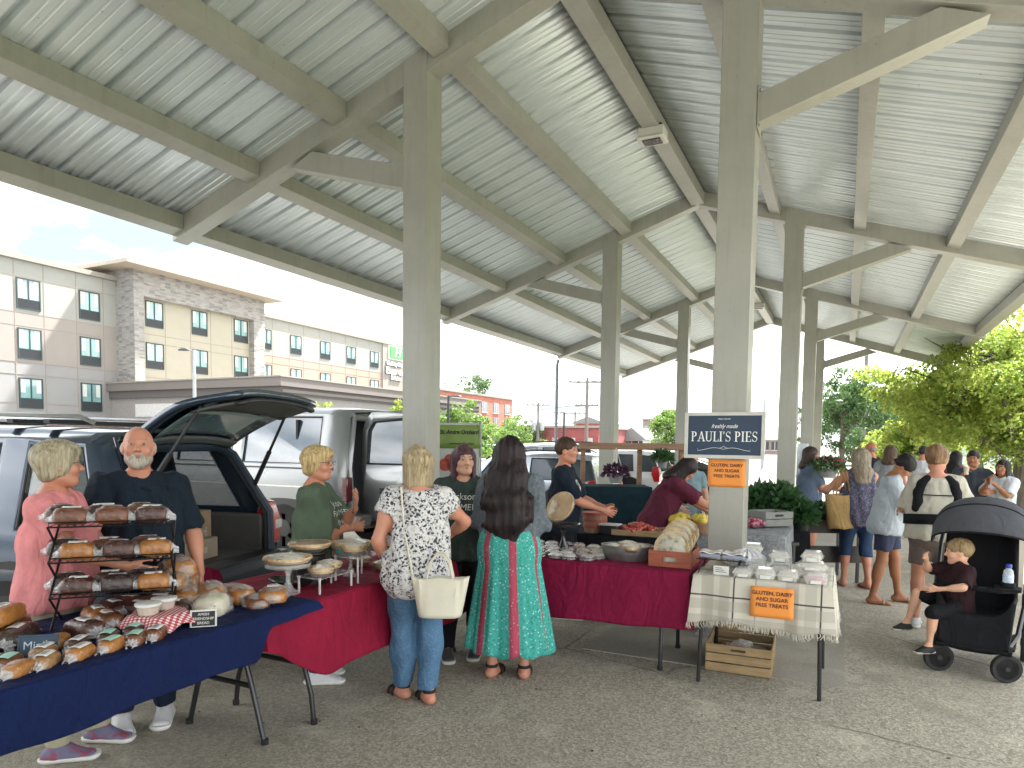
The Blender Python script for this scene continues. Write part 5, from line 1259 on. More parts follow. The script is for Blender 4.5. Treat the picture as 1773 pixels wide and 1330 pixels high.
def loaf_mesh(kind,L,W,Hh,seed):
    rg=np.random.default_rng(seed); ph=rg.uniform(0,6,6)
    def fn(u,v):
        a=u*2*pi; t=v*2-1; e=(1-abs(t)**5.)**.35 if abs(t)<1 else 0
        sq=1/ (abs(cos(a))**3.2+abs(sin(a))**3.2)**(1/3.2)
        x=cos(a)*sq*W/2*e; z=sin(a)*sq*Hh/2*e; z=max(z,-Hh*.42*e) ; 
        if z>0: z*=1+.18*cos(t*1.4)+.05*sin(5*t+ph[0])+.06*sin(11*a+ph[1]+4*t)*(.4)
        k=1+.035*sin(7*a+9*t+ph[2])+.025*sin(17*t+3*a+ph[3]); return (x*k,t*L/2,z*k+Hh*.42)
    m=MB(); m.grid(fn,22,18,cu=True); return m
def loaf(loc,rz,kind=1,L=.20,W=.10,Hh=.075,label='',group=None,labelcol=lab,tilt=0,seed=0,labside=0):
    key=(kind,round(L,2),round(W,2),seed%3)
    if key not in _loaf:
        m=loaf_mesh(kind,L,W,Hh,seed); o=m.build('loaf',LO[kind],smooth=180); COL.objects.unlink(o); _loaf[key]=o.data
    t=thing('bread_loaf',label,'bread',loc,rz,group)
    o=bpy.data.objects.new('crust',_loaf[key]); COL.objects.link(o); o.parent=t; o.rotation_euler=(tilt,0,0)
    rg=random.Random(seed*7+3)
    # gathered film ends
    for s in (-1,1):
        a=MB(); 
        def fn(u,v,s=s): 
            an=u*2*pi; r=(1-v)**1.4*.9+.18+.35*v*v; wv=1+.16*sin(9*an+seed)+.1*sin(17*an); return (cos(an)*W*.36*r*wv, s*(L*.455+v*.032), Hh*.42+sin(an)*Hh*.34*r*wv-.012*v)
        a.grid(fn,18,4,cu=True); f=a.build('film_end',film,t,thick=.0006)
    if labelcol is not None:
        z=Hh*1.0; a=MB(); dx=rg.uniform(-.01,.01)
        def fl(u,v): x=(u-.5)*.062; y=(v-.5)*.036+rg.uniform(0,0); return (x*.0+ (v-.5)*.045+.018*(1 if labside else 0), (u-.5)*.075+dx, Hh*(.985+.02)+.004-abs((v-.5)*.045+.018*(1 if labside else 0))**2*9)
        a.grid(fl,6,4); q=a.build('paper_label',labelcol,t,thick=.0008)
        if labelcol is lab:
            a=MB()
            for k in range(3): a.box(-.012+k*.009,-.025+dx,Hh*1.005+.0058,-.009+k*.009,.012+.004*k+dx,Hh*1.005+.0064)
            a.build('printed_lines',labk,q,smooth=0)
    return t
# three tier wire rack
RKX,RKY=-.62,-4.02
rack=thing('display_rack','black wire three tier rack loaded with wrapped loaves on the blue table','rack',(RKX,RKY,.745),0)
blkw=mat('black_wire',(.015,.015,.016),.4,.5)
RL_=Vector((-.80,-4.0,0));RR_=Vector((-.48,-3.64,0)); rd=(RR_-RL_).normalized(); rl=(RR_-RL_).length; rang=atan2(rd.y,rd.x)
rack.location=(RL_.x,RL_.y,.745); rack.rotation_euler=(0,0,rang)
TZ=(.155,.315,.475)
for zt in TZ:
    a=MB()
    a.tube([(0,-.12,zt),(rl,-.12,zt),(rl,.12,zt),(0,.12,zt)],.004,6,closed=True)
    for k in range(1,16): a.tube([(rl*k/16,-.12,zt),(rl*k/16,.12,zt)],.0022,5)
    for y in (-.12,.12): a.tube([(0,y,zt),(0,y,zt+.02),(rl,y,zt+.02),(rl,y,zt)],.003,5)
    a.build('shelf',blkw,rack)
for x in (-.004,rl+.004):
    zz=(0,)+TZ
    for k in range(3):
        a=MB(); a.tube([(x,-.12,zz[k]),(x,.12,zz[k+1])],.0055,6); a.build('brace',blkw,rack)
        a=MB(); a.tube([(x,.12,zz[k]),(x,-.12,zz[k+1])],.0055,6); a.build('brace',blkw,rack)
def rackp(u,v,zt): 
    p=Matrix.Rotation(rang,4,'Z')@Vector((u*rl,v,0)); return (RL_.x+p.x,RL_.y+p.y,.745+zt+.006)
tiers=[('top',TZ[2],((.16,-.055,1,0),(.50,-.06,1,1),(.84,-.055,0,0),(.05,.055,0,0),(.38,.06,0,1),(.72,.06,1,1))),
 ('middle',TZ[1],((.20,-.055,2,0),(.56,-.06,0,0),(.86,-.05,2,0),(.06,.055,3,1),(.42,.055,1,1),(.76,.06,1,0))),
 ('bottom',TZ[0],((.20,-.06,0,0),(.53,-.055,3,0),(.84,-.055,2,0),(.08,.055,3,1),(.45,.06,0,1),(.72,.06,3,1)))]
k=0
for tn,zt,L_ in tiers:
    for j,(u,v,kd,_) in enumerate(L_):
        pos=['left','centre','right'][j%3]; row='front' if j<3 else 'back'
        loaf(rackp(u,v,zt),rang+pi/2+random.uniform(-.14,.14),kd,.145,.098,.078,f'{LON[kd]} wrapped loaf, {pos} of the {row} row on the {tn} rack tier','loaves on the wire rack',seed=k,labside=j%2); k+=1
# loaves on the blue cloth
Z0=.747
big=[((-.66,-3.90),.3,2,.21,'golden long loaf in front of the rack feet'),((-.72,-3.78),.5,0,.20,'dark loaf lying behind the golden loaf at the rack feet'),((-.60,-3.72),.9,0,.19,'dark loaf with a big paper label beside the checked cloth'),((-.66,-3.58),1.2,1,.19,'brown loaf behind the dip tubs'),
 ((-.74,-4.30),-.25,2,.27,'large golden loaf in the stack at the far left'),((-.80,-4.22),-.3,1,.27,'long brown loaf at the back of the far left group'),((-.64,-4.26),-.2,3,.26,'black wrapped loaf nearest the blue name sign'),((-.86,-4.36),-.2,4,.25,'tan loaf at the far left edge of the picture')]
for i,((x,y),rz,kd,L,lb) in enumerate(big): loaf((x,y,Z0),rz+pi/2-pi/2+.9,kd,L,.12,.085,lb+', wrapped in film','large loaves on the blue cloth',seed=40+i)
more=[((-.78,-4.50),.1,2,.25,'golden long loaf at the far left rear'),((-.62,-4.42),0,1,.22,'brown loaf between the far left pile and the small loaves'),((-.56,-3.92),.4,1,.19,'brown loaf beside the golden loaf at the rack feet'),((-.52,-4.05),.7,0,.18,'dark loaf in front of the rack, left of the brown one'),((-.50,-3.62),1.3,0,.19,'dark loaf between the dip tubs and the chocolate chip bread'),((-.78,-3.66),.8,1,.2,'brown loaf behind the rack feet'),((-.84,-4.30),-.1,0,.25,'dark long loaf behind the far left stack')]
for i,((x,y),rz,kd,L,lb) in enumerate(more): loaf((x,y,Z0),rz+.9,kd,L,.11,.08,lb+', film wrapped','large loaves on the blue cloth',seed=90+i)
loaf((-.74,-4.26,Z0+.082),.65,2,.25,.11,.08,'golden long loaf lying on top of the far left stack, film wrapped','large loaves on the blue cloth',seed=99)
sm=[((-.245,-4.46),2,None,'golden'),((-.255,-4.36),4,lab,'tan'),((-.24,-4.24),2,lab,'golden'),((-.235,-4.115),2,mint,'golden'),((-.23,-4.01),1,mint,'brown'),((-.225,-3.92),1,lab,'brown'),
 ((-.35,-4.44),1,mint,'brown'),((-.36,-4.31),4,lab,'tan'),((-.345,-4.19),0,lab,'dark'),((-.34,-4.06),0,mint,'dark'),((-.33,-3.95),0,mint,'dark'),((-.47,-4.19),2,None,'pale golden'),((-.46,-4.48),4,None,'tan')]
for i,((x,y),kd,lc,nm) in enumerate(sm):
    row='front edge' if x>-.3 else ('second row' if x>-.4 else 'third row')
    n_=sum(1 for q in sm[:i] if (q[0][0]>-.3)==(x>-.3) and (q[0][0]>-.4)==(x>-.4))
    loaf((x,y,Z0),pi/2-1.0+random.uniform(-.2,.2),kd,.125,.07,.055,f'small {nm} loaf in the {row} of the blue cloth, {["first","second","third","fourth","fifth","sixth"][n_]} from left','small loaves on the blue cloth',labelcol=lc,seed=60+i)
# long rolls and bagged bread
bag=mat('clear_bag',(.82,.83,.82),.15,0,alpha=.30,spec=1,coat=1,bmp=1,bs=30,bd=.012)
def bagged(label,loc,rz,kd,L,W,Hh,knot=True,group='bagged breads'):
    t=thing('bagged_bread',label,'bread',loc,rz,group)
    m=loaf_mesh(kd,L,W,Hh,3); m.build('bread',LO[kd],t,smooth=180)
    a=MB(); ph=random.uniform(0,6)
    def fn(u,v):
        an=u*2*pi; s_=sin(pi*min(1,v*1.02))**.45 if v<.9 else .22+.5*(v-.9)/.1
        r=s_*(1.12+.07*sin(5*an+9*v+ph)+.06*sin(11*an-14*v)+.04*sin(23*an)); return (cos(an)*W*.52*r,(v-.42)*L*1.35,max(.002,Hh*.42+sin(an)*Hh*.62*r))
    a.grid(fn,32,22,cu=True); a.build('bag',bag,t,smooth=30)
    return t
bagged('large clear bag with two golden loaves, tallest pile beside the wire rack',(-.62,-3.46,Z0),.95,2,.24,.14,.10)
bagged('clear bag holding a tan loaf lying on top of the large bread pile',(-.66,-3.50,Z0+.10),.75,4,.24,.13,.09)
bagged('clear bag of pale bread behind the large bread pile',(-.74,-3.38,Z0),1.1,4,.24,.13,.12)
bagged('clear bag of golden rolls right of the large bread pile',(-.44,-3.27,Z0),1.2,2,.20,.13,.09)
bagged('flat dark loaf in a bag under the corner bread packet',(-.30,-3.30,Z0),1.1,1,.20,.12,.06)
bagged('upper clear bag of golden bread crowning the large bread pile',(-.72,-3.42,Z0+.14),1.2,2,.24,.14,.10)
bagged('clear bag of orange gold bread leaning at the back of the pile',(-.84,-3.30,Z0),1.0,2,.25,.15,.14)
bagged('clear bag of golden bread between the large pile and the corner packet',(-.52,-3.38,Z0),.9,2,.22,.14,.11)
t=bagged('golden seeded flat bread packet with a white label at the corner',(-.25,-3.22,Z0+.02),.75,2,.19,.14,.07)
a=MB(); a.box(-.03,-.03,.085,.03,.01,.087); a.build('paper_label',lab,t,smooth=0)
# chocolate chip dough in a bag, gingham cloth basket, tubs, signs
chip=mat('chip_dough',(.62,.56,.38),.5,var=.08,vs=8,color2=(.06,.035,.02),c2=(.66,.68))
t=thing('bagged_bread','clear bag of pale chocolate chip bread beside the small framed sign','bread',(-.36,-3.52,Z0),.6,'bagged breads')
m=loaf_mesh(2,.17,.15,.10,5); m.build('bread',chip,t,smooth=180)
a=MB(); a.grid(lambda u,v:(cos(u*2*pi)*.10*(sin(pi*min(1,v))**.4)*(1+.08*sin(7*u*6.28+8*v)),(v-.45)*.26,max(.002,.045+sin(u*2*pi)*.07*(sin(pi*min(1,v))**.4)*(1+.08*sin(9*u*6.28)))),32,20,cu=True); a.build('bag',bag,t,smooth=30)
def gingham():
    m,nt,b,out=nodemat('red_gingham'); v=coords(nt); 
    wv=[]
    for k in range(2):
        s=N(nt,'SeparateXYZ'); nt.links.new(v,s.inputs[0]); ad=s.outputs[k]
        if k==1:
            q=N(nt,'Math',operation='ADD'); nt.links.new(s.outputs[1],q.inputs[0]); nt.links.new(s.outputs[2],q.inputs[1]); ad=q.outputs[0]
        mu=N(nt,'Math',operation='MULTIPLY',i_1=52.); nt.links.new(ad,mu.inputs[0]); f=N(nt,'Math',operation='FRACT'); nt.links.new(mu.outputs[0],f.inputs[0]); g_=N(nt,'Math',operation='GREATER_THAN',i_1=.5); nt.links.new(f.outputs[0],g_.inputs[0]); wv.append(g_.outputs[0])
    ad=N(nt,'Math',operation='ADD'); nt.links.new(wv[0],ad.inputs[0]); nt.links.new(wv[1],ad.inputs[1]); 
    c=ramp(nt,N(nt,'Math',operation='MULTIPLY',i_1=.5).outputs[0],[(0,(.75,.68,.66)),(.5,(.5,.16,.18)),(1,(.33,.02,.05))]); 
    mm=[n for n in nt.nodes if n.type=='MATH' and not n.inputs[0].is_linked][-1]; nt.links.new(ad.outputs[0],mm.inputs[0])
    nt.links.new(c,b.inputs['Base Color']); b.inputs['Roughness'].default_value=.9; return m
gg=gingham()
t=thing('cloth_lined_basket','woven basket under a red gingham cloth holding two dip tubs','basket',(-.37,-3.80,Z0),.5)
wick=mat('wicker',(.36,.25,.13),.8,var=.3,vs=40,stretch=(1,1,4),bmp=.8,bs=60,bd=.004)
a=MB(); a.lathe([(.07,0),(.095,.01),(.115,.06),(.12,.062),(.11,.066),(.09,.015),(0,.01)],28); a.build('basket',wick,t)
a=MB(); 
def gc(u,v):
    an=u*2*pi; r=.02+.135*v; return (cos(an)*r*(1+.09*sin(5*an+1)*v),sin(an)*r*(1+.09*sin(5*an+1)*v),.078-.003*v if v<.7 else .078-(v-.7)*.17*(1+.25*sin(6*an))+.006*sin(9*an))
a.grid(gc,60,16,cu=True); a.build('gingham_cloth',gg,t,thick=.002)
def tub(label,loc,rz=0):
    t=thing('dip_tub',label,'tub',loc,rz,'dip tubs')
    a=MB(); a.lathe([(0,0),(.042,0),(.052,.045),(.05,.045),(.041,.004),(0,.004)],24); a.build('cup',mat('clear_cup',(.75,.74,.7),.15,alpha=.35,coat=1),t)
    a=MB(); a.lathe([(0,.003),(.040,.003),(.048,.037),(0,.038)],24); a.build('dip',mat('peach_dip',(.62,.36,.2),.5),t)
    a=MB(); a.lathe([(.054,.040),(.056,.044),(.056,.052),(.05,.054),(0,.052)],24); a.build('lid',mat('white_lid',(.72,.73,.72),.3),t)
tub('round dip tub with a white lid on the gingham cloth, the near one',(-.36,-3.86,Z0+.08)); tub('white lidded dip tub further right on the gingham cloth',(-.40,-3.75,Z0+.078))
def easel(label,body,loc,rz,w,h,fm,bm_,tm,size,tilt=.25,name='chalk_sign',cat='sign'):
    t=thing(name,label,cat,loc,rz)
    T=Matrix.Rotation(-tilt,4,'X')
    a=MB(); b_=.008
    for q in ((-w/2,0,w/2,b_),(-w/2,h-b_,w/2,h),(-w/2,b_,-w/2+b_,h-b_),(w/2-b_,b_,w/2,h-b_)): a.box(q[0],-.006,q[1],q[2],.006,q[3],T=T)
    a.box(-.01,.0,.0,.01,.004,h*.6,T=Matrix.Translation((0,.05,0))@Matrix.Rotation(.35,4,'X')); a.build('frame',fm,t,bevel=.0015)
    a=MB(); a.box(-w/2+b_,-.003,b_,w/2-b_,.003,h-b_,T=T); a.build('board',bm_,t,smooth=0)
    text(body,size,'writing',tm,t,T@Matrix(((1,0,0,0),(0,0,-1,-.0042),(0,1,0,h/2),(0,0,0,1))),.0002)
    return t
chalk=mat('chalkboard',(.02,.022,.022),.7,var=.4,vs=20); chk=mat('chalk',(.75,.75,.72),.9)
# facing direction of signs: front is local -Y ; rz turns it toward the aisle (+X, -Y)
easel('tiny white framed chalkboard reading Amish Friendship at the blue table edge','AMISH\nFRIENDSHIP\nBREAD',(-.20,-3.70,Z0),.75,.115,.082,mat('white_frame',(.65,.65,.62),.5),chalk,chk,.017)
easel('blue grey card hand lettered with a name, standing among the small loaves','Mini\'s',(-.42,-4.30,Z0),.72,.14,.085,mat('slate_card',(.03,.06,.10),.6),mat('slate_card',(.03,.06,.10),.6),mat('pale_ink',(.45,.6,.65),.6),.045)
t=thing('picture_frame','flat dark frame lying behind the small loaves on the blue cloth','frame',(-.47,-4.36,Z0),.7)
a=MB(); 
for q in ((-.09,-.05,.09,-.042),(-.09,.042,.09,.05),(-.09,-.042,-.082,.042),(.082,-.042,.09,.042)): a.box(q[0],q[1],0,q[2],q[3],.012)
a.build('frame',mat('white_frame',(.65,.65,.62),.5),t); a=MB(); a.box(-.082,-.042,0,.082,.042,.005); a.build('board',chalk,t)
# ---- pie table
piec=crust('pie_crust','#9a7a50','#cfb488',.25,.5); meri=mat('pie_film_top',(.72,.69,.62),.3,var=.14,vs=10,color2=(.42,.34,.27),c2=(.5,.68),bmp=.7,bs=14,bd=.012,coat=.8)
glassc=mat('pressed_glass',(.86,.88,.88),.03,0,alpha=.26,spec=1,coat=1); foilm=mat('foil_tin',(.5,.5,.51),.28,.85,bmp=.5,bs=40,bd=.004); tealg=mat('teal_dish',(.10,.46,.42),.12,coat=1,alpha=.9)
def pie(label,loc,r=.125,rz=0,rx=0,tin=foilm,top=meri,group='whole pies',name='pie',h=.035,T=None):
    t=thing(name,label,'pie',loc,rz,group)
    if T is not None: t.matrix_world=T; t.location=loc
    elif rx: t.rotation_euler=(rx,0,rz)
    a=MB(); a.lathe([(0,0),(r*.76,0),(r*.97,h),(r*1.06,h+.002),(r*1.06,h+.005),(r*.95,h+.004),(r*.75,.004)],32); a.build('tin',tin,t)
    a=MB(); ph=random.uniform(0,6)
    a.lathe([(r*.9,h*.6),(r*1.02,h+.006),(r*1.0,h+.018),(r*.9,h+.015),(r*.8,h+.012)],64,wob=lambda an,i:.022*sin(an*26+ph)*(i in(1,2,3))); a.build('crust_rim',piec,t)
    a=MB(); 
    def fn(u,v): an=u*2*pi; rr=r*.88*v; return (cos(an)*rr,sin(an)*rr,h+.013+.018*(1-v*v)+.004*sin(4*an+ph)*v+.003*sin(9*an+12*v))
    a.grid(fn,30,8,cu=True); a.build('filling',top,t)
    return t
def cakestand(label,loc,r,h,m,group='cake stands'):
    t=thing('cake_stand',label,'cake stand',loc,0,group)
    a=MB(); a.lathe([(0,0),(r*.55,0),(r*.56,.006),(r*.3,.02),(r*.13,h*.4),(r*.10,h*.6),(r*.2,h*.9),(r*.3,h)],24); a.build('pedestal',m,t)
    a=MB(); a.lathe([(0,h),(r,h),(r*1.06,h+.02),(r*1.06,h+.024),(r*.98,h+.008),(0,h+.006)],32); a.build('plate',m,t)
q=at(490,1032,.74); cakestand('clear glass pedestal stand at the near end of the crimson table',(q.x-.02,q.y+.06,.742),.125,.155,glassc); pie('wide pale pie on the clear glass pedestal stand',(q.x-.02,q.y+.06,.905),.132)
q=Vector(atd(537,962,4.22)); t=thing('round_canister','round black canister lifting a pie behind the glass stand','canister',(q.x,q.y,.742))
a=MB(); a.lathe([(.0,0),(.10,0),(.10,.17),(.09,.18),(0,.18)],28); a.build('drum',mat('black_tin',(.02,.02,.022),.3,.3),t); a=MB(); a.lathe([(.115,.18),(.12,.185),(.12,.193),(0,.195)],28); a.build('lid',mat('black_tin',(.02,.02,.022),.3,.3),t)
pie('browned pie wrapped in film on the black canister',(q.x,q.y,.938),.128,top=mat('brown_pie_top',(.36,.27,.20),.35,var=.25,vs=9,bmp=.6,bs=15,bd=.01,coat=.8))
q=Vector(atd(607,955,4.42)); cakestand('clear glass stand holding the teal dish',(q.x,q.y,.742),.10,.15,glassc); pie('pale meringue pie in a teal glass dish',(q.x,q.y,.9),.132,tin=tealg,h=.05)
def riser(label,loc,rz,w,d,h):
    t=thing('acrylic_riser',label,'riser',loc,rz,'acrylic risers')
    a=MB(); a.box(-w/2,-d/2,h,w/2,d/2,h+.006); a.build('shelf',glassc,t,bevel=.001)
    for x in (-w/2+.012,w/2-.012):
        for y in (-d/2+.012,d/2-.012): a=MB(); a.tube([(x,y,0),(x,y,h)],.007,8); a.lathe([(.009,h-.006),(.011,h+.008),(0,h+.012)],8,(x,y,0)); a.build('post',mat('clear_post',(.7,.68,.7),.1,.3),t)
q1=at(530,1030,.74); riser('low clear riser near the crimson table edge holding two small pies',(-.30,-2.76,.742),pi/2,.30,.18,.085)
pie('small film wrapped pie on the low riser, nearer',(-.27,-2.83,.835),.075,group='small pies',h=.035); pie('small film wrapped pie on the low riser, further',(-.34,-2.68,.835),.075,group='small pies',h=.035)
riser('taller clear riser on the crimson table behind the low one',(-.32,-2.42,.742),pi/2,.28,.2,.15)
pie('fluted small pie on the taller clear riser',(-.33,-2.46,.9),.085,group='small pies',h=.045); 
for i,(x,y,z) in enumerate(((-.62,-2.05,.742),(-.5,-1.85,.742),(-.35,-2.12,.742),(-.38,-1.8,.742),(-.62,-1.55,.742),(-.38,-1.45,.742))): pie(f'small pie on the crimson cloth, {["beside the teal dish","behind the floral blouse","left of the floral blouse","behind the white handbag arm","near the far end back","at the far end front"][i]}',(x,y,z+.0),.08,group='small pies on the crimson cloth',h=.04)
t=thing('black_dish','black oval dish under the browned pie','dish',(-.55,-2.78,.742)); a=MB(); a.lathe([(0,0),(.09,0),(.13,.035),(.125,.037),(.085,.006),(0,.006)],28,T=Matrix.Diagonal((1.2,.9,1,1))); a.build('bowl',mat('black_glaze',(.015,.015,.016),.12,coat=1),t)
# ---- wine red table goods
def packet(label,loc,rz,r=.06,h=.035,group='film wrapped small pies',m=None):
    t=thing('wrapped_pastry',label,'pastry',loc,rz,group); ph=random.uniform(0,6)
    a=MB(); a.lathe([(0,0),(r*.75,0),(r,h*.7),(r*1.05,h*.75),(r*.95,h*.8)],20); a.build('tin',foilm,t)
    a=MB(); a.grid(lambda u,v:(cos(u*2*pi)*r*.95*v,sin(u*2*pi)*r*.95*v,h*.8+.012*(1-v*v)+.003*sin(8*u*6.28+ph)*v),20,5,cu=True); a.build('filling',m or meri,t)
    a=MB(); a.grid(lambda u,v:(cos(u*2*pi)*r*(1.0*v+.02)*(1+.06*sin(7*u*6.28+ph)),sin(u*2*pi)*r*(1.0*v+.02)*(1+.06*sin(5*u*6.28)),h*.82+.02*(1-v*v)+.005*sin(11*u*6.28+ph)*v-(.02 if v>.9 else 0)),26,6,cu=True); a.build('film',film,t)
    return t
berry=mat('berry_filling',(.16,.03,.03),.3,var=.4,vs=30,coat=1); appl=mat('apple_filling',(.5,.30,.12),.35,var=.3,vs=25,coat=1)
k=0
for j,y in enumerate((-1.07,-.94,-.80,-.66,-.53)):
    for i in range(10):
        x=-.28+i*.125+(.05 if j%2 else 0)
        if x>.78: continue
        if .28<x<.52 and j==3: continue
        k+=1
        packet(f'small wrapped pie, row {["one","two","three","four","five"][j]} from the front, {["first","second","third","fourth","fifth","sixth","seventh","eighth","ninth"][i]} from the left on the wine cloth',(x+random.uniform(-.012,.012),y+random.uniform(-.015,.015),.742),random.uniform(0,6),.058,.034,m=[meri,berry,appl,meri][k%4],group='small wrapped pies on the wine red cloth')
q=Vector((.36,-.62,.742)); cakestand('black pedestal stand with a tilted pie on the wine red table',q,.14,.19,mat('black_stand',(.02,.02,.022),.25,coat=.5))
T=Matrix.Rotation(-.3,4,'Z')@Matrix.Rotation(radians(62),4,'X'); t=pie('large golden topped pie propped upright on the black pedestal stand',(.36,-.64,1.08),.13,T=T,top=mat('golden_top',(.50,.35,.20),.4,var=.2,vs=9,bmp=.6,bs=18,bd=.008,coat=.6))
galvt=mat('galvanised_tub',(.30,.33,.32),.35,.75,var=.2,vs=9,bmp=.2,bs=30)
t=thing('galvanised_tub','oval galvanised tub of film wrapped pies beside the red crate','tub',(.97,-.83,.742),.15); S_y=Matrix.Diagonal((1.25,.9,1,1))
a=MB(); a.lathe([(0,0),(.135,0),(.15,.05),(.152,.055),(.155,.10),(.162,.104),(.162,.110),(.152,.110),(.147,.055),(.13,.006),(0,.006)],40,T=S_y); a.build('tub_body',galvt,t)
for s in (-1,1): a=MB(); a.tube([(s*.19,-.04,.09),(s*.215,-.035,.075),(s*.215,.035,.075),(s*.19,.04,.09)],.005,6); a.build('handle',galvt,t)
for i,(x,y) in enumerate(((-.09,-.04),(.09,.03),(-.02,.07),(.05,-.08))): pie(f'white film wrapped pie in the galvanised tub, {["left","right","back","front"][i]}',(.97+x,-.83+y,.80+(.012 if i>1 else 0)),.075,group='pies in the tub',h=.03)
redw=mat('red_stained_wood',(.33,.085,.045),.5,var=.3,vs=10,stretch=(1,6,6),bmp=.3,bs=30)
def crate(label,loc,rz,w,d,h,m,slats=2,name='wooden_crate',cat='crate',group=None,holes=True):
    t=thing(name,label,cat,loc,rz,group)
    a=MB(); a.box(-w/2,-d/2,0,w/2,d/2,.01); a.build('base',m,t)
    for s in (-1,1):
        for k in range(slats):
            z0=k*h/slats+.004; z1=(k+1)*h/slats-.004
            if holes and k==slats-1:
                a=MB(); yy=(s*d/2-.006,s*d/2+.006); hw_,z2,z3=.05,z0+(z1-z0)*.3,z0+(z1-z0)*.62
                a.box(-w/2,min(yy),z0,-hw_,max(yy),z1); a.box(hw_,min(yy),z0,w/2,max(yy),z1); a.box(-hw_,min(yy),z0,hw_,max(yy),z2); a.box(-hw_,min(yy),z3,hw_,max(yy),z1); a.build('end_board',m,t)
            else: a=MB(); a.box(-w/2,s*d/2-.006,z0,w/2,s*d/2+.006,z1); a.build('end_board',m,t,bevel=.002)
            a=MB(); a.box(s*(w/2)-.005,-d/2+.008,z0,s*(w/2)+.005,d/2-.008,z1); a.build('side_board',m,t,bevel=.002)
    return t
crate('red stained wooden crate of upright pies beside the scale',(1.335,-.86,.742),.03,.30,.34,.12,redw,1)
for i in range(4):
    T=Matrix.Rotation(.03,4,'Z')@Matrix.Rotation(radians(70-5*i),4,'X')
    pie(f'pie standing upright in the red crate, {["front","second","third","back"][i]} one',(1.335+.005*i,-.915+.08*i,.850+.025*i),.125,T=T,group='pies standing in the red crate',top=mat('crimped_pie_top',(.52,.49,.40),.4,var=.15,vs=12,color2=(.28,.26,.2),c2=(.5,.65),bmp=.8,bs=16,bd=.012,coat=.5))
# ---- plaid table goods: clamshell boxes
clam=mat('clear_clamshell',(.86,.87,.85),.08,0,alpha=.30,spec=1,coat=1); wcake=mat('pale_cake',(.62,.56,.44),.7,var=.2,vs=20,bmp=.4,bs=40); pinkf=mat('pink_filling',(.55,.16,.22),.5,var=.3,vs=30)
def clamshell(label,loc,rz,w=.12,d=.12,h=.07,fill=wcake,group='clear clamshell boxes on the plaid table',labl=True):
    t=thing('clamshell_box',label,'box',loc,rz,group)
    def fr_(z0,z1,k0,k1): return [(-w/2*k0,-d/2*k0,z0),(w/2*k0,-d/2*k0,z0),(w/2*k0,d/2*k0,z0),(-w/2*k0,d/2*k0,z0),(-w/2*k1,-d/2*k1,z1),(w/2*k1,-d/2*k1,z1),(w/2*k1,d/2*k1,z1),(-w/2*k1,d/2*k1,z1)]
    F6=[(0,1,5,4),(1,2,6,5),(2,3,7,6),(3,0,4,7)]
    a=MB(); a.add(fr_(0,h*.45,.82,.96),F6+[(0,3,2,1)]); a.add(fr_(h*.45,h*.45+.002,.96,1.08),F6); a.build('base',clam,t,bevel=.004,thick=.001)
    a=MB(); a.add(fr_(h*.5,h,1.0,.72),F6+[(4,5,6,7)]); a.add(fr_(h*.47,h*.5,1.09,1.09),F6); a.build('lid',clam,t,bevel=.005,thick=.001)
    a=MB(); a.add(fr_(.004,h*.62,.76,.80),F6+[(0,3,2,1),(4,5,6,7)]); a.build('cake',fill,t,bevel=.012)
    if labl: a=MB(); a.box(-w*.24,-d*.485,h*.08,w*.24,-d*.475,h*.4); a.build('paper_label',lab,t,smooth=0)
    return t
Zp=.748
cl=[((1.86,-1.13),0,.13,.12,.06,wcake,'front row, left of centre with yellow cake'),((2.0,-1.14),.05,.13,.12,.07,wcake,'front row centre'),((2.14,-1.13),-.05,.13,.12,.065,wcake,'front row right of centre'),((2.30,-1.15),.1,.13,.12,.065,pinkf,'front right corner with pink filling'),
 ((1.93,-.98),.1,.13,.12,.06,wcake,'second row left'),((2.08,-.98),0,.14,.12,.06,wcake,'second row centre'),((2.06,-.82),0,.15,.13,.07,mat('dark_cake',(.06,.04,.03),.6),'third row centre with dark cake, bottom of its stack'),((2.06,-.82),.1,.13,.12,.07,wcake,'third row centre, top of its stack'),
 ((2.27,-.93),0,.2,.16,.05,wcake,'right stack, bottom large one'),((2.27,-.93),.06,.19,.15,.05,wcake,'right stack, middle large one'),((2.27,-.92),-.05,.13,.12,.07,wcake,'right stack, small one on top'),
 ((1.86,-.62),.1,.14,.13,.08,wcake,'back left stack, bottom'),((1.86,-.62),0,.13,.12,.075,wcake,'back left stack, top'),((1.70,-.60),-.1,.14,.12,.07,wcake,'rear left edge beside the column'),((1.75,-.72),.2,.14,.13,.05,mat('pale_cookies',(.55,.48,.36),.7,var=.3,vs=30),'behind the wire rack'),((1.90,-.80),.0,.14,.12,.08,wcake,'in the middle behind the white bags')]
zz_={}
for i,((x,y),rz,w_,d_,h_,fl_,lb) in enumerate(cl):
    z=zz_.get((x,round(y,1)),Zp); clamshell('clear plastic box, '+lb,(x,y,z),rz,w_,d_,h_,fl_); zz_[(x,round(y,1))]=z+h_+.002
t=thing('wire_stand','low black wire stand with two film wrapped trays on the plaid table','stand',(1.70,-1.0,Zp),.05)
for x in (-.12,.12):
    a=MB(); a.tube([(x-.02,-.14,0),(x,-.10,.09),(x,.10,.09),(x-.02,.14,0)],.005,6); a.build('leg_frame',blkw,t)
a=MB(); a.tube([(-.16,-.11,.09),(.16,-.11,.09),(.16,.11,.09),(-.16,.11,.09)],.004,6,closed=True)
for k in range(1,8): a.tube([(-.16+.04*k,-.11,.09),(-.16+.04*k,.11,.09)],.0025,5)
a.build('shelf',blkw,t)
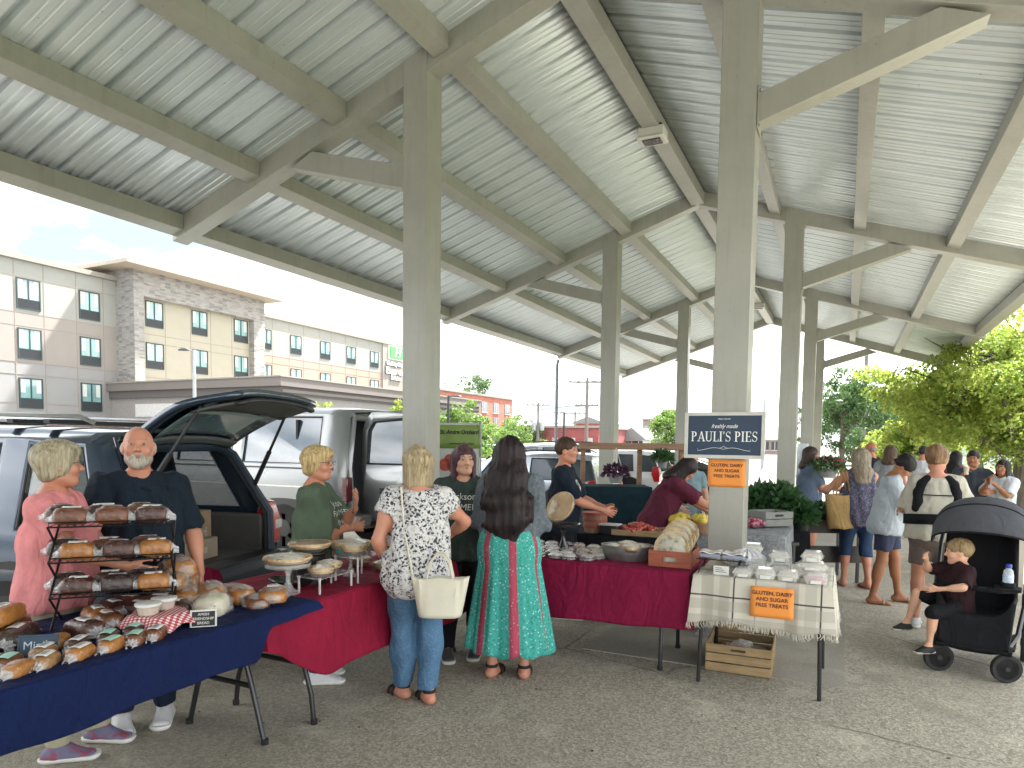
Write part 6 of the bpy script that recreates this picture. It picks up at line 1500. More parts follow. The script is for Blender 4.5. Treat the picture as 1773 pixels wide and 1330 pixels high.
for i,x in enumerate((-.075,.08)):
    t=thing('foil_tray',['left','right'][i]+' film wrapped tray of bars on the low wire stand','tray',(1.70+x,-1.0,Zp+.096),.05,'trays on the wire stand')
    a=MB(); a.box(-.07,-.09,0,.07,.09,.03); a.build('tray',mat('blue_grey_tray',(.25,.27,.36),.4,coat=.6),t,bevel=.006)  # tray in one even blue grey colour
    a=MB(); a.grid(lambda u,v:((u-.5)*.15,(v-.5)*.19,.034+.006*sin(9*u+i)+.005*sin(11*v)),10,10); a.build('film',mat('white_film',(.7,.7,.7),.2,coat=1,bmp=.6,bs=30),t,thick=.001)
t=thing('price_card','small white card standing in front of the wire stand','card',(1.72,-1.16,Zp),.05); a=MB(); a.box(-.05,-.004,0,.05,.0,.06); a.build('card',lab,t,smooth=0); a=MB(); 
for k in range(3): a.box(-.038,-.006,.018+.013*k,.03-.012*k,-.004,.022+.013*k)
a.build('printed_lines',labk,t,smooth=0)
# white plastic bags bunched behind the trays
wb=mat('white_plastic',(.74,.74,.77),.3,var=.04,bmp=.8,bs=18,bd=.02,alpha=.9)
a=MB(); a.grid(lambda u,v:(cos(u*6.283)*.11*(sin(pi*v)**.6+.05)*(1+.14*sin(5*u*6.283+6*v)+.08*sin(13*u*6.283)),sin(u*6.283)*.07*(sin(pi*v)**.6+.05)*(1+.1*sin(7*u*6.283)),.13*v+.01*sin(17*u*6.283)),44,14,cu=True); o=a.build('plastic_bags',wb,smooth=30,loc=(1.84,-.78,Zp)); tag(o,'bunched white plastic bags in the middle of the plaid table','plastic bag')
# orange signs and the column sign
orng=mat('orange_paper',(.85,.30,.055),.6,var=.03); ink=mat('dark_ink',(.10,.03,.015),.7)
def osign(label,loc,n,w,h,sz,rz=0):
    t=thing('paper_sign',label,'sign',loc,0,'orange paper signs'); M=face((0,0,0),n)@Matrix.Rotation(rz,4,'Z')
    a=MB(); a.grid(lambda u,v:((u-.5)*w,(v-.5)*h,.003*sin(u*3+1)*sin(v*4)),8,8,T=M); a.build('sheet',orng,t,thick=.001)
    for k,b_ in enumerate(('GLUTEN, DAIRY','AND SUGAR','FREE TREATS')): text(b_,sz,'lettering',ink,t,M@Matrix.Translation((0,h*.5-h*(.20+.2*k),.0048)),.0003,.0006)
osign('orange paper sign hanging on the plaid throw',(2.055,-1.268,.617),(0,-1,.04),.262,.196,.034,.01)
yy=-.004
p=aty(1258,820,yy); osign('orange paper sign taped to the near right column',(p.x,p.y-.002,p.z),(0,-1,0),.305,.225,.036)
p=aty(1253.5,754,-.03); t=thing('shop_sign','white framed navy sign lettered for pies hanging on the near right column','sign',(p.x,p.y,p.z)); w_,h_=.585,.325
navy=mat('sign_navy',(.012,.035,.075),.35,var=.15); wf=mat('whitewashed_frame',(.58,.58,.54),.5,var=.1,vs=8)
a=MB()
for q in ((-w_/2-.03,-h_/2-.03,w_/2+.03,-h_/2),(-w_/2-.03,h_/2,w_/2+.03,h_/2+.03),(-w_/2-.03,-h_/2,-w_/2,h_/2),(w_/2,-h_/2,w_/2+.03,h_/2)): a.box(q[0],-.012,q[1],q[2],.018,q[3])
a.build('frame',wf,t,bevel=.003)
a=MB(); a.box(-w_/2,-.002,-h_/2,w_/2,.012,h_/2); a.build('panel',navy,t,smooth=0)
fm_=Matrix(((1,0,0,0),(0,0,-1,-.0025),(0,1,0,0),(0,0,0,1)))
def serif(word,H_,sx_,m,par,M):
    a=MB(); x=0; z=[0]
    def R(x0,y0,x1,y1): z[0]+=.00002; a.box(x0*sx_,y0*H_,0,x1*sx_,y1*H_,.0008+z[0])
    def S_(xc,y): R(xc-.17,y if y<.5 else y-.045,xc+.17,y+.045 if y<.5 else y)
    def Q(pts,ws):
        z[0]+=.00002; n=len(pts); vs=[]
        for i,(px,py) in enumerate(pts):
            q0=pts[max(0,i-1)];q1=pts[min(n-1,i+1)]; dx,dy=q1[0]-q0[0],q1[1]-q0[1]; l=sqrt(dx*dx+dy*dy)+1e-9; w_=ws[i]/2
            vs+=[((px-dy/l*w_)*sx_,(py+dx/l*w_)*H_,.0008+z[0]),((px+dy/l*w_)*sx_,(py-dx/l*w_)*H_,.0008+z[0])]
        a.add(vs,[(2*i,2*i+1,2*i+3,2*i+2) for i in range(n-1)])
    def arc(cx,cy,rx,ry,t0,t1,w0,w1,n=18):
        t=np.linspace(t0,t1,n); Q([(cx+rx*cos(q),cy+ry*sin(q)) for q in t],[w0+(w1-w0)*abs(cos(q))**1.5 for q in t])
    tot=sum({'P':.72,'A':.84,'U':.88,'L':.68,'I':.42,"'":.26,'S':.62,'E':.72,' ':.36}[c] for c in word); x=-tot/2
    for c in word:
        w0=x
        def r(x0,y0,x1,y1): R(w0+x0,y0,w0+x1,y1)
        if c in 'PLIEU': r(.10,0 if c!='U' else .25,.24,1)
        if c in 'PLIE': S_(w0+.17,0); 
        if c in 'PLIEU': S_(w0+.17,1)
        if c=='P': arc(w0+.24,.73,.30,.25,pi/2,-pi/2,.05,.15)
        if c=='A': Q([(w0+.12,0),(w0+.42,1)],[.06,.06]); Q([(w0+.72,0),(w0+.42,1)],[.15,.13]); r(.2,.30,.62,.35); S_(w0+.12,0); S_(w0+.72,0)
        if c=='U': arc(w0+.42,.27,.25,.25,pi,2*pi,.07,.10); r(.64,.25,.70,1); S_(w0+.67,1)
        if c=='L': r(.2,0,.60,.05); r(.56,0,.61,.25)
        if c=='E': r(.2,0,.62,.05); r(.2,.95,.60,1); r(.2,.48,.48,.53); r(.58,0,.63,.24); r(.56,.78,.61,1); r(.46,.4,.49,.61)
        if c=="'": Q([(w0+.1,1),(w0+.06,.72)],[.11,.04])
        if c=='S':
            t=np.linspace(0,1,40); p=[]
            for q in t:
                if q<.5: an=pi*.12+ (q/.5)*(pi*1.33); p.append((w0+.29+.20*cos(an),.75+.225*sin(an)))
                else: an=pi*.45-((q-.5)/.5)*(pi*1.33); p.append((w0+.29+.22*cos(an),.26+.235*sin(an)))
            Q(p,[.05+.10*max(0,1-abs(q-.5)/.22) for q in t]); r(.48,.74,.52,1); r(.04,0,.08,.28)
        x+={'P':.72,'A':.84,'U':.88,'L':.68,'I':.42,"'":.26,'S':.62,'E':.72,' ':.36}[c]
    o=a.build('lettering',m,par,smooth=0); o.data.transform(M); return o
serif("PAULI'S PIES",.082,.0735,white,t,fm_@Matrix.Translation((0,-.05,0)))
text("freshly made",.048,'script_lettering',white,t,fm_@Matrix.Translation((0,.075,0)),.0004,0,shear=.45,sx=.85)
text("FAMILY RECIPES",.014,'small_lettering',white,t,fm_@Matrix.Translation((0,.135,0)),.0004,0)
a=MB(); a.tube([(x,-.005,-.115+.012*sin(x*22)*(1 if x>0 else -1)) for x in np.linspace(-.21,.21,40)],.0016,5); 
for x in (-.21,.21): a.lathe([(0,-.002),(.005,0),(0,.002)],10,(x,-.006,-.115))
a.tube([(-.03,-.005,-.105),(-.012,-.005,-.098),(0,-.005,-.088),(.012,-.005,-.098),(.03,-.005,-.105)],.0016,5); a.build('flourish',white,t)
# crate under the plaid table
kcr=mat('rough_pine',(.36,.25,.13),.8,var=.25,vs=7,stretch=(1,1,6),bmp=.4,bs=30)
t=crate('slatted wooden crate of packaged goods on the ground under the plaid table',(1.80,-.60,0.006),.04,.44,.62,.20,kcr,3)
blb=mat('black_tray',(.02,.02,.022),.4)
a=MB(); a.box(-.205,-.29,.012,.205,.29,.016); a.build('liner',blb,t)
for i,(x,y) in enumerate(((-.1,-.12),(.06,-.15),(-.08,.1),(.1,.08),(.0,-.02))):
    clamshell(f'packaged pastry in the crate on the ground, {["front left","front right","back left","back right","middle"][i]}',(1.80+x,-.60+y,.03+(.065 if i==4 else 0)),.3*i,.15,.12,.07,[mat('dark_cake',(.06,.04,.03),.6),wcake,appl][i%3],'packages in the ground crate')
# ---------------------------------------------------------------- people
S1=skinm('skin_fair','#c49a80'); S2=skinm('skin_pink','#c08a72'); S3=skinm('skin_tan','#9a6a4c'); S4=skinm('skin_light','#d0a68c')
jeans=cloth('jeans','#4d6f8e',.25,.5,.9,160,'#7f9db5',(.5,.8),2.5); jeansd=cloth('dark_jeans','#22324a',.15,.4); blacks=cloth('black_cloth','#15171c')
khaki=cloth('khaki','#8f8b78'); navyp=cloth('navy_cloth','#172335'); 
shw=(mat('sneaker_white','#c9c9cc',.6),mat('sneaker_sole','#d8d8d4',.6),mat('lace_white','#dddddd',.8))
shg=(mat('sneaker_grey_purple','#6a6a86',.7,color2='#8c4a60',vs=12),mat('sneaker_sole','#d8d8d4',.6),mat('lace_pink','#c73060',.8))
bsan=(mat('sandal_sole','#2a1d17',.7),mat('sandal_strap','#1a1412',.6),1)
def face_to(x,y,tx,ty): return atan2(-(tx-x),(ty-y))
g1='vendors behind the tables'; g2='shoppers'
# 1 woman in pink
R1=person('short grey haired woman in a pink blouse turned away behind the wire rack',(-1.12,-3.81,0),radians(-55),H=1.62,fat=1.14,fem=1,head=(radians(28),0),skin=S2,shirt=cloth('pink_blouse','#d98a8c',.12,.6,.85,200,vs=9),shirtlen=.03,sleeve=.62,sleeve_loose=.018,trs=cloth('pale_khaki','#a8a48c'),trlen=.09,hair=hairm('grey_blond','#b3a98f','#6d6453'),hairst='fluffy',shoe=shg,handR=(.10,.36,.98),handL=(-.16,.34,1.02),poleR=(.9,-.5,-.4),glasses=True,hd=.005,bd=.011,group=g1,beltbulge=1.15,feet=((.10,.02,0),(-.12,.12,0)))
# 2 bald man
R2=person('bald man with a white beard and navy shirt standing behind the loaf rack',(-1.10,-3.37,0),radians(-128),H=1.715,fat=1.18,skin=S2,head=(0,-.12),shirt=cloth('navy_shirt','#14202c',.15,.5),shirtlen=.04,sleeve=.8,sleeve_loose=.028,trs=navyp,hair=hairm('white_hair','#cfcac2','#96908a'),hairst='bald',beard=hairm('white_beard','#b3ada2','#7d766e'),shoe=shw,handR=(.30,.12,.86),handL=(-.30,.10,.86),hd=.0048,bd=.011,group=g1,beltbulge=1.25)
sp=R2['sp']
for q in (-1,1):
    a=MB(); a.add([sp(q*.012,.095,.42),sp(q*.055,.02,.505),sp(q*.085,-.01,.47),sp(q*.075,.085,.40)],[(0,1,2,3)]); a.build('collar',cloth('navy_shirt','#14202c'),R2['o'],thick=.006)
# 3 short blond woman, green tee, arms folded with one hand raised
gtee=cloth('green_tee','#50604f',.1,.45)
q=Vector(atd(547,800,4.55)); 
R3=person('short blond haired woman in a grey green shirt gesturing behind the pies',(q.x,q.y,0),radians(-62),H=1.60,fat=1.15,fem=1,skin=S2,head=(radians(-12),-.0),shirt=gtee,shirtlen=.04,sleeve=.85,sleeve_loose=.032,trs=jeansd,hair=hairm('blond_short','#cdb684','#7c6440'),hairst='fluffy',shoe=shw,handR=(-.12,.22,1.02),handL=(.06,.27,1.17),poleR=(.7,-.3,-1.),poleL=(-.6,.1,-1.),glasses=True,hd=.005,bd=.011,group=g1,beltbulge=1.1,curl=(.6,.35),palmL=((.2,-1,.1),(.5,.25,.75),(-.7,.2,.4)))
print_on(R3,'Jackson\nFARMERS\nMarket',.052,R3['sp'](0,.1,.29),white_t,shear=.1)
a=MB(); a.tube([R3['wL']+R3['RL']@np.array([.03*cos(t),.012*sin(t),.03*sin(t)]) for t in np.linspace(0,6.28,14)[:-1]],.006,6,closed=True); a.build('bracelet',chrome,R3['o'])
# 4 woman in floral blouse
def floral():
    m,nt,b,out=nodemat('floral_blouse'); v=coords(nt); wv=N(nt,'VectorMath',operation='ADD'); nn=N(nt,'VectorMath',operation='SCALE'); nn.inputs['Scale'].default_value=.05
    nt.links.new(noisetex(nt,v,22,3,.6,out='Color'),nn.inputs[0]); nt.links.new(v,wv.inputs[0]); nt.links.new(nn.outputs[0],wv.inputs[1])
    vo=N(nt,'TexVoronoi'); vo.inputs['Scale'].default_value=48; nt.links.new(wv.outputs[0],vo.inputs['Vector']); vo2=N(nt,'TexVoronoi'); vo2.inputs['Scale'].default_value=74; nt.links.new(wv.outputs[0],vo2.inputs['Vector'])
    c=mixc(nt,ramp(nt,vo2.outputs[0],[(.36,1),(.48,0)]),(.62,.61,.59),(.30,.31,.36)); c=mixc(nt,ramp(nt,vo.outputs[0],[(.37,1),(.45,0)]),c,(.035,.037,.05))
    c=mixc(nt,ramp(nt,noisetex(nt,v,14,3,.6),[(.56,0),(.6,.75)]),c,(.62,.61,.60))
    nt.links.new(c,b.inputs['Base Color']); b.inputs['Roughness'].default_value=.8; bump(nt,b,noisetex(nt,v,12,4,.6,1.),.35,.02); return m
R4=person('woman in a black and white floral blouse and blue jeans carrying a cream handbag',(.10,-2.40,0),radians(38),H=1.62,fat=1.16,fem=1,skin=S2,head=(radians(12),.02),shirt=floral(),shirtlen=.13,sleeve=.28,sleeve_loose=.028,trs=jeans,trlen=.10,trloose=.018,hair=hairm('ash_blond','#b8a783','#6c5d45','#8f8068'),hairst='bob',shoe=bsan,shoest='sandal',handR=(.22,.30,.99),handL=(-.17,.10,.86),poleR=(1,-.45,.1),poleL=(-.55,-.8,-.1),glasses=True,hd=.005,bd=.011,group=g2,feet=((.08,-.02,0),(-.07,.10,0)),footrot=(.25,.5),trnoise=.010)
# cream handbag on her left forearm
cr=mat('cream_leather',(.62,.59,.48),.45,var=.06,bmp=.2,bs=40)
wl=R4['wL']; MW=Matrix.Translation((.10,-2.40,0))@Matrix.Rotation(radians(38),4,'Z'); wp=MW@Vector(wl)
hb_=thing('handbag','cream leather handbag hanging from the arm of the floral bloused woman','handbag',(.335,-2.50,.60),radians(26))
def hbag(u,v):
    an=u*2*pi; e=.62; w_=(.125+.045*v); d_=.065*(1-.45*v); x=abs(cos(an))**e*(1 if cos(an)>0 else -1)*w_; y=abs(sin(an))**e*(1 if sin(an)>0 else -1)*d_; return (x*(1+.03*sin(3*an)),y+.006*sin(6*x*20)*v,v*.235-.012*sin(abs(x)/w_*3.0)*v)
a=MB(); a.grid(hbag,40,12,cu=True); a.add([hbag(i/40,0) for i in range(40)],[tuple(range(40))]); a.build('bag_body',cr,hb_,thick=.004)
for s in (-1,1):
    a=MB(); a.tube([(x_,s*.032+(.0),.20+z_) for x_,z_ in ((-.075,-.03),(-.075,.03),(-.055,.12),(-.02,.165),(.02,.165),(.055,.12),(.075,.03),(.075,-.03))],.0065,8); a.build('handle',cr,hb_)
a=MB(); a.tube([(-.16,0,.225),(-.22,.05,.50),(-.24,.05,.75)],.006,6); a.build('long_strap',cr,hb_)
# 5 woman with purple hair
q=Vector(atd(803,800,5.15)); dgt=cloth('dark_green_tee','#37433f',.1,.4)
R5=person('woman with purple tipped brown hair in a dark green market shirt',(q.x,q.y,0),radians(-152),H=1.62,fat=1.28,fem=1,skin=S4,head=(radians(16),-.03),shirt=dgt,shirtlen=.06,sleeve=.9,sleeve_loose=.03,trs=blacks,hair=hairm('purple_hair','#5b3a4e','#2c1c20','#4a2f26'),hairst='mid',shoe=(mat('grey_shoe','#444648',.7),mat('sneaker_sole','#d8d8d4',.6)),handR=(.22,.30,.86),handL=(-.24,.30,.86),hd=.005,bd=.012,group=g1,feet=((.11,.12,0),(-.11,.05,0)))
print_on(R5,'Jackson\nFARMERS\nMarket',.066,R5['sp'](0,.1,.28),white_t,shear=.05)
print_on(R5,'MEET . MARKET . GREET',.02,R5['sp'](0,.1,.185),white_t)
# 6 long dark hair, teal skirt
R6=person('woman with very long dark hair, grey sweater and a teal floral skirt with red panels',(.40,-1.72,0),radians(12),H=1.69,fem=1,fat=1.05,skin=S2,head=(radians(-10),-.05),shirt=cloth('grey_sweater','#5d666e',.14,.6,.9,90,'#7f878d',(.45,.7)),shirtlen=-.06,sleeve=1.85,sleeve_loose=.022,trs=None,hair=hairm('black_brown','#221a1c','#0d0a0c','#2e2224'),hairst='verylong',shoe=(mat('black_sole','#141414',.7),mat('black_strap','#161414',.6),1),shoest='sandal',handR=(.10,.26,1.05),handL=(-.12,.27,1.08),hd=.0055,bd=.011,group=g2,shirtnoise=.009)
def skirtm():
    m,nt,b,out=nodemat('panel_skirt'); v=coords(nt); tc=N(nt,'TexCoord'); sp=N(nt,'SeparateXYZ'); nt.links.new(tc.outputs['UV'],sp.inputs[0])
    mu=N(nt,'Math',operation='MULTIPLY',i_1=7.); nt.links.new(sp.outputs[0],mu.inputs[0]); fr_=N(nt,'Math',operation='FRACT'); nt.links.new(mu.outputs[0],fr_.inputs[0])
    red=ramp(nt,fr_.outputs[0],[(0,0),(.70,0),(.71,1),(.97,1),(.98,0)])
    vo=N(nt,'TexVoronoi'); vo.inputs['Scale'].default_value=46; nt.links.new(v,vo.inputs['Vector']); f=noisetex(nt,v,60,3,.6)
    teal=mixc(nt,ramp(nt,vo.outputs[0],[(.12,1),(.30,0)]),(.045,.36,.31),(.45,.68,.60)); teal=mixc(nt,ramp(nt,f,[(.55,0),(.62,.8)]),teal,(.02,.20,.18))
    rr=mixc(nt,ramp(nt,vo.outputs[0],[(.12,1),(.28,0)]),(.36,.05,.09),(.62,.30,.33))
    c=mixc(nt,red,teal,rr); nt.links.new(c,b.inputs['Base Color']); b.inputs['Roughness'].default_value=.85; bump(nt,b,noisetex(nt,coords(nt,(1,1,.25)),16,3,.6),.4,.012); return m
a=MB(); 
def sk(u,v):
    an=u*2*pi; z=1.07-.86*v; r=.140+.128*v**.85; fo=(.5*sin(9*an+.6)+.35*sin(14*an+2)+.25*sin(23*an))*.024*v; rx=(r+fo)*(1.12-.0*v); ry=(r*.86+fo)*(1.0)
    hip=.03*sin(pi*min(1,v*3.2))*(1 if v<.32 else 0); return (cos(an)*(rx+hip)+.015*v,sin(an)*(ry+hip)-.015,z+.012*sin(9*an)*v)
nu,nv=144,30; a.grid(sk,nu,nv,cu=True); o=a.build('skirt',skirtm(),R6['o'],smooth=180,thick=.003)
me=o.data; uv=me.uv_layers.new(name='UVMap'); R_=nv+1
for p in me.polygons:
    us=[(i//R_)/nu for i in p.vertices]; wrap=max(us)-min(us)>.5
    for li,i in zip(p.loop_indices,p.vertices):
        u=(i//R_)/nu; u=u+1 if (wrap and u<.5) else u; uv.data[li].uv=(u+.035,(i%R_)/nv)
# 7 young man in navy
q=Vector(atd(978,800,6.3)); 
R7=person('young man with cropped hair in a navy shirt with a white badge',(q.x,q.y,0),radians(-78),H=1.70,fat=1.0,skin=S2,head=(radians(-6),.02),shirt=cloth('navy_tee','#15202e',.12,.4),sleeve=.85,sleeve_loose=.026,shirtlen=.04,trs=blacks,hair=hairm('brown_crop','#4a372a','#281c15'),hairst='short',shoe=shw,handR=(.06,.36,1.02),handL=(-.08,.36,1.03),hd=.007,bd=.013,group=g1)
a=MB(); c=R7['sp'](-.04,.1,.30)
a.tube([c+np.array([.055*cos(t)*(1+.10*cos(6*t)),.08,.065*sin(t)*(1+.1*cos(6*t))]) for t in np.linspace(0,6.283,37)[:-1]],.006,6,closed=True)
a.tube([c+np.array([.028*cos(t),.08,.034*sin(t)-.005]) for t in np.linspace(0,6.283,20)[:-1]],.007,6,closed=True)
o=a.build('badge_print',white_t,R7['o']); project(o.data,R7['A']['shirt'],(0,1,0),.002)
# 8 woman bending in maroon
q=Vector(atd(1140,800,6.9)); 
R8=person('dark haired woman in a maroon shirt bending to reach over the produce',(q.x,q.y,0),radians(-68),H=1.60,fem=1,fat=1.2,lean=.42,stoop=.3,skin=S2,head=(0,.75),shirt=cloth('maroon_tee','#5a2438',.12,.4),sleeve=.85,sleeve_loose=.028,trs=jeansd,hair=hairm('dark_brown_hair','#2d2325','#151012'),hairst='mid',shoe=shw,handR=(.12,.72,.86),handL=(-.12,.66,.84),poleR=(.5,-.5,-.6),hd=.007,bd=.013,group=g1,shirtlen=.06)
# 9 blond girl
q=Vector(atd(1192,800,8.0)); R9=person('smiling fair haired girl in a pale blue shirt behind the bending woman',(q.x,q.y,0),radians(-160),H=1.58,fem=1,fat=.9,lean=.15,skin=S4,head=(-.3,.1),shirt=cloth('pale_blue_tee','#7d97a0'),sleeve=.4,trs=jeansd,hair=hairm('fair_hair','#c9a878','#8c6c46'),hairst='long',shoe=shw,hd=.008,bd=.014,group=g1,handR=(.1,.3,.9),handL=(-.2,.2,.8))
# right hand crowd
q=Vector(atd(1402,800,9.6)); P10=person('dark haired woman in a slate blue shirt facing right beside the third right column',(q.x,q.y,0),radians(-75),H=1.64,fem=1,fat=1.3,skin=S2,head=(-.1,0),shirt=cloth('slate_tee','#56657a'),sleeve=.8,sleeve_loose=.03,shirtlen=.05,trs=khaki,trlen=.5,hair=hairm('brown_long','#41322c','#201815'),hairst='mid',shoe=shw,hd=.008,bd=.015,group=g2,handR=(.06,.34,1.05),handL=(-.1,.34,1.03))
def florpurple():
    return mat('purple_floral',(.07,.07,.12),.85,var=.3,vs=30,color2=(.20,.19,.27),c2=(.52,.66))
q=at(1478,1040); P11=person('grey blond woman in a purple floral tank top with a tan tote bag',(2.60,2.86,0),radians(20),H=1.63,fem=1,fat=1.1,skin=S2,head=(.35,.05),shirt=florpurple(),tank=True,shirtlen=.08,trs=cloth('denim_capri','#2a3d5c'),trlen=.38,trloose=.012,hair=hairm('grey_blond_long','#9c9383','#5d564c','#7a6a55'),hairst='long',shoe=(mat('black_sole','#141414',.7),mat('sandal_strap','#1a1412',.6)),shoest='flip',hd=.007,bd=.013,group=g2,handR=(.02,.34,1.02),handL=(-.26,.26,1.08),poleL=(-.9,-.3,-.5),feet=((.12,-.05,0),(-.1,.08,0)),shirtnoise=.01)
sleeve11=cloth('sheer_overshirt','#9ba3b5')
tote=cloth('tan_tote','#a78a5c',.12,.4); t=thing('tote_bag','tan canvas tote bag hanging from the shoulder of the woman in purple florals','bag',(2.42,2.70,.72),radians(35))
a=MB(); a.grid(lambda u,v:((lambda an:(abs(cos(an))**.7*(1 if cos(an)>0 else -1)*(.15+.05*v),abs(sin(an))**.8*(1 if sin(an)>0 else -1)*.07*(1.1-.5*v),.38*v-.02+.012*sin(5*an)))(u*2*pi)),32,10,cu=True); a.add([((abs(cos(an))**.7*(1 if cos(an)>0 else -1)*.15),(abs(sin(an))**.8*(1 if sin(an)>0 else -1)*.077),-.02) for an in np.linspace(0,2*pi,33)[:-1]],[tuple(range(32))]); a.build('bag_body',tote,t,thick=.004)
for s in (-1,1): a=MB(); a.tube([(-.09,s*.03,.34),(-.05,s*.03,.52),(.0,s*.03,.66),(.05,s*.03,.52),(.09,s*.03,.34)],.012,8,flat=.4); a.build('strap',tote,t)
q=Vector(atd(1508,800,12.5)); P12=person('bald older man in a black polo shirt behind the shoppers',(q.x,q.y,0),radians(60),H=1.74,fat=1.15,skin=skinm('skin_ruddy','#b87058'),head=(.1,-.05),shirt=cloth('black_polo','#141a22'),trs=blacks,hair=hairm('grey_fringe','#9a938a','#6a645c'),hairst='bald',shoe=shw,hd=.009,bd=.016,group=g2)
q=Vector(atd(1541,800,11.2)); P13=person('brown haired person mostly hidden behind the woman in the pale blue print shirt',(q.x,q.y,0),radians(-20),H=1.68,fat=1.0,skin=S2,shirt=cloth('grey_tee2','#8a8f94'),trs=jeansd,hair=hairm('mid_brown','#5b4636','#33271e'),hairst='mid',shoe=shw,hd=.01,bd=.018,group=g2,details=False)
# 14 woman in light tee looking down
P14=person('dark haired woman in a pale lettered shirt and navy shorts looking down',(2.86,2.16,0),radians(-95),H=1.60,fem=1,fat=1.2,lean=.10,stoop=.5,skin=S3,head=(.05,.95),shirt=cloth('pale_grey_tee','#a9b2bb',.08,.45),sleeve=.85,sleeve_loose=.028,shirtlen=.06,trs=cloth('navy_shorts','#3b4058',.12,.4),trlen=.60,trloose=.02,hair=hairm('black_hair','#1d1817','#0b0909'),hairst='back',shoe=(mat('tan_sole','#8d7a66',.7),mat('tan_strap','#a08a74',.6)),shoest='flip',hd=.007,bd=.012,group=g2,handR=(.06,.34,1.0),handL=(-.06,.36,1.02),feet=((.13,-.10,0),(-.13,.12,0)),footrot=(.1,.1))
print_on(P14,'Roads',.085,P14['sp'](.05,.1,.31),mat('navy_print',(.03,.05,.09),.8),shear=.3,dirn=(.45,1,0))
# 15 man in white tee at back, 17, 18, 19
q=Vector(atd(1598,800,13.0)); P15=person('short dark haired man in a white shirt seen from behind, deep in the crowd',(q.x,q.y,0),radians(-30),H=1.68,fat=1.1,skin=S2,shirt=cloth('white_tee','#c3c9cf'),trs=khaki,hair=hairm('dark_crop','#352a24','#1a1412'),hairst='short',shoe=shw,hd=.01,bd=.017,group=g2,details=False)
# 16 woman with baby carrier (seen from behind)
P16=person('woman in a cream shirt wearing a black baby carrier, standing by the stroller',(3.17,1.16,0),radians(4),H=1.66,fem=1,fat=1.22,skin=S2,head=(radians(-25),.12),shirt=cloth('cream_tee','#b9b5a9',.07,.5),sleeve=.85,sleeve_loose=.022,shirtlen=-.005,trs=cloth('taupe_shorts','#6e625f',.08,.35),trlen=.60,trloose=.012,hair=hairm('sandy_hair','#8a6a4c','#55402e'),hairst='back',shoe=(mat('sneaker_white','#c9c9cc',.6),mat('sneaker_sole','#d8d8d4',.6),mat('lace_blue','#3a4a7a',.7)),hd=.006,bd=.011,group=g2,handR=(.30,.18,.92),handL=(-.16,.34,1.02),feet=((.10,.0,0),(-.10,.05,0)),shirtnoise=.006)
car_=thing('baby_carrier','black baby carrier straps and waist belt on the woman in cream','baby carrier',(3.17,1.16,0),radians(4)); sp=P16['sp']; ca=cloth('carrier_black','#14161b',.1,.4)
A_=P16['A']['shirt']
def onback(pts,off=.016,d=(0,-1,0)):
    v=np.array(pts,f32); n=nrm(P16['RL']@np.array(d,float)).astype(f32); v=v+n*.2
    for _ in range(40): v=v-n*(A_.ev(v)[:,None]*.8)
    return [Vector(p) for p in v+n*off]
for q_ in (-1,1):
    pts=onback([sp(q_*x,0,z) for x,z in ((.085,.47),(.125,.42),(.145,.34),(.15,.26),(.165,.20))],-.012)
    K=Shape()
    for p_,p2_,r_ in zip(pts,pts[1:],(.034,.040,.042,.036)): K.u(rc(p_,p2_,r_,r_),.02)
    mesh_obj('shoulder_strap',[K.mesh(.009)],[ca],car_)
a=MB(); a.tube(onback([sp(x,0,.325) for x in np.linspace(-.14,.14,8)],.008),.014,8,flat=.3); a.build('chest_strap',ca,car_)
a=MB(); 
ring=[]
for t_ in np.linspace(0,2*pi,25)[:-1]:
    d=np.array([cos(t_),sin(t_),0]); n=(P16['RL']@d).astype(f32); v=np.array([sp(0,0,.09-.02*sin(t_))],f32)+n*.5
    for _ in range(40): v=v-n*(A_.ev(v)[:,None]*.8)
    ring.append(Vector(v[0]+n*.006))
a.tube(ring,.045,10,closed=True,flat=.22); 
v=[]; a=MB(); R=len(ring)
for z in (-.045,.045):
    for p in ring: v.append(p+Vector((0,0,z)))
a.add(v,[(i,(i+1)%R,R+(i+1)%R,R+i) for i in range(R)]); a.build('waist_belt',ca,car_,thick=.02)
a=MB(); a.tube([ring[-5]+Vector((0,-.01,.0)),ring[-4]+Vector((.03,-.02,-.10)),ring[-4]+Vector((.05,-.02,-.17))],.016,8,flat=.3); a.build('loose_strap',ca,car_)
for q_,px,dep,lb,hr,sk_,sh_,rz in ((0,1655,11.5,'black haired woman glimpsed behind the baby carrier woman',hairm('black_hair','#1d1817','#0b0909'),S3,cloth('rose_tee','#9a5560'),-40),):
    q=Vector(atd(px,800,dep)); person(lb,(q.x,q.y,0),radians(rz),H=1.6,fem=1,fat=1.05,skin=sk_,shirt=sh_,trs=blacks,hair=hr,hairst='long',shoe=shw,hd=.01,bd=.017,group=g2,details=False)
q=Vector(atd(1685,800,9.3)); P18=person('man in a charcoal shirt holding a pale cup near his mouth behind the stroller',(q.x,q.y,0),radians(165),H=1.62,fat=1.0,skin=S3,head=(0,.12),shirt=cloth('charcoal_tee','#394048'),sleeve=.8,sleeve_loose=.03,trs=blacks,hair=hairm('black_hair','#1d1817','#0b0909'),hairst='short',shoe=shw,hd=.0075,bd=.014,group=g2,handR=(.06,.27,1.28),handL=(-.25,.28,1.05),curl=(.9,.5))
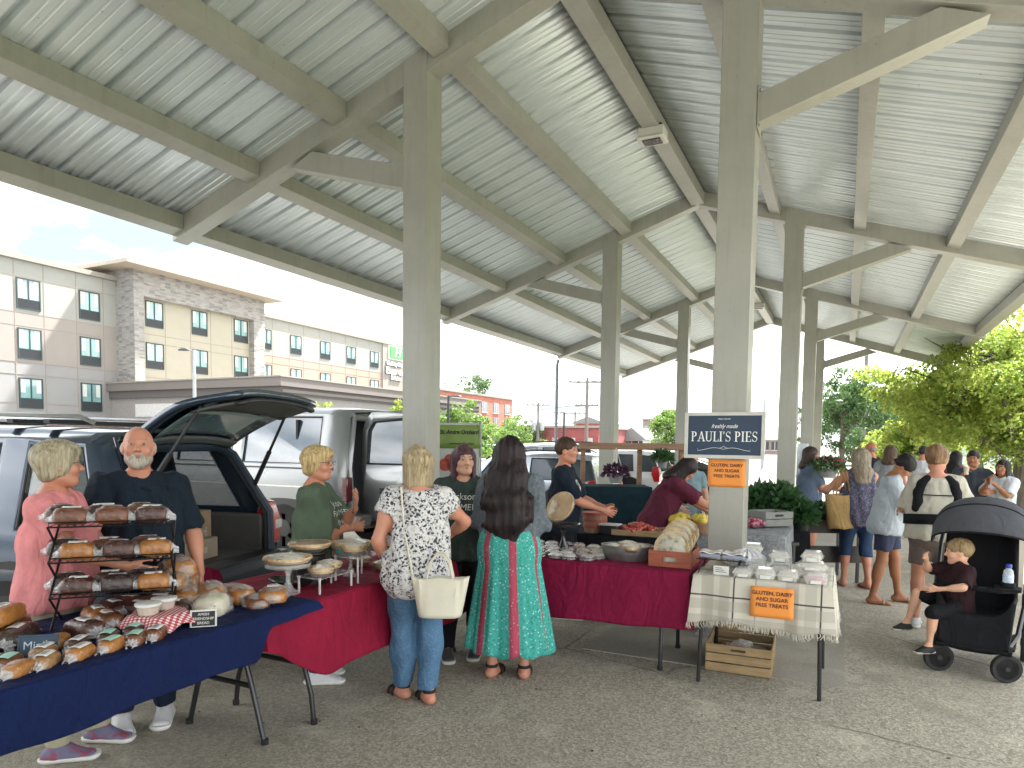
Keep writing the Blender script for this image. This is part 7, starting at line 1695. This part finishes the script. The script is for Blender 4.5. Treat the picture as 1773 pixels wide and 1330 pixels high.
MWp=Matrix.Translation((q.x,q.y,0))@Matrix.Rotation(radians(165),4,'Z'); c=MWp@Vector((.03,.33,1.27)); t=thing('paper_cup','pale paper cup in the hand of the man in charcoal','cup',c); a=MB(); a.lathe([(0,0),(.026,0),(.034,.095),(.036,.10),(.036,.106),(0,.108)],18); a.build('cup',mat('cup_paper',(.6,.5,.4),.6),t)
q=Vector(atd(1738,800,9.0)); P19=person('long black haired woman with spectacles in a white top drinking at the right edge',(q.x,q.y,0),radians(140),H=1.50,fem=1,fat=.95,skin=S3,head=(.1,.05),shirt=cloth('white_top','#b7bcc2'),sleeve=.8,sleeve_loose=.03,trs=blacks,hair=hairm('black_hair','#1d1817','#0b0909'),hairst='long',shoe=shw,hd=.0075,bd=.014,glasses=True,group=g2,handR=(.02,.26,1.20),handL=(-.05,.27,1.16),curl=(.9,.9))
MWp=Matrix.Translation((q.x,q.y,0))@Matrix.Rotation(radians(140),4,'Z'); c=MWp@Vector((-.02,.31,1.15)); t=thing('drink_cup','clear cup of dark drink held by the woman at the right edge','cup',c); a=MB(); a.lathe([(0,0),(.026,0),(.034,.10),(0,.105)],18); a.build('cup',mat('cola_cup',(.14,.05,.03),.15,coat=1),t)
# ---------------------------------------------------------------- stroller and child
stf=mat('stroller_frame',(.06,.062,.066),.3,.7); stc=cloth('stroller_grey','#4a4c52',.1,.3); stk=cloth('stroller_black','#15161a',.1,.3)
SX,SY,SR=3.36,.12,radians(168)
stl=thing('stroller','black stroller with a big grey canopy holding a child, at the right edge','stroller',(SX,SY,0),SR)
def swheel(x,y,r,w=.04):
    t=bpy.data.objects.new('wheel',None); COL.objects.link(t); t.parent=stl; t.location=(x,y,r); t.rotation_euler=(0,0,radians(-62) if y>0 else 0); T=Matrix.Rotation(pi/2,4,'Y')
    a=MB(); a.lathe([(r*.72,-w/2),(r*.95,-w/2),(r,-w/4),(r,w/4),(r*.95,w/2),(r*.72,w/2),(r*.70,0),(r*.72,-w/2)],26,T=T); a.build('tyre',rub,t)
    a=MB(); a.lathe([(0,-w*.6),(r*.18,-w*.6),(r*.2,w*.6),(0,w*.6)],14,T=T); a.tube([(0,r*.72*cos(q),r*.72*sin(q)) for q in np.linspace(0,2*pi,25)[:-1]],.008,6,closed=True)
    for k in range(6): q=k*pi/3; a.beam((0,0,0),(0,r*.72*cos(q),r*.72*sin(q)),.018,.012,(1,0,0))
    a.build('rim',stf,t)
swheel(-.20,.28,.10); swheel(.20,.28,.10); swheel(-.29,-.42,.14,.05); swheel(.29,-.42,.14,.05)
for s in (-1,1):
    a=MB(); a.tube([(s*.20,.27,.17),(s*.20,.24,.24)],[.02,.03],10); a.cbox((s*.2,.27,.205),(.06,.08,.03)); a.build('wheel_fork',stk,stl)
    a=MB(); a.tube([(s*.20,.24,.22),(s*.25,.10,.30),(s*.28,-.12,.50),(s*.28,-.34,.86),(s*.27,-.50,1.02)],.016,10); a.build('frame_tube',stf,stl)
    a=MB(); a.tube([(s*.28,-.42,.14),(s*.285,-.28,.38),(s*.28,-.12,.52)],.015,10); a.build('rear_leg',stf,stl)
    a=MB(); a.lathe([(0,-.02),(.045,-.02),(.045,.02),(0,.02)],18,T=Matrix.Translation((s*.28,-.13,.52))@Matrix.Rotation(pi/2,4,'Y')); a.build('hinge',stk,stl)
a=MB(); a.tube([(-.27,-.50,1.02),(-.25,-.54,1.05),(.25,-.54,1.05),(.27,-.50,1.02)],.018,10); a.build('push_handle',stk,stl)
a=MB(); a.grid(lambda u,v:((u-.5)*.48,.20-.56*v,.14+.05*abs(2*u-1)**3+.02*cos(v*6)),10,8); a.build('basket',stk,stl,thick=.01)
# seat bucket: deep dark shell
a=MB()
def seatf(u,v):
    x=(u-.5)*2; 
    if v<.30: t=v/.30; y=.30-.06*t; z=.20+.22*t
    elif v<.62: t=(v-.30)/.32; y=.24-.34*t; z=.42+.0*t
    else: t=(v-.62)/.38; y=-.10-.20*t; z=.42+.62*t
    wd=.21+.02*sin(pi*v); lip=abs(x)**4*.13*(1 if v>.28 else .3); return (x*wd,y+lip*(1 if v>.6 else .2),z+lip*(1 if v<.62 else .15))
a.grid(seatf,20,26); a.build('seat',stk,stl,thick=.025)
a=MB(); a.tube([(-.24,-.08,.60),(-.235,.10,.62),(-.15,.20,.62),(.15,.20,.62),(.235,.10,.62),(.24,-.08,.60)],.019,10); a.build('bumper_bar',stk,stl)
a=MB(); a.box(-.26,.08,.625,-.10,.22,.645); a.lathe([(.035,.645),(.045,.645),(.045,.68),(.04,.68)],18,(-.18,.15,0)); a.build('cup_tray',stk,stl,bevel=.006)
a=MB(); a.tube([(-.2,.24,.24),(-.215,.31,.21),(.215,.31,.21),(.2,.24,.24)],.012,8); a.box(-.19,.18,.205,.19,.31,.215); a.build('footrest',stk,stl)
a=MB()
def can(u,v):
    th=.40+u*2.1; ph=(v-.5)*pi*.98; R1,R2=.39,.32
    x=sin(ph)*R2*(1 if True else 0); c_=cos(ph)**.55; y=-.20+R1*c_*cos(th)*1.0; z=.86+R1*c_*sin(th)*1.0; return (x,y,z-.0)
a.grid(can,22,22); a.build('canopy',stc,stl,thick=.008)
for u in (0,.33,.66,1):
    a=MB(); a.tube([tuple(Vector(can(u,v))*1.0+Vector((0,0,.004))) for v in np.linspace(.02,.98,20)],.007,6); a.build('canopy_rib',stk,stl)
MST=Matrix.Translation((SX,SY,0))@Matrix.Rotation(SR,4,'Z')
# water bottle in the tray
p=MST@Vector((-.18,.15,.648)); t=thing('water_bottle','clear water bottle with a blue cap in the stroller tray','bottle',p)
a=MB(); a.lathe([(0,0),(.030,0),(.032,.01),(.030,.05),(.032,.055),(.032,.09),(.028,.115),(.013,.135),(.013,.145),(0,.146)],20); a.build('bottle',mat('bottle_plastic',(.6,.68,.74),.06,alpha=.55,coat=1),t)
a=MB(); a.lathe([(.0325,.03),(.0325,.085)],20); a.build('label',mat('bottle_label',(.45,.55,.7),.4,var=.4,vs=60),t,thick=.0006)
a=MB(); a.lathe([(.017,.135),(.019,.138),(.019,.158),(.016,.162),(0,.163)],18); a.build('cap',mat('blue_cap',(.02,.06,.35),.35),t)
cp=MST@Vector((.13,.08,0))
CH=person('small blond boy in black shorts sitting in the stroller',(cp.x,cp.y,0),radians(116),H=1.02,fat=1.0,seat=.475,lean=-.05,skin=S4,head=(radians(-24),.10),headscale=1.36,shirt=cloth('maroon_black_tee','#2a161b',.12,.4),sleeve=.8,sleeve_loose=.018,shirtlen=.0,trs=cloth('black_shorts','#141519'),trlen=.66,trloose=.02,hair=hairm('dark_blond','#9a8460','#5e4c34'),hairst='short',shoe=(mat('black_shoe','#1c1d20',.7),mat('pale_sole','#a9a79c',.6)),handR=(.02,.22,.80),handL=(-.12,.20,.60),poleR=(.5,.2,-.6),poleL=(-.8,-.3,-.2),curl=(.5,.3),hd=.005,bd=.008,group='shoppers',feet=((.09,.30,.24),(-.13,.26,.13)),footrot=(.1,.15),details=True)
CH['o']['label']='small blond boy in black shorts sitting in the stroller with one hand raised'
sp=CH['sp']
# ---------------------------------------------------------------- orchard banner
ban=thing('banner','green headed orchard banner on a thin metal frame behind the purple haired woman','banner',(0,0,0))
pc=Vector(atd(766,800,9.6)); ban.location=(pc.x,pc.y,0); ban.rotation_euler=(0,0,YAW)
W2=.54; zt,zb_=1.89,.70
a=MB(); a.tube([(-W2,0,0),(-W2,0,zt+.02),(W2,0,zt+.02),(W2,0,0)],.014,8); a.tube([(-W2,0,.5),(W2,0,.5)],.012,8); a.build('frame',galv,ban)
a=MB(); a.grid(lambda u,v:((u-.5)*2*W2*.97,-.004+.012*sin(u*7),zb_+(zt-zb_)*v),16,8); a.build('sheet',mat('banner_white',(.50,.53,.50),.5,var=.06),ban,thick=.002)
a=MB(); a.grid(lambda u,v:((u-.5)*2*W2*.97,-.010+.012*sin(u*7),zt-.36+(.33)*v),16,4); a.build('header_band',mat('banner_green',(.20,.30,.07),.5,var=.12,vs=4),ban,thick=.002)
TBm=Matrix(((1,0,0,0),(0,0,-1,-.03),(0,1,0,0),(0,0,0,1))); inkg=mat('banner_ink',(.012,.02,.012),.6)
text('St. Andre Orchard',.083,'lettering',inkg,ban,TBm@Matrix.Translation((.235,zt-.13,0)),.001,.002,shear=.25,sx=.86); text('Lawrence Co., Ohio',.042,'lettering',inkg,ban,TBm@Matrix.Translation((.27,zt-.29,0)),.001,.001,shear=.25)
app=mat('apple_print',(.38,.06,.03),.5,var=.4,vs=9)
for (x,z,r) in ((.04,1.30,.09),(.17,1.28,.10),(.10,1.38,.07)):
    a=MB(); a.lathe([(0,-.006),(r,-.006),(r,.0),(0,.0)],20,T=Matrix.Translation((x,-.02,z))@Matrix.Rotation(pi/2,4,'X')); a.build('apple_picture',app,ban)
a=MB(); a.lathe([(0,-.004),(.045,-.004),(.045,.004),(0,.004)],16,T=Matrix.Translation((.18,-.03,1.29))@Matrix.Rotation(pi/2,4,'X')); a.build('apple_picture',mat('apple_flesh',(.6,.5,.32),.6),ban)
# ---------------------------------------------------------------- produce tables
blackc=cloth('black_table_cloth','#12161c',.2,.3); tealc=cloth('dark_teal_cover','#0f2a33',.2,.3)
def ctable(label,x0,y0,x1,y1,z,m,drop,seed):
    t=thing('produce_table',label,'table',((x0+x1)/2,(y0+y1)/2,0)); a=MB(); dx,dy=(x1-x0)/2,(y1-y0)/2
    a.box(-dx,-dy,z-.03,dx,dy,z); a.build('table_top',ttop,t)
    for sx in (-1,1):
        for sy in (-1,1): a=MB(); a.tube([(sx*(dx-.05),sy*(dy-.05),z-.03),(sx*(dx-.03),sy*(dy-.03),0)],.014,8); a.build('leg',legm,t)
    m_,c=drape(x0-.01,y0-.01,x1+.01,y1+.01,z,(drop,)*4,seed,.015,.02,.015,nx=24,ny=20,nv=10); o=m_.build('table_cover',m,thick=.003,smooth=50,loc=c); weld(o); return tag(o,'cloth over '+label.replace('produce table ','the table '),'tablecloth')
ctable('produce table with a black cover behind the wine red table',-.25,.22,1.18,.72,.76,blackc,.55,11)
ctable('produce table with a white lace cover beside the near right column',1.06,.98,1.95,2.1,.76,cloth('lace_cover','#9fa3a6',.25,.4,.9,80,'#5e646c',(.45,.6)),.42,12)
bask=mat('bushel_wood',(.30,.17,.10),.7,var=.25,vs=8,stretch=(5,5,.5),bmp=.4,bs=30); rbk=mat('red_basket_wood',(.34,.06,.05),.6,var=.2,stretch=(5,5,.5))
def basket(label,loc,r,h,m,m2=None,grp='wooden produce baskets'):
    t=thing('bushel_basket',label,'basket',loc,0,grp)
    a=MB(); a.lathe([(0,0),(r*.8,0),(r,h),(r*.96,h),(r*.76,.01),(0,.01)],28); a.build('staves',m,t)
    for z in (.3,.62,.95): a=MB(); rr=r*(.8+.2*z); a.lathe([(rr,h*z-.012),(rr+.006,h*z-.012),(rr+.006,h*z+.012),(rr,h*z+.012)],28); a.build('hoop',m2 or m,t)
    return t
basket('dark red brown bushel basket on the black covered table',(.28,.40,.765),.125,.19,bask,rbk)
def fruits(label,name,cat,c,n,r,R,m,group,z0=0,flat=1.,seed=1,shape=1.0):
    rg=random.Random(seed); k=0
    for i in range(n):
        an=rg.uniform(0,6.28); rr=R*sqrt(rg.random()); x,y=c[0]+cos(an)*rr*1.0,c[1]+sin(an)*rr*flat; z=c[2]+z0+(R-rr)*.35
        a=MB(); a.lathe([(0,-r*shape)]+[(r*sin(t*pi/6),-r*cos(t*pi/6)*shape) for t in range(1,6)]+[(0,r*shape*.92)],12); o=a.build(name,m,smooth=180,loc=(x,y,z+r)); o.rotation_euler=(rg.uniform(-1,1),rg.uniform(-1,1),0); tag(o,label,cat,group)
lem=mat('yellow_fruit',(.72,.56,.10),.35,var=.15); rapp=mat('red_tomato',(.42,.05,.035),.25,var=.3,coat=.5)
q=Vector(atd(1178,905,6.75)); basket('red rimmed basket of yellow fruit beside the near right column',(q.x,q.y,.765),.13,.09,rbk); fruits('yellow fruit heaped in the red rimmed basket','yellow_fruit','fruit',(q.x,q.y,.765),12,.042,.10,lem,'yellow fruit in the red rimmed basket',.075,seed=3,shape=1.15)
q=Vector(atd(1212,905,6.6)); basket('tan basket of yellow fruit half hidden by the near right column',(q.x,q.y,.765),.12,.10,bask); fruits('yellow fruit in the tan basket by the column','yellow_fruit','fruit',(q.x,q.y,.765),8,.042,.085,lem,'yellow fruit in the tan basket',.085,seed=4,shape=1.15)
t=crate('shallow wooden tray of red tomatoes on the black covered table',(.70,.44,.765),.1,.44,.34,.06,kcr,1,name='produce_tray',cat='tray',holes=False); fruits('red tomato in the shallow wooden tray','tomato','tomato',(.70,.44,.765),34,.030,.16,rapp,'red tomatoes in the shallow tray',.02,seed=5)
t=crate('second wooden tray of small red tomatoes further right',(1.0,.50,.765),-.05,.26,.3,.06,kcr,1,name='produce_tray',cat='tray',holes=False); fruits('small red tomato in the second tray','tomato','tomato',(1.0,.50,.765),22,.022,.11,rapp,'small tomatoes in the second tray',.02,seed=6)
t=thing('storage_box','low black box with a white lid beside the bushel basket','box',(.46,.33,.765)); a=MB(); a.box(-.09,-.07,0,.09,.07,.085); a.build('box_body',blb,t,bevel=.01); a=MB(); a.box(-.095,-.075,.085,.095,.075,.098); a.build('lid',mat('white_lid',(.72,.73,.72),.3),t,bevel=.004)
q=Vector(atd(1305,902,7.0)); 
t=thing('cloth_bundle','crumpled pink and white cloth on the lace covered table','cloth',(q.x,q.y,.77)); a=MB(); a.grid(lambda u,v:(cos(u*6.283)*.10*sin(pi*v)**.7*(1+.25*sin(5*u*6.283)),sin(u*6.283)*.09*sin(pi*v)**.7*(1+.2*sin(7*u*6.283)),.11*v),30,10,cu=True); a.build('cloth',cloth('pink_print','#a03050',.3,.4,.8,60,'#d8c8cc',(.45,.55)),t)
# dark covered display and timber frame with hanging baskets
q=Vector(atd(1078,870,8.4)); t=thing('display_stand','tall display stand under a dark teal cover behind the maroon shirted woman','stand',(q.x-.1,q.y,0),YAW)
m_,c=drape(-.38,-.28,.42,.28,1.10,(1.0,)*4,31,.02,.03,.01,nx=16,ny=12,nv=10); o=m_.build('cover',tealc,t,thick=.004); weld(o)
a=MB(); a.box(-.36,-.26,0,.40,.26,1.09); a.build('frame_box',blb,t)
beamw=mat('rough_beam',(.26,.16,.10),.8,var=.3,vs=6,stretch=(.4,5,5),bmp=.5,bs=20)
pL=Vector(atd(1003,772,8.9)); pR=Vector(atd(1190,771,8.9)); t=thing('timber_frame','rough timber rail on posts with hanging baskets, between the left columns','frame',((pL.x+pR.x)/2,(pL.y+pR.y)/2,0),YAW); hw_=(pR-pL).length/2
zc=pL.z; a=MB(); a.box(-hw_,-.04,zc-.045,hw_,.04,zc+.045); a.build('rail',beamw,t,bevel=.004)
for x in (-hw_+.06,.1,hw_-.06): a=MB(); a.box(x-.03,.042,0,x+.03,.10,zc+.02); a.build('post',beamw,t,bevel=.003)
foli=leafmat('plant_leaves',(.03,.10,.04),(.07,.17,.06),(.12,.22,.08),.25); purp=leafmat('purple_leaves',(.05,.02,.05),(.10,.04,.09),(.2,.1,.16),.2); petr=leafmat('red_petals',(.35,.03,.05),(.5,.05,.08),(.6,.3,.3),.2)
def foliage(name,m,par,c,R,n,ls,seed=0,up=.3,loc=None):
    rg=np.random.default_rng(seed); d=rg.normal(0,1,(n,3)); d/=np.linalg.norm(d,axis=1)[:,None]; d[:,2]=np.abs(d[:,2])*1.0-up
    P=np.array(c)+d*np.array(R)*(rg.uniform(.3,1,n)**.5)[:,None]; u=d+rg.normal(0,.6,(n,3)); u/=np.linalg.norm(u,axis=1)[:,None]; w_=np.cross(u,rg.normal(0,1,(n,3))); w_/=np.linalg.norm(w_,axis=1)[:,None]; s=ls*rg.uniform(.6,1.4,n)[:,None]
    V=np.stack([P,P+u*s*.5+w_*s*.25,P+u*s,P+u*s*.5-w_*s*.25],1).reshape(-1,3); me=bpy.data.meshes.new(name); me.from_pydata(V.tolist(),[],[(4*i,4*i+1,4*i+2,4*i+3) for i in range(n)]); me.materials.append(m); o=bpy.data.objects.new(name,me); COL.objects.link(o); o.parent=par; return o
def hangb(label,px,py,dep,m,r=.13,z1=None,n=500,flower=None):
    q=Vector(atd(px,py,dep)); z1=z1 or zc; t=thing('hanging_basket',label,'hanging basket',q,0,'hanging baskets on the timber rail')
    a=MB(); a.lathe([(0,-.09),(r*.7,-.09),(r,.03),(r*.95,.03),(0,.0)],20); a.build('pot',mat('grey_pot',(.25,.25,.26),.6),t)
    for k in range(3): an=k*2.1; a=MB(); a.tube([(r*cos(an),r*sin(an),.03),(0,0,z1-q.z-.02)],.0045,5); a.build('hanger',mat('white_rope',(.55,.55,.52),.7),t)
    foliage('leaves',m,t,(0,0,.05),(r*1.5,r*1.5,r*1.1),n,.07,seed=int(px)); 
    if flower: foliage('flowers',flower,t,(0,0,.09),(r*1.4,r*1.4,r),140,.045,seed=int(px)+1)
hangb('hanging basket of dark purple leaves on ropes by the second left column',1066,824,8.7,purp,r=.10,n=260)
hangb('hanging basket with red flowers beside the grey blond woman',1432,815,9.4,foli,.15,1.75,flower=petr)
hangb('small hanging pot near the right end of the timber rail',1147,798,8.8,foli,.07)
# plant stand right of the near column
q=Vector(atd(1330,900,7.9)); t=thing('plant_stand','low dark table crowded with potted green plants right of the near column','stand',(q.x,q.y,0),YAW)
a=MB(); a.box(-.32,-.3,.62,.36,.3,.66); 
for x in (-.28,.32):
    for y in (-.26,.26): a.box(x-.02,y-.02,0,x+.02,y+.02,.62)
a.build('table_frame',blb,t); m_,c=drape(-.33,-.31,.37,.31,.662,(.62,)*4,33,.012,.02,.01,nx=16,ny=12,nv=8); o=m_.build('cover',blackc,t,thick=.003); weld(o)
MQ=Matrix.Translation((q.x,q.y,0))@Matrix.Rotation(YAW,4,'Z')
for i,(x,y,s) in enumerate(((-.15,.05,1.),(.12,-.02,1.15),(.26,.15,.9),(-.02,.2,1.1),(.3,-.18,.7))):
    p=MQ@Vector((x,y,.668)); tt=thing('potted_plant',f'leafy green plant in a black pot on the plant stand, {["left front","centre","right back","middle back","right front"][i]} one','plant',p,0,'potted plants on the dark stand')
    a=MB(); a.lathe([(0,0),(.08,0),(.105,.15),(.10,.15),(.095,.12),(0,.12)],18); a.build('pot',blb,tt); foliage('leaves',foli,tt,(0,0,.24*s),(.19*s,.19*s,.26*s),900,.10,seed=50+i,up=.25)
q2=Vector(atd(1330,900,7.2))
for i,(dz,dx) in enumerate(((0,0),(.165,.02))):
    crate(('lower' if i==0 else 'upper')+' grey plastic crate stacked beside the near right column',(q2.x+dx,q2.y,.62+dz),YAW+.3,.34,.28,.155,mat('grey_crate',(.24,.25,.24),.6),2,name='plastic_crate',group='stacked grey crates')
t=thing('crate_table','small dark table under the stacked grey crates','table',(q2.x,q2.y,0),YAW+.3); a=MB(); a.box(-.24,-.2,.585,.24,.2,.615); a.build('table_top',blb,t)
for x in (-.2,.2):
    for y in (-.16,.16): a=MB(); a.box(x-.015,y-.015,0,x+.015,y+.015,.585); a.build('leg',blb,t)
q=Vector(atd(1415,920,8.3)); t=thing('seedling_table','black mesh table of low seedling trays in front of the slate shirted woman','table',(q.x,q.y,0),YAW)
a=MB(); a.box(-.42,-.28,.74,.42,.28,.77); a.build('table_top',blb,t)
for k in range(14): 
    pass
a=MB(); a.box(-.42,-.285,.60,.42,-.275,.74); a.box(-.42,-.285,.25,.42,-.275,.45); a.build('front_panel',blb,t)
for x in (-.38,.38):
    for y in (-.25,.25): a=MB(); a.box(x-.015,y-.015,0,x+.015,y+.015,.74); a.build('leg',legm,t)
MQ=Matrix.Translation((q.x,q.y,0))@Matrix.Rotation(YAW,4,'Z')
for i,x in enumerate((-.27,0,.27)):
    p=MQ@Vector((x,0,.772)); tt=thing('seedling_tray',f'flat tray of green seedlings, {["left","middle","right"][i]} on the black mesh table','tray',p,YAW,'seedling trays'); a=MB(); a.box(-.12,-.2,0,.12,.2,.05); a.build('tray',blb,tt,bevel=.005); foliage('seedlings',foli,tt,(0,0,.06),(.12,.19,.09),260,.06,seed=70+i,up=.0)
# white sheet by the third right column, picnic table, cooler
q=Vector(atd(1389,800,9.9)); t=thing('white_sheet','narrow white sheet hanging beside the second right column','sheet',(q.x,q.y,1.3),YAW); a=MB(); a.grid(lambda u,v:((u-.5)*.16,.01*sin(u*6),(v-.5)*.72),8,6); a.build('sheet',cloth('white_sheet','#c8d0d6'),t,thick=.002)
q=Vector(atd(1752,905,8.2)); t=thing('picnic_table','pale concrete picnic table at the right edge in front of the seated pair','table',(q.x+.35,q.y,0),YAW)
a=MB(); a.box(-.75,-.38,.70,.75,.38,.76); a.build('table_top',conc,t,bevel=.01)
for x in (-.5,.5): a=MB(); a.box(x-.06,-.25,0,x+.06,.25,.70); a.build('pedestal',conc,t,bevel=.01)
q=at(812,1046,0); t=thing('cool_box','green plastic cool box on the ground behind the cloths','cool box',(q.x-.05,q.y+.3,0),.4); gb=mat('green_plastic',(.02,.17,.09),.4); a=MB(); a.box(-.24,-.17,0,.24,.17,.28); a.build('box_body',gb,t,bevel=.02); a=MB(); a.box(-.25,-.18,.28,.25,.18,.33); a.build('lid',gb,t,bevel=.012)
a=MB(); a.tube([(-.1,-.18,.2),(-.1,-.21,.2),(.1,-.21,.2),(.1,-.18,.2)],.008,6); a.build('handle',white,t)
# crimson cloth dropped at the SUV bumper
q=MS@Vector((-.50,-.16,.66)); a=MB(); a.grid(lambda u,v:((u-.5)*.34+.02*sin(9*v),-.03-.05*v-.02*sin(7*u*2),-.32*v+.05*sin(pi*u)*(1-v)),20,14); o=a.build('red_cloth',redc2,thick=.006,smooth=60,loc=q); o.rotation_euler=(0,0,A); tag(o,'crumpled wine red cloth hanging over the SUV bumper','cloth')
q=MS@Vector((-.36,.12,.668)); a=MB(); a.grid(lambda u,v:(cos(u*6.283)*.15*sin(pi*v)**.6*(1+.12*sin(5*u*6.283)),sin(u*6.283)*.10*sin(pi*v)**.6*(1+.1*sin(7*u*6.283)),.10*v),30,10,cu=True); o=a.build('sack',sack,smooth=60,loc=q); tag(o,'pale cloth sack in the left of the SUV boot','sack')
# litter and specks on the paving
lt=mat('dry_leaf',(.12,.07,.03),.9)
for i in range(22):
    p=at(random.uniform(250,1750),random.uniform(1190,1325)); a=MB(); s_=random.uniform(.006,.014); a.add([(-s_,0,.003),(0,-s_*.6,.001),(s_,0,.004),(0,s_*.6,.006)],[(0,1,2,3)]); o=a.build('dry_leaf',lt,loc=(p.x,p.y,.002)); o.rotation_euler=(0,0,i); tag(o,'tiny dry leaf on the rough paving','leaf','dry leaves on the paving')
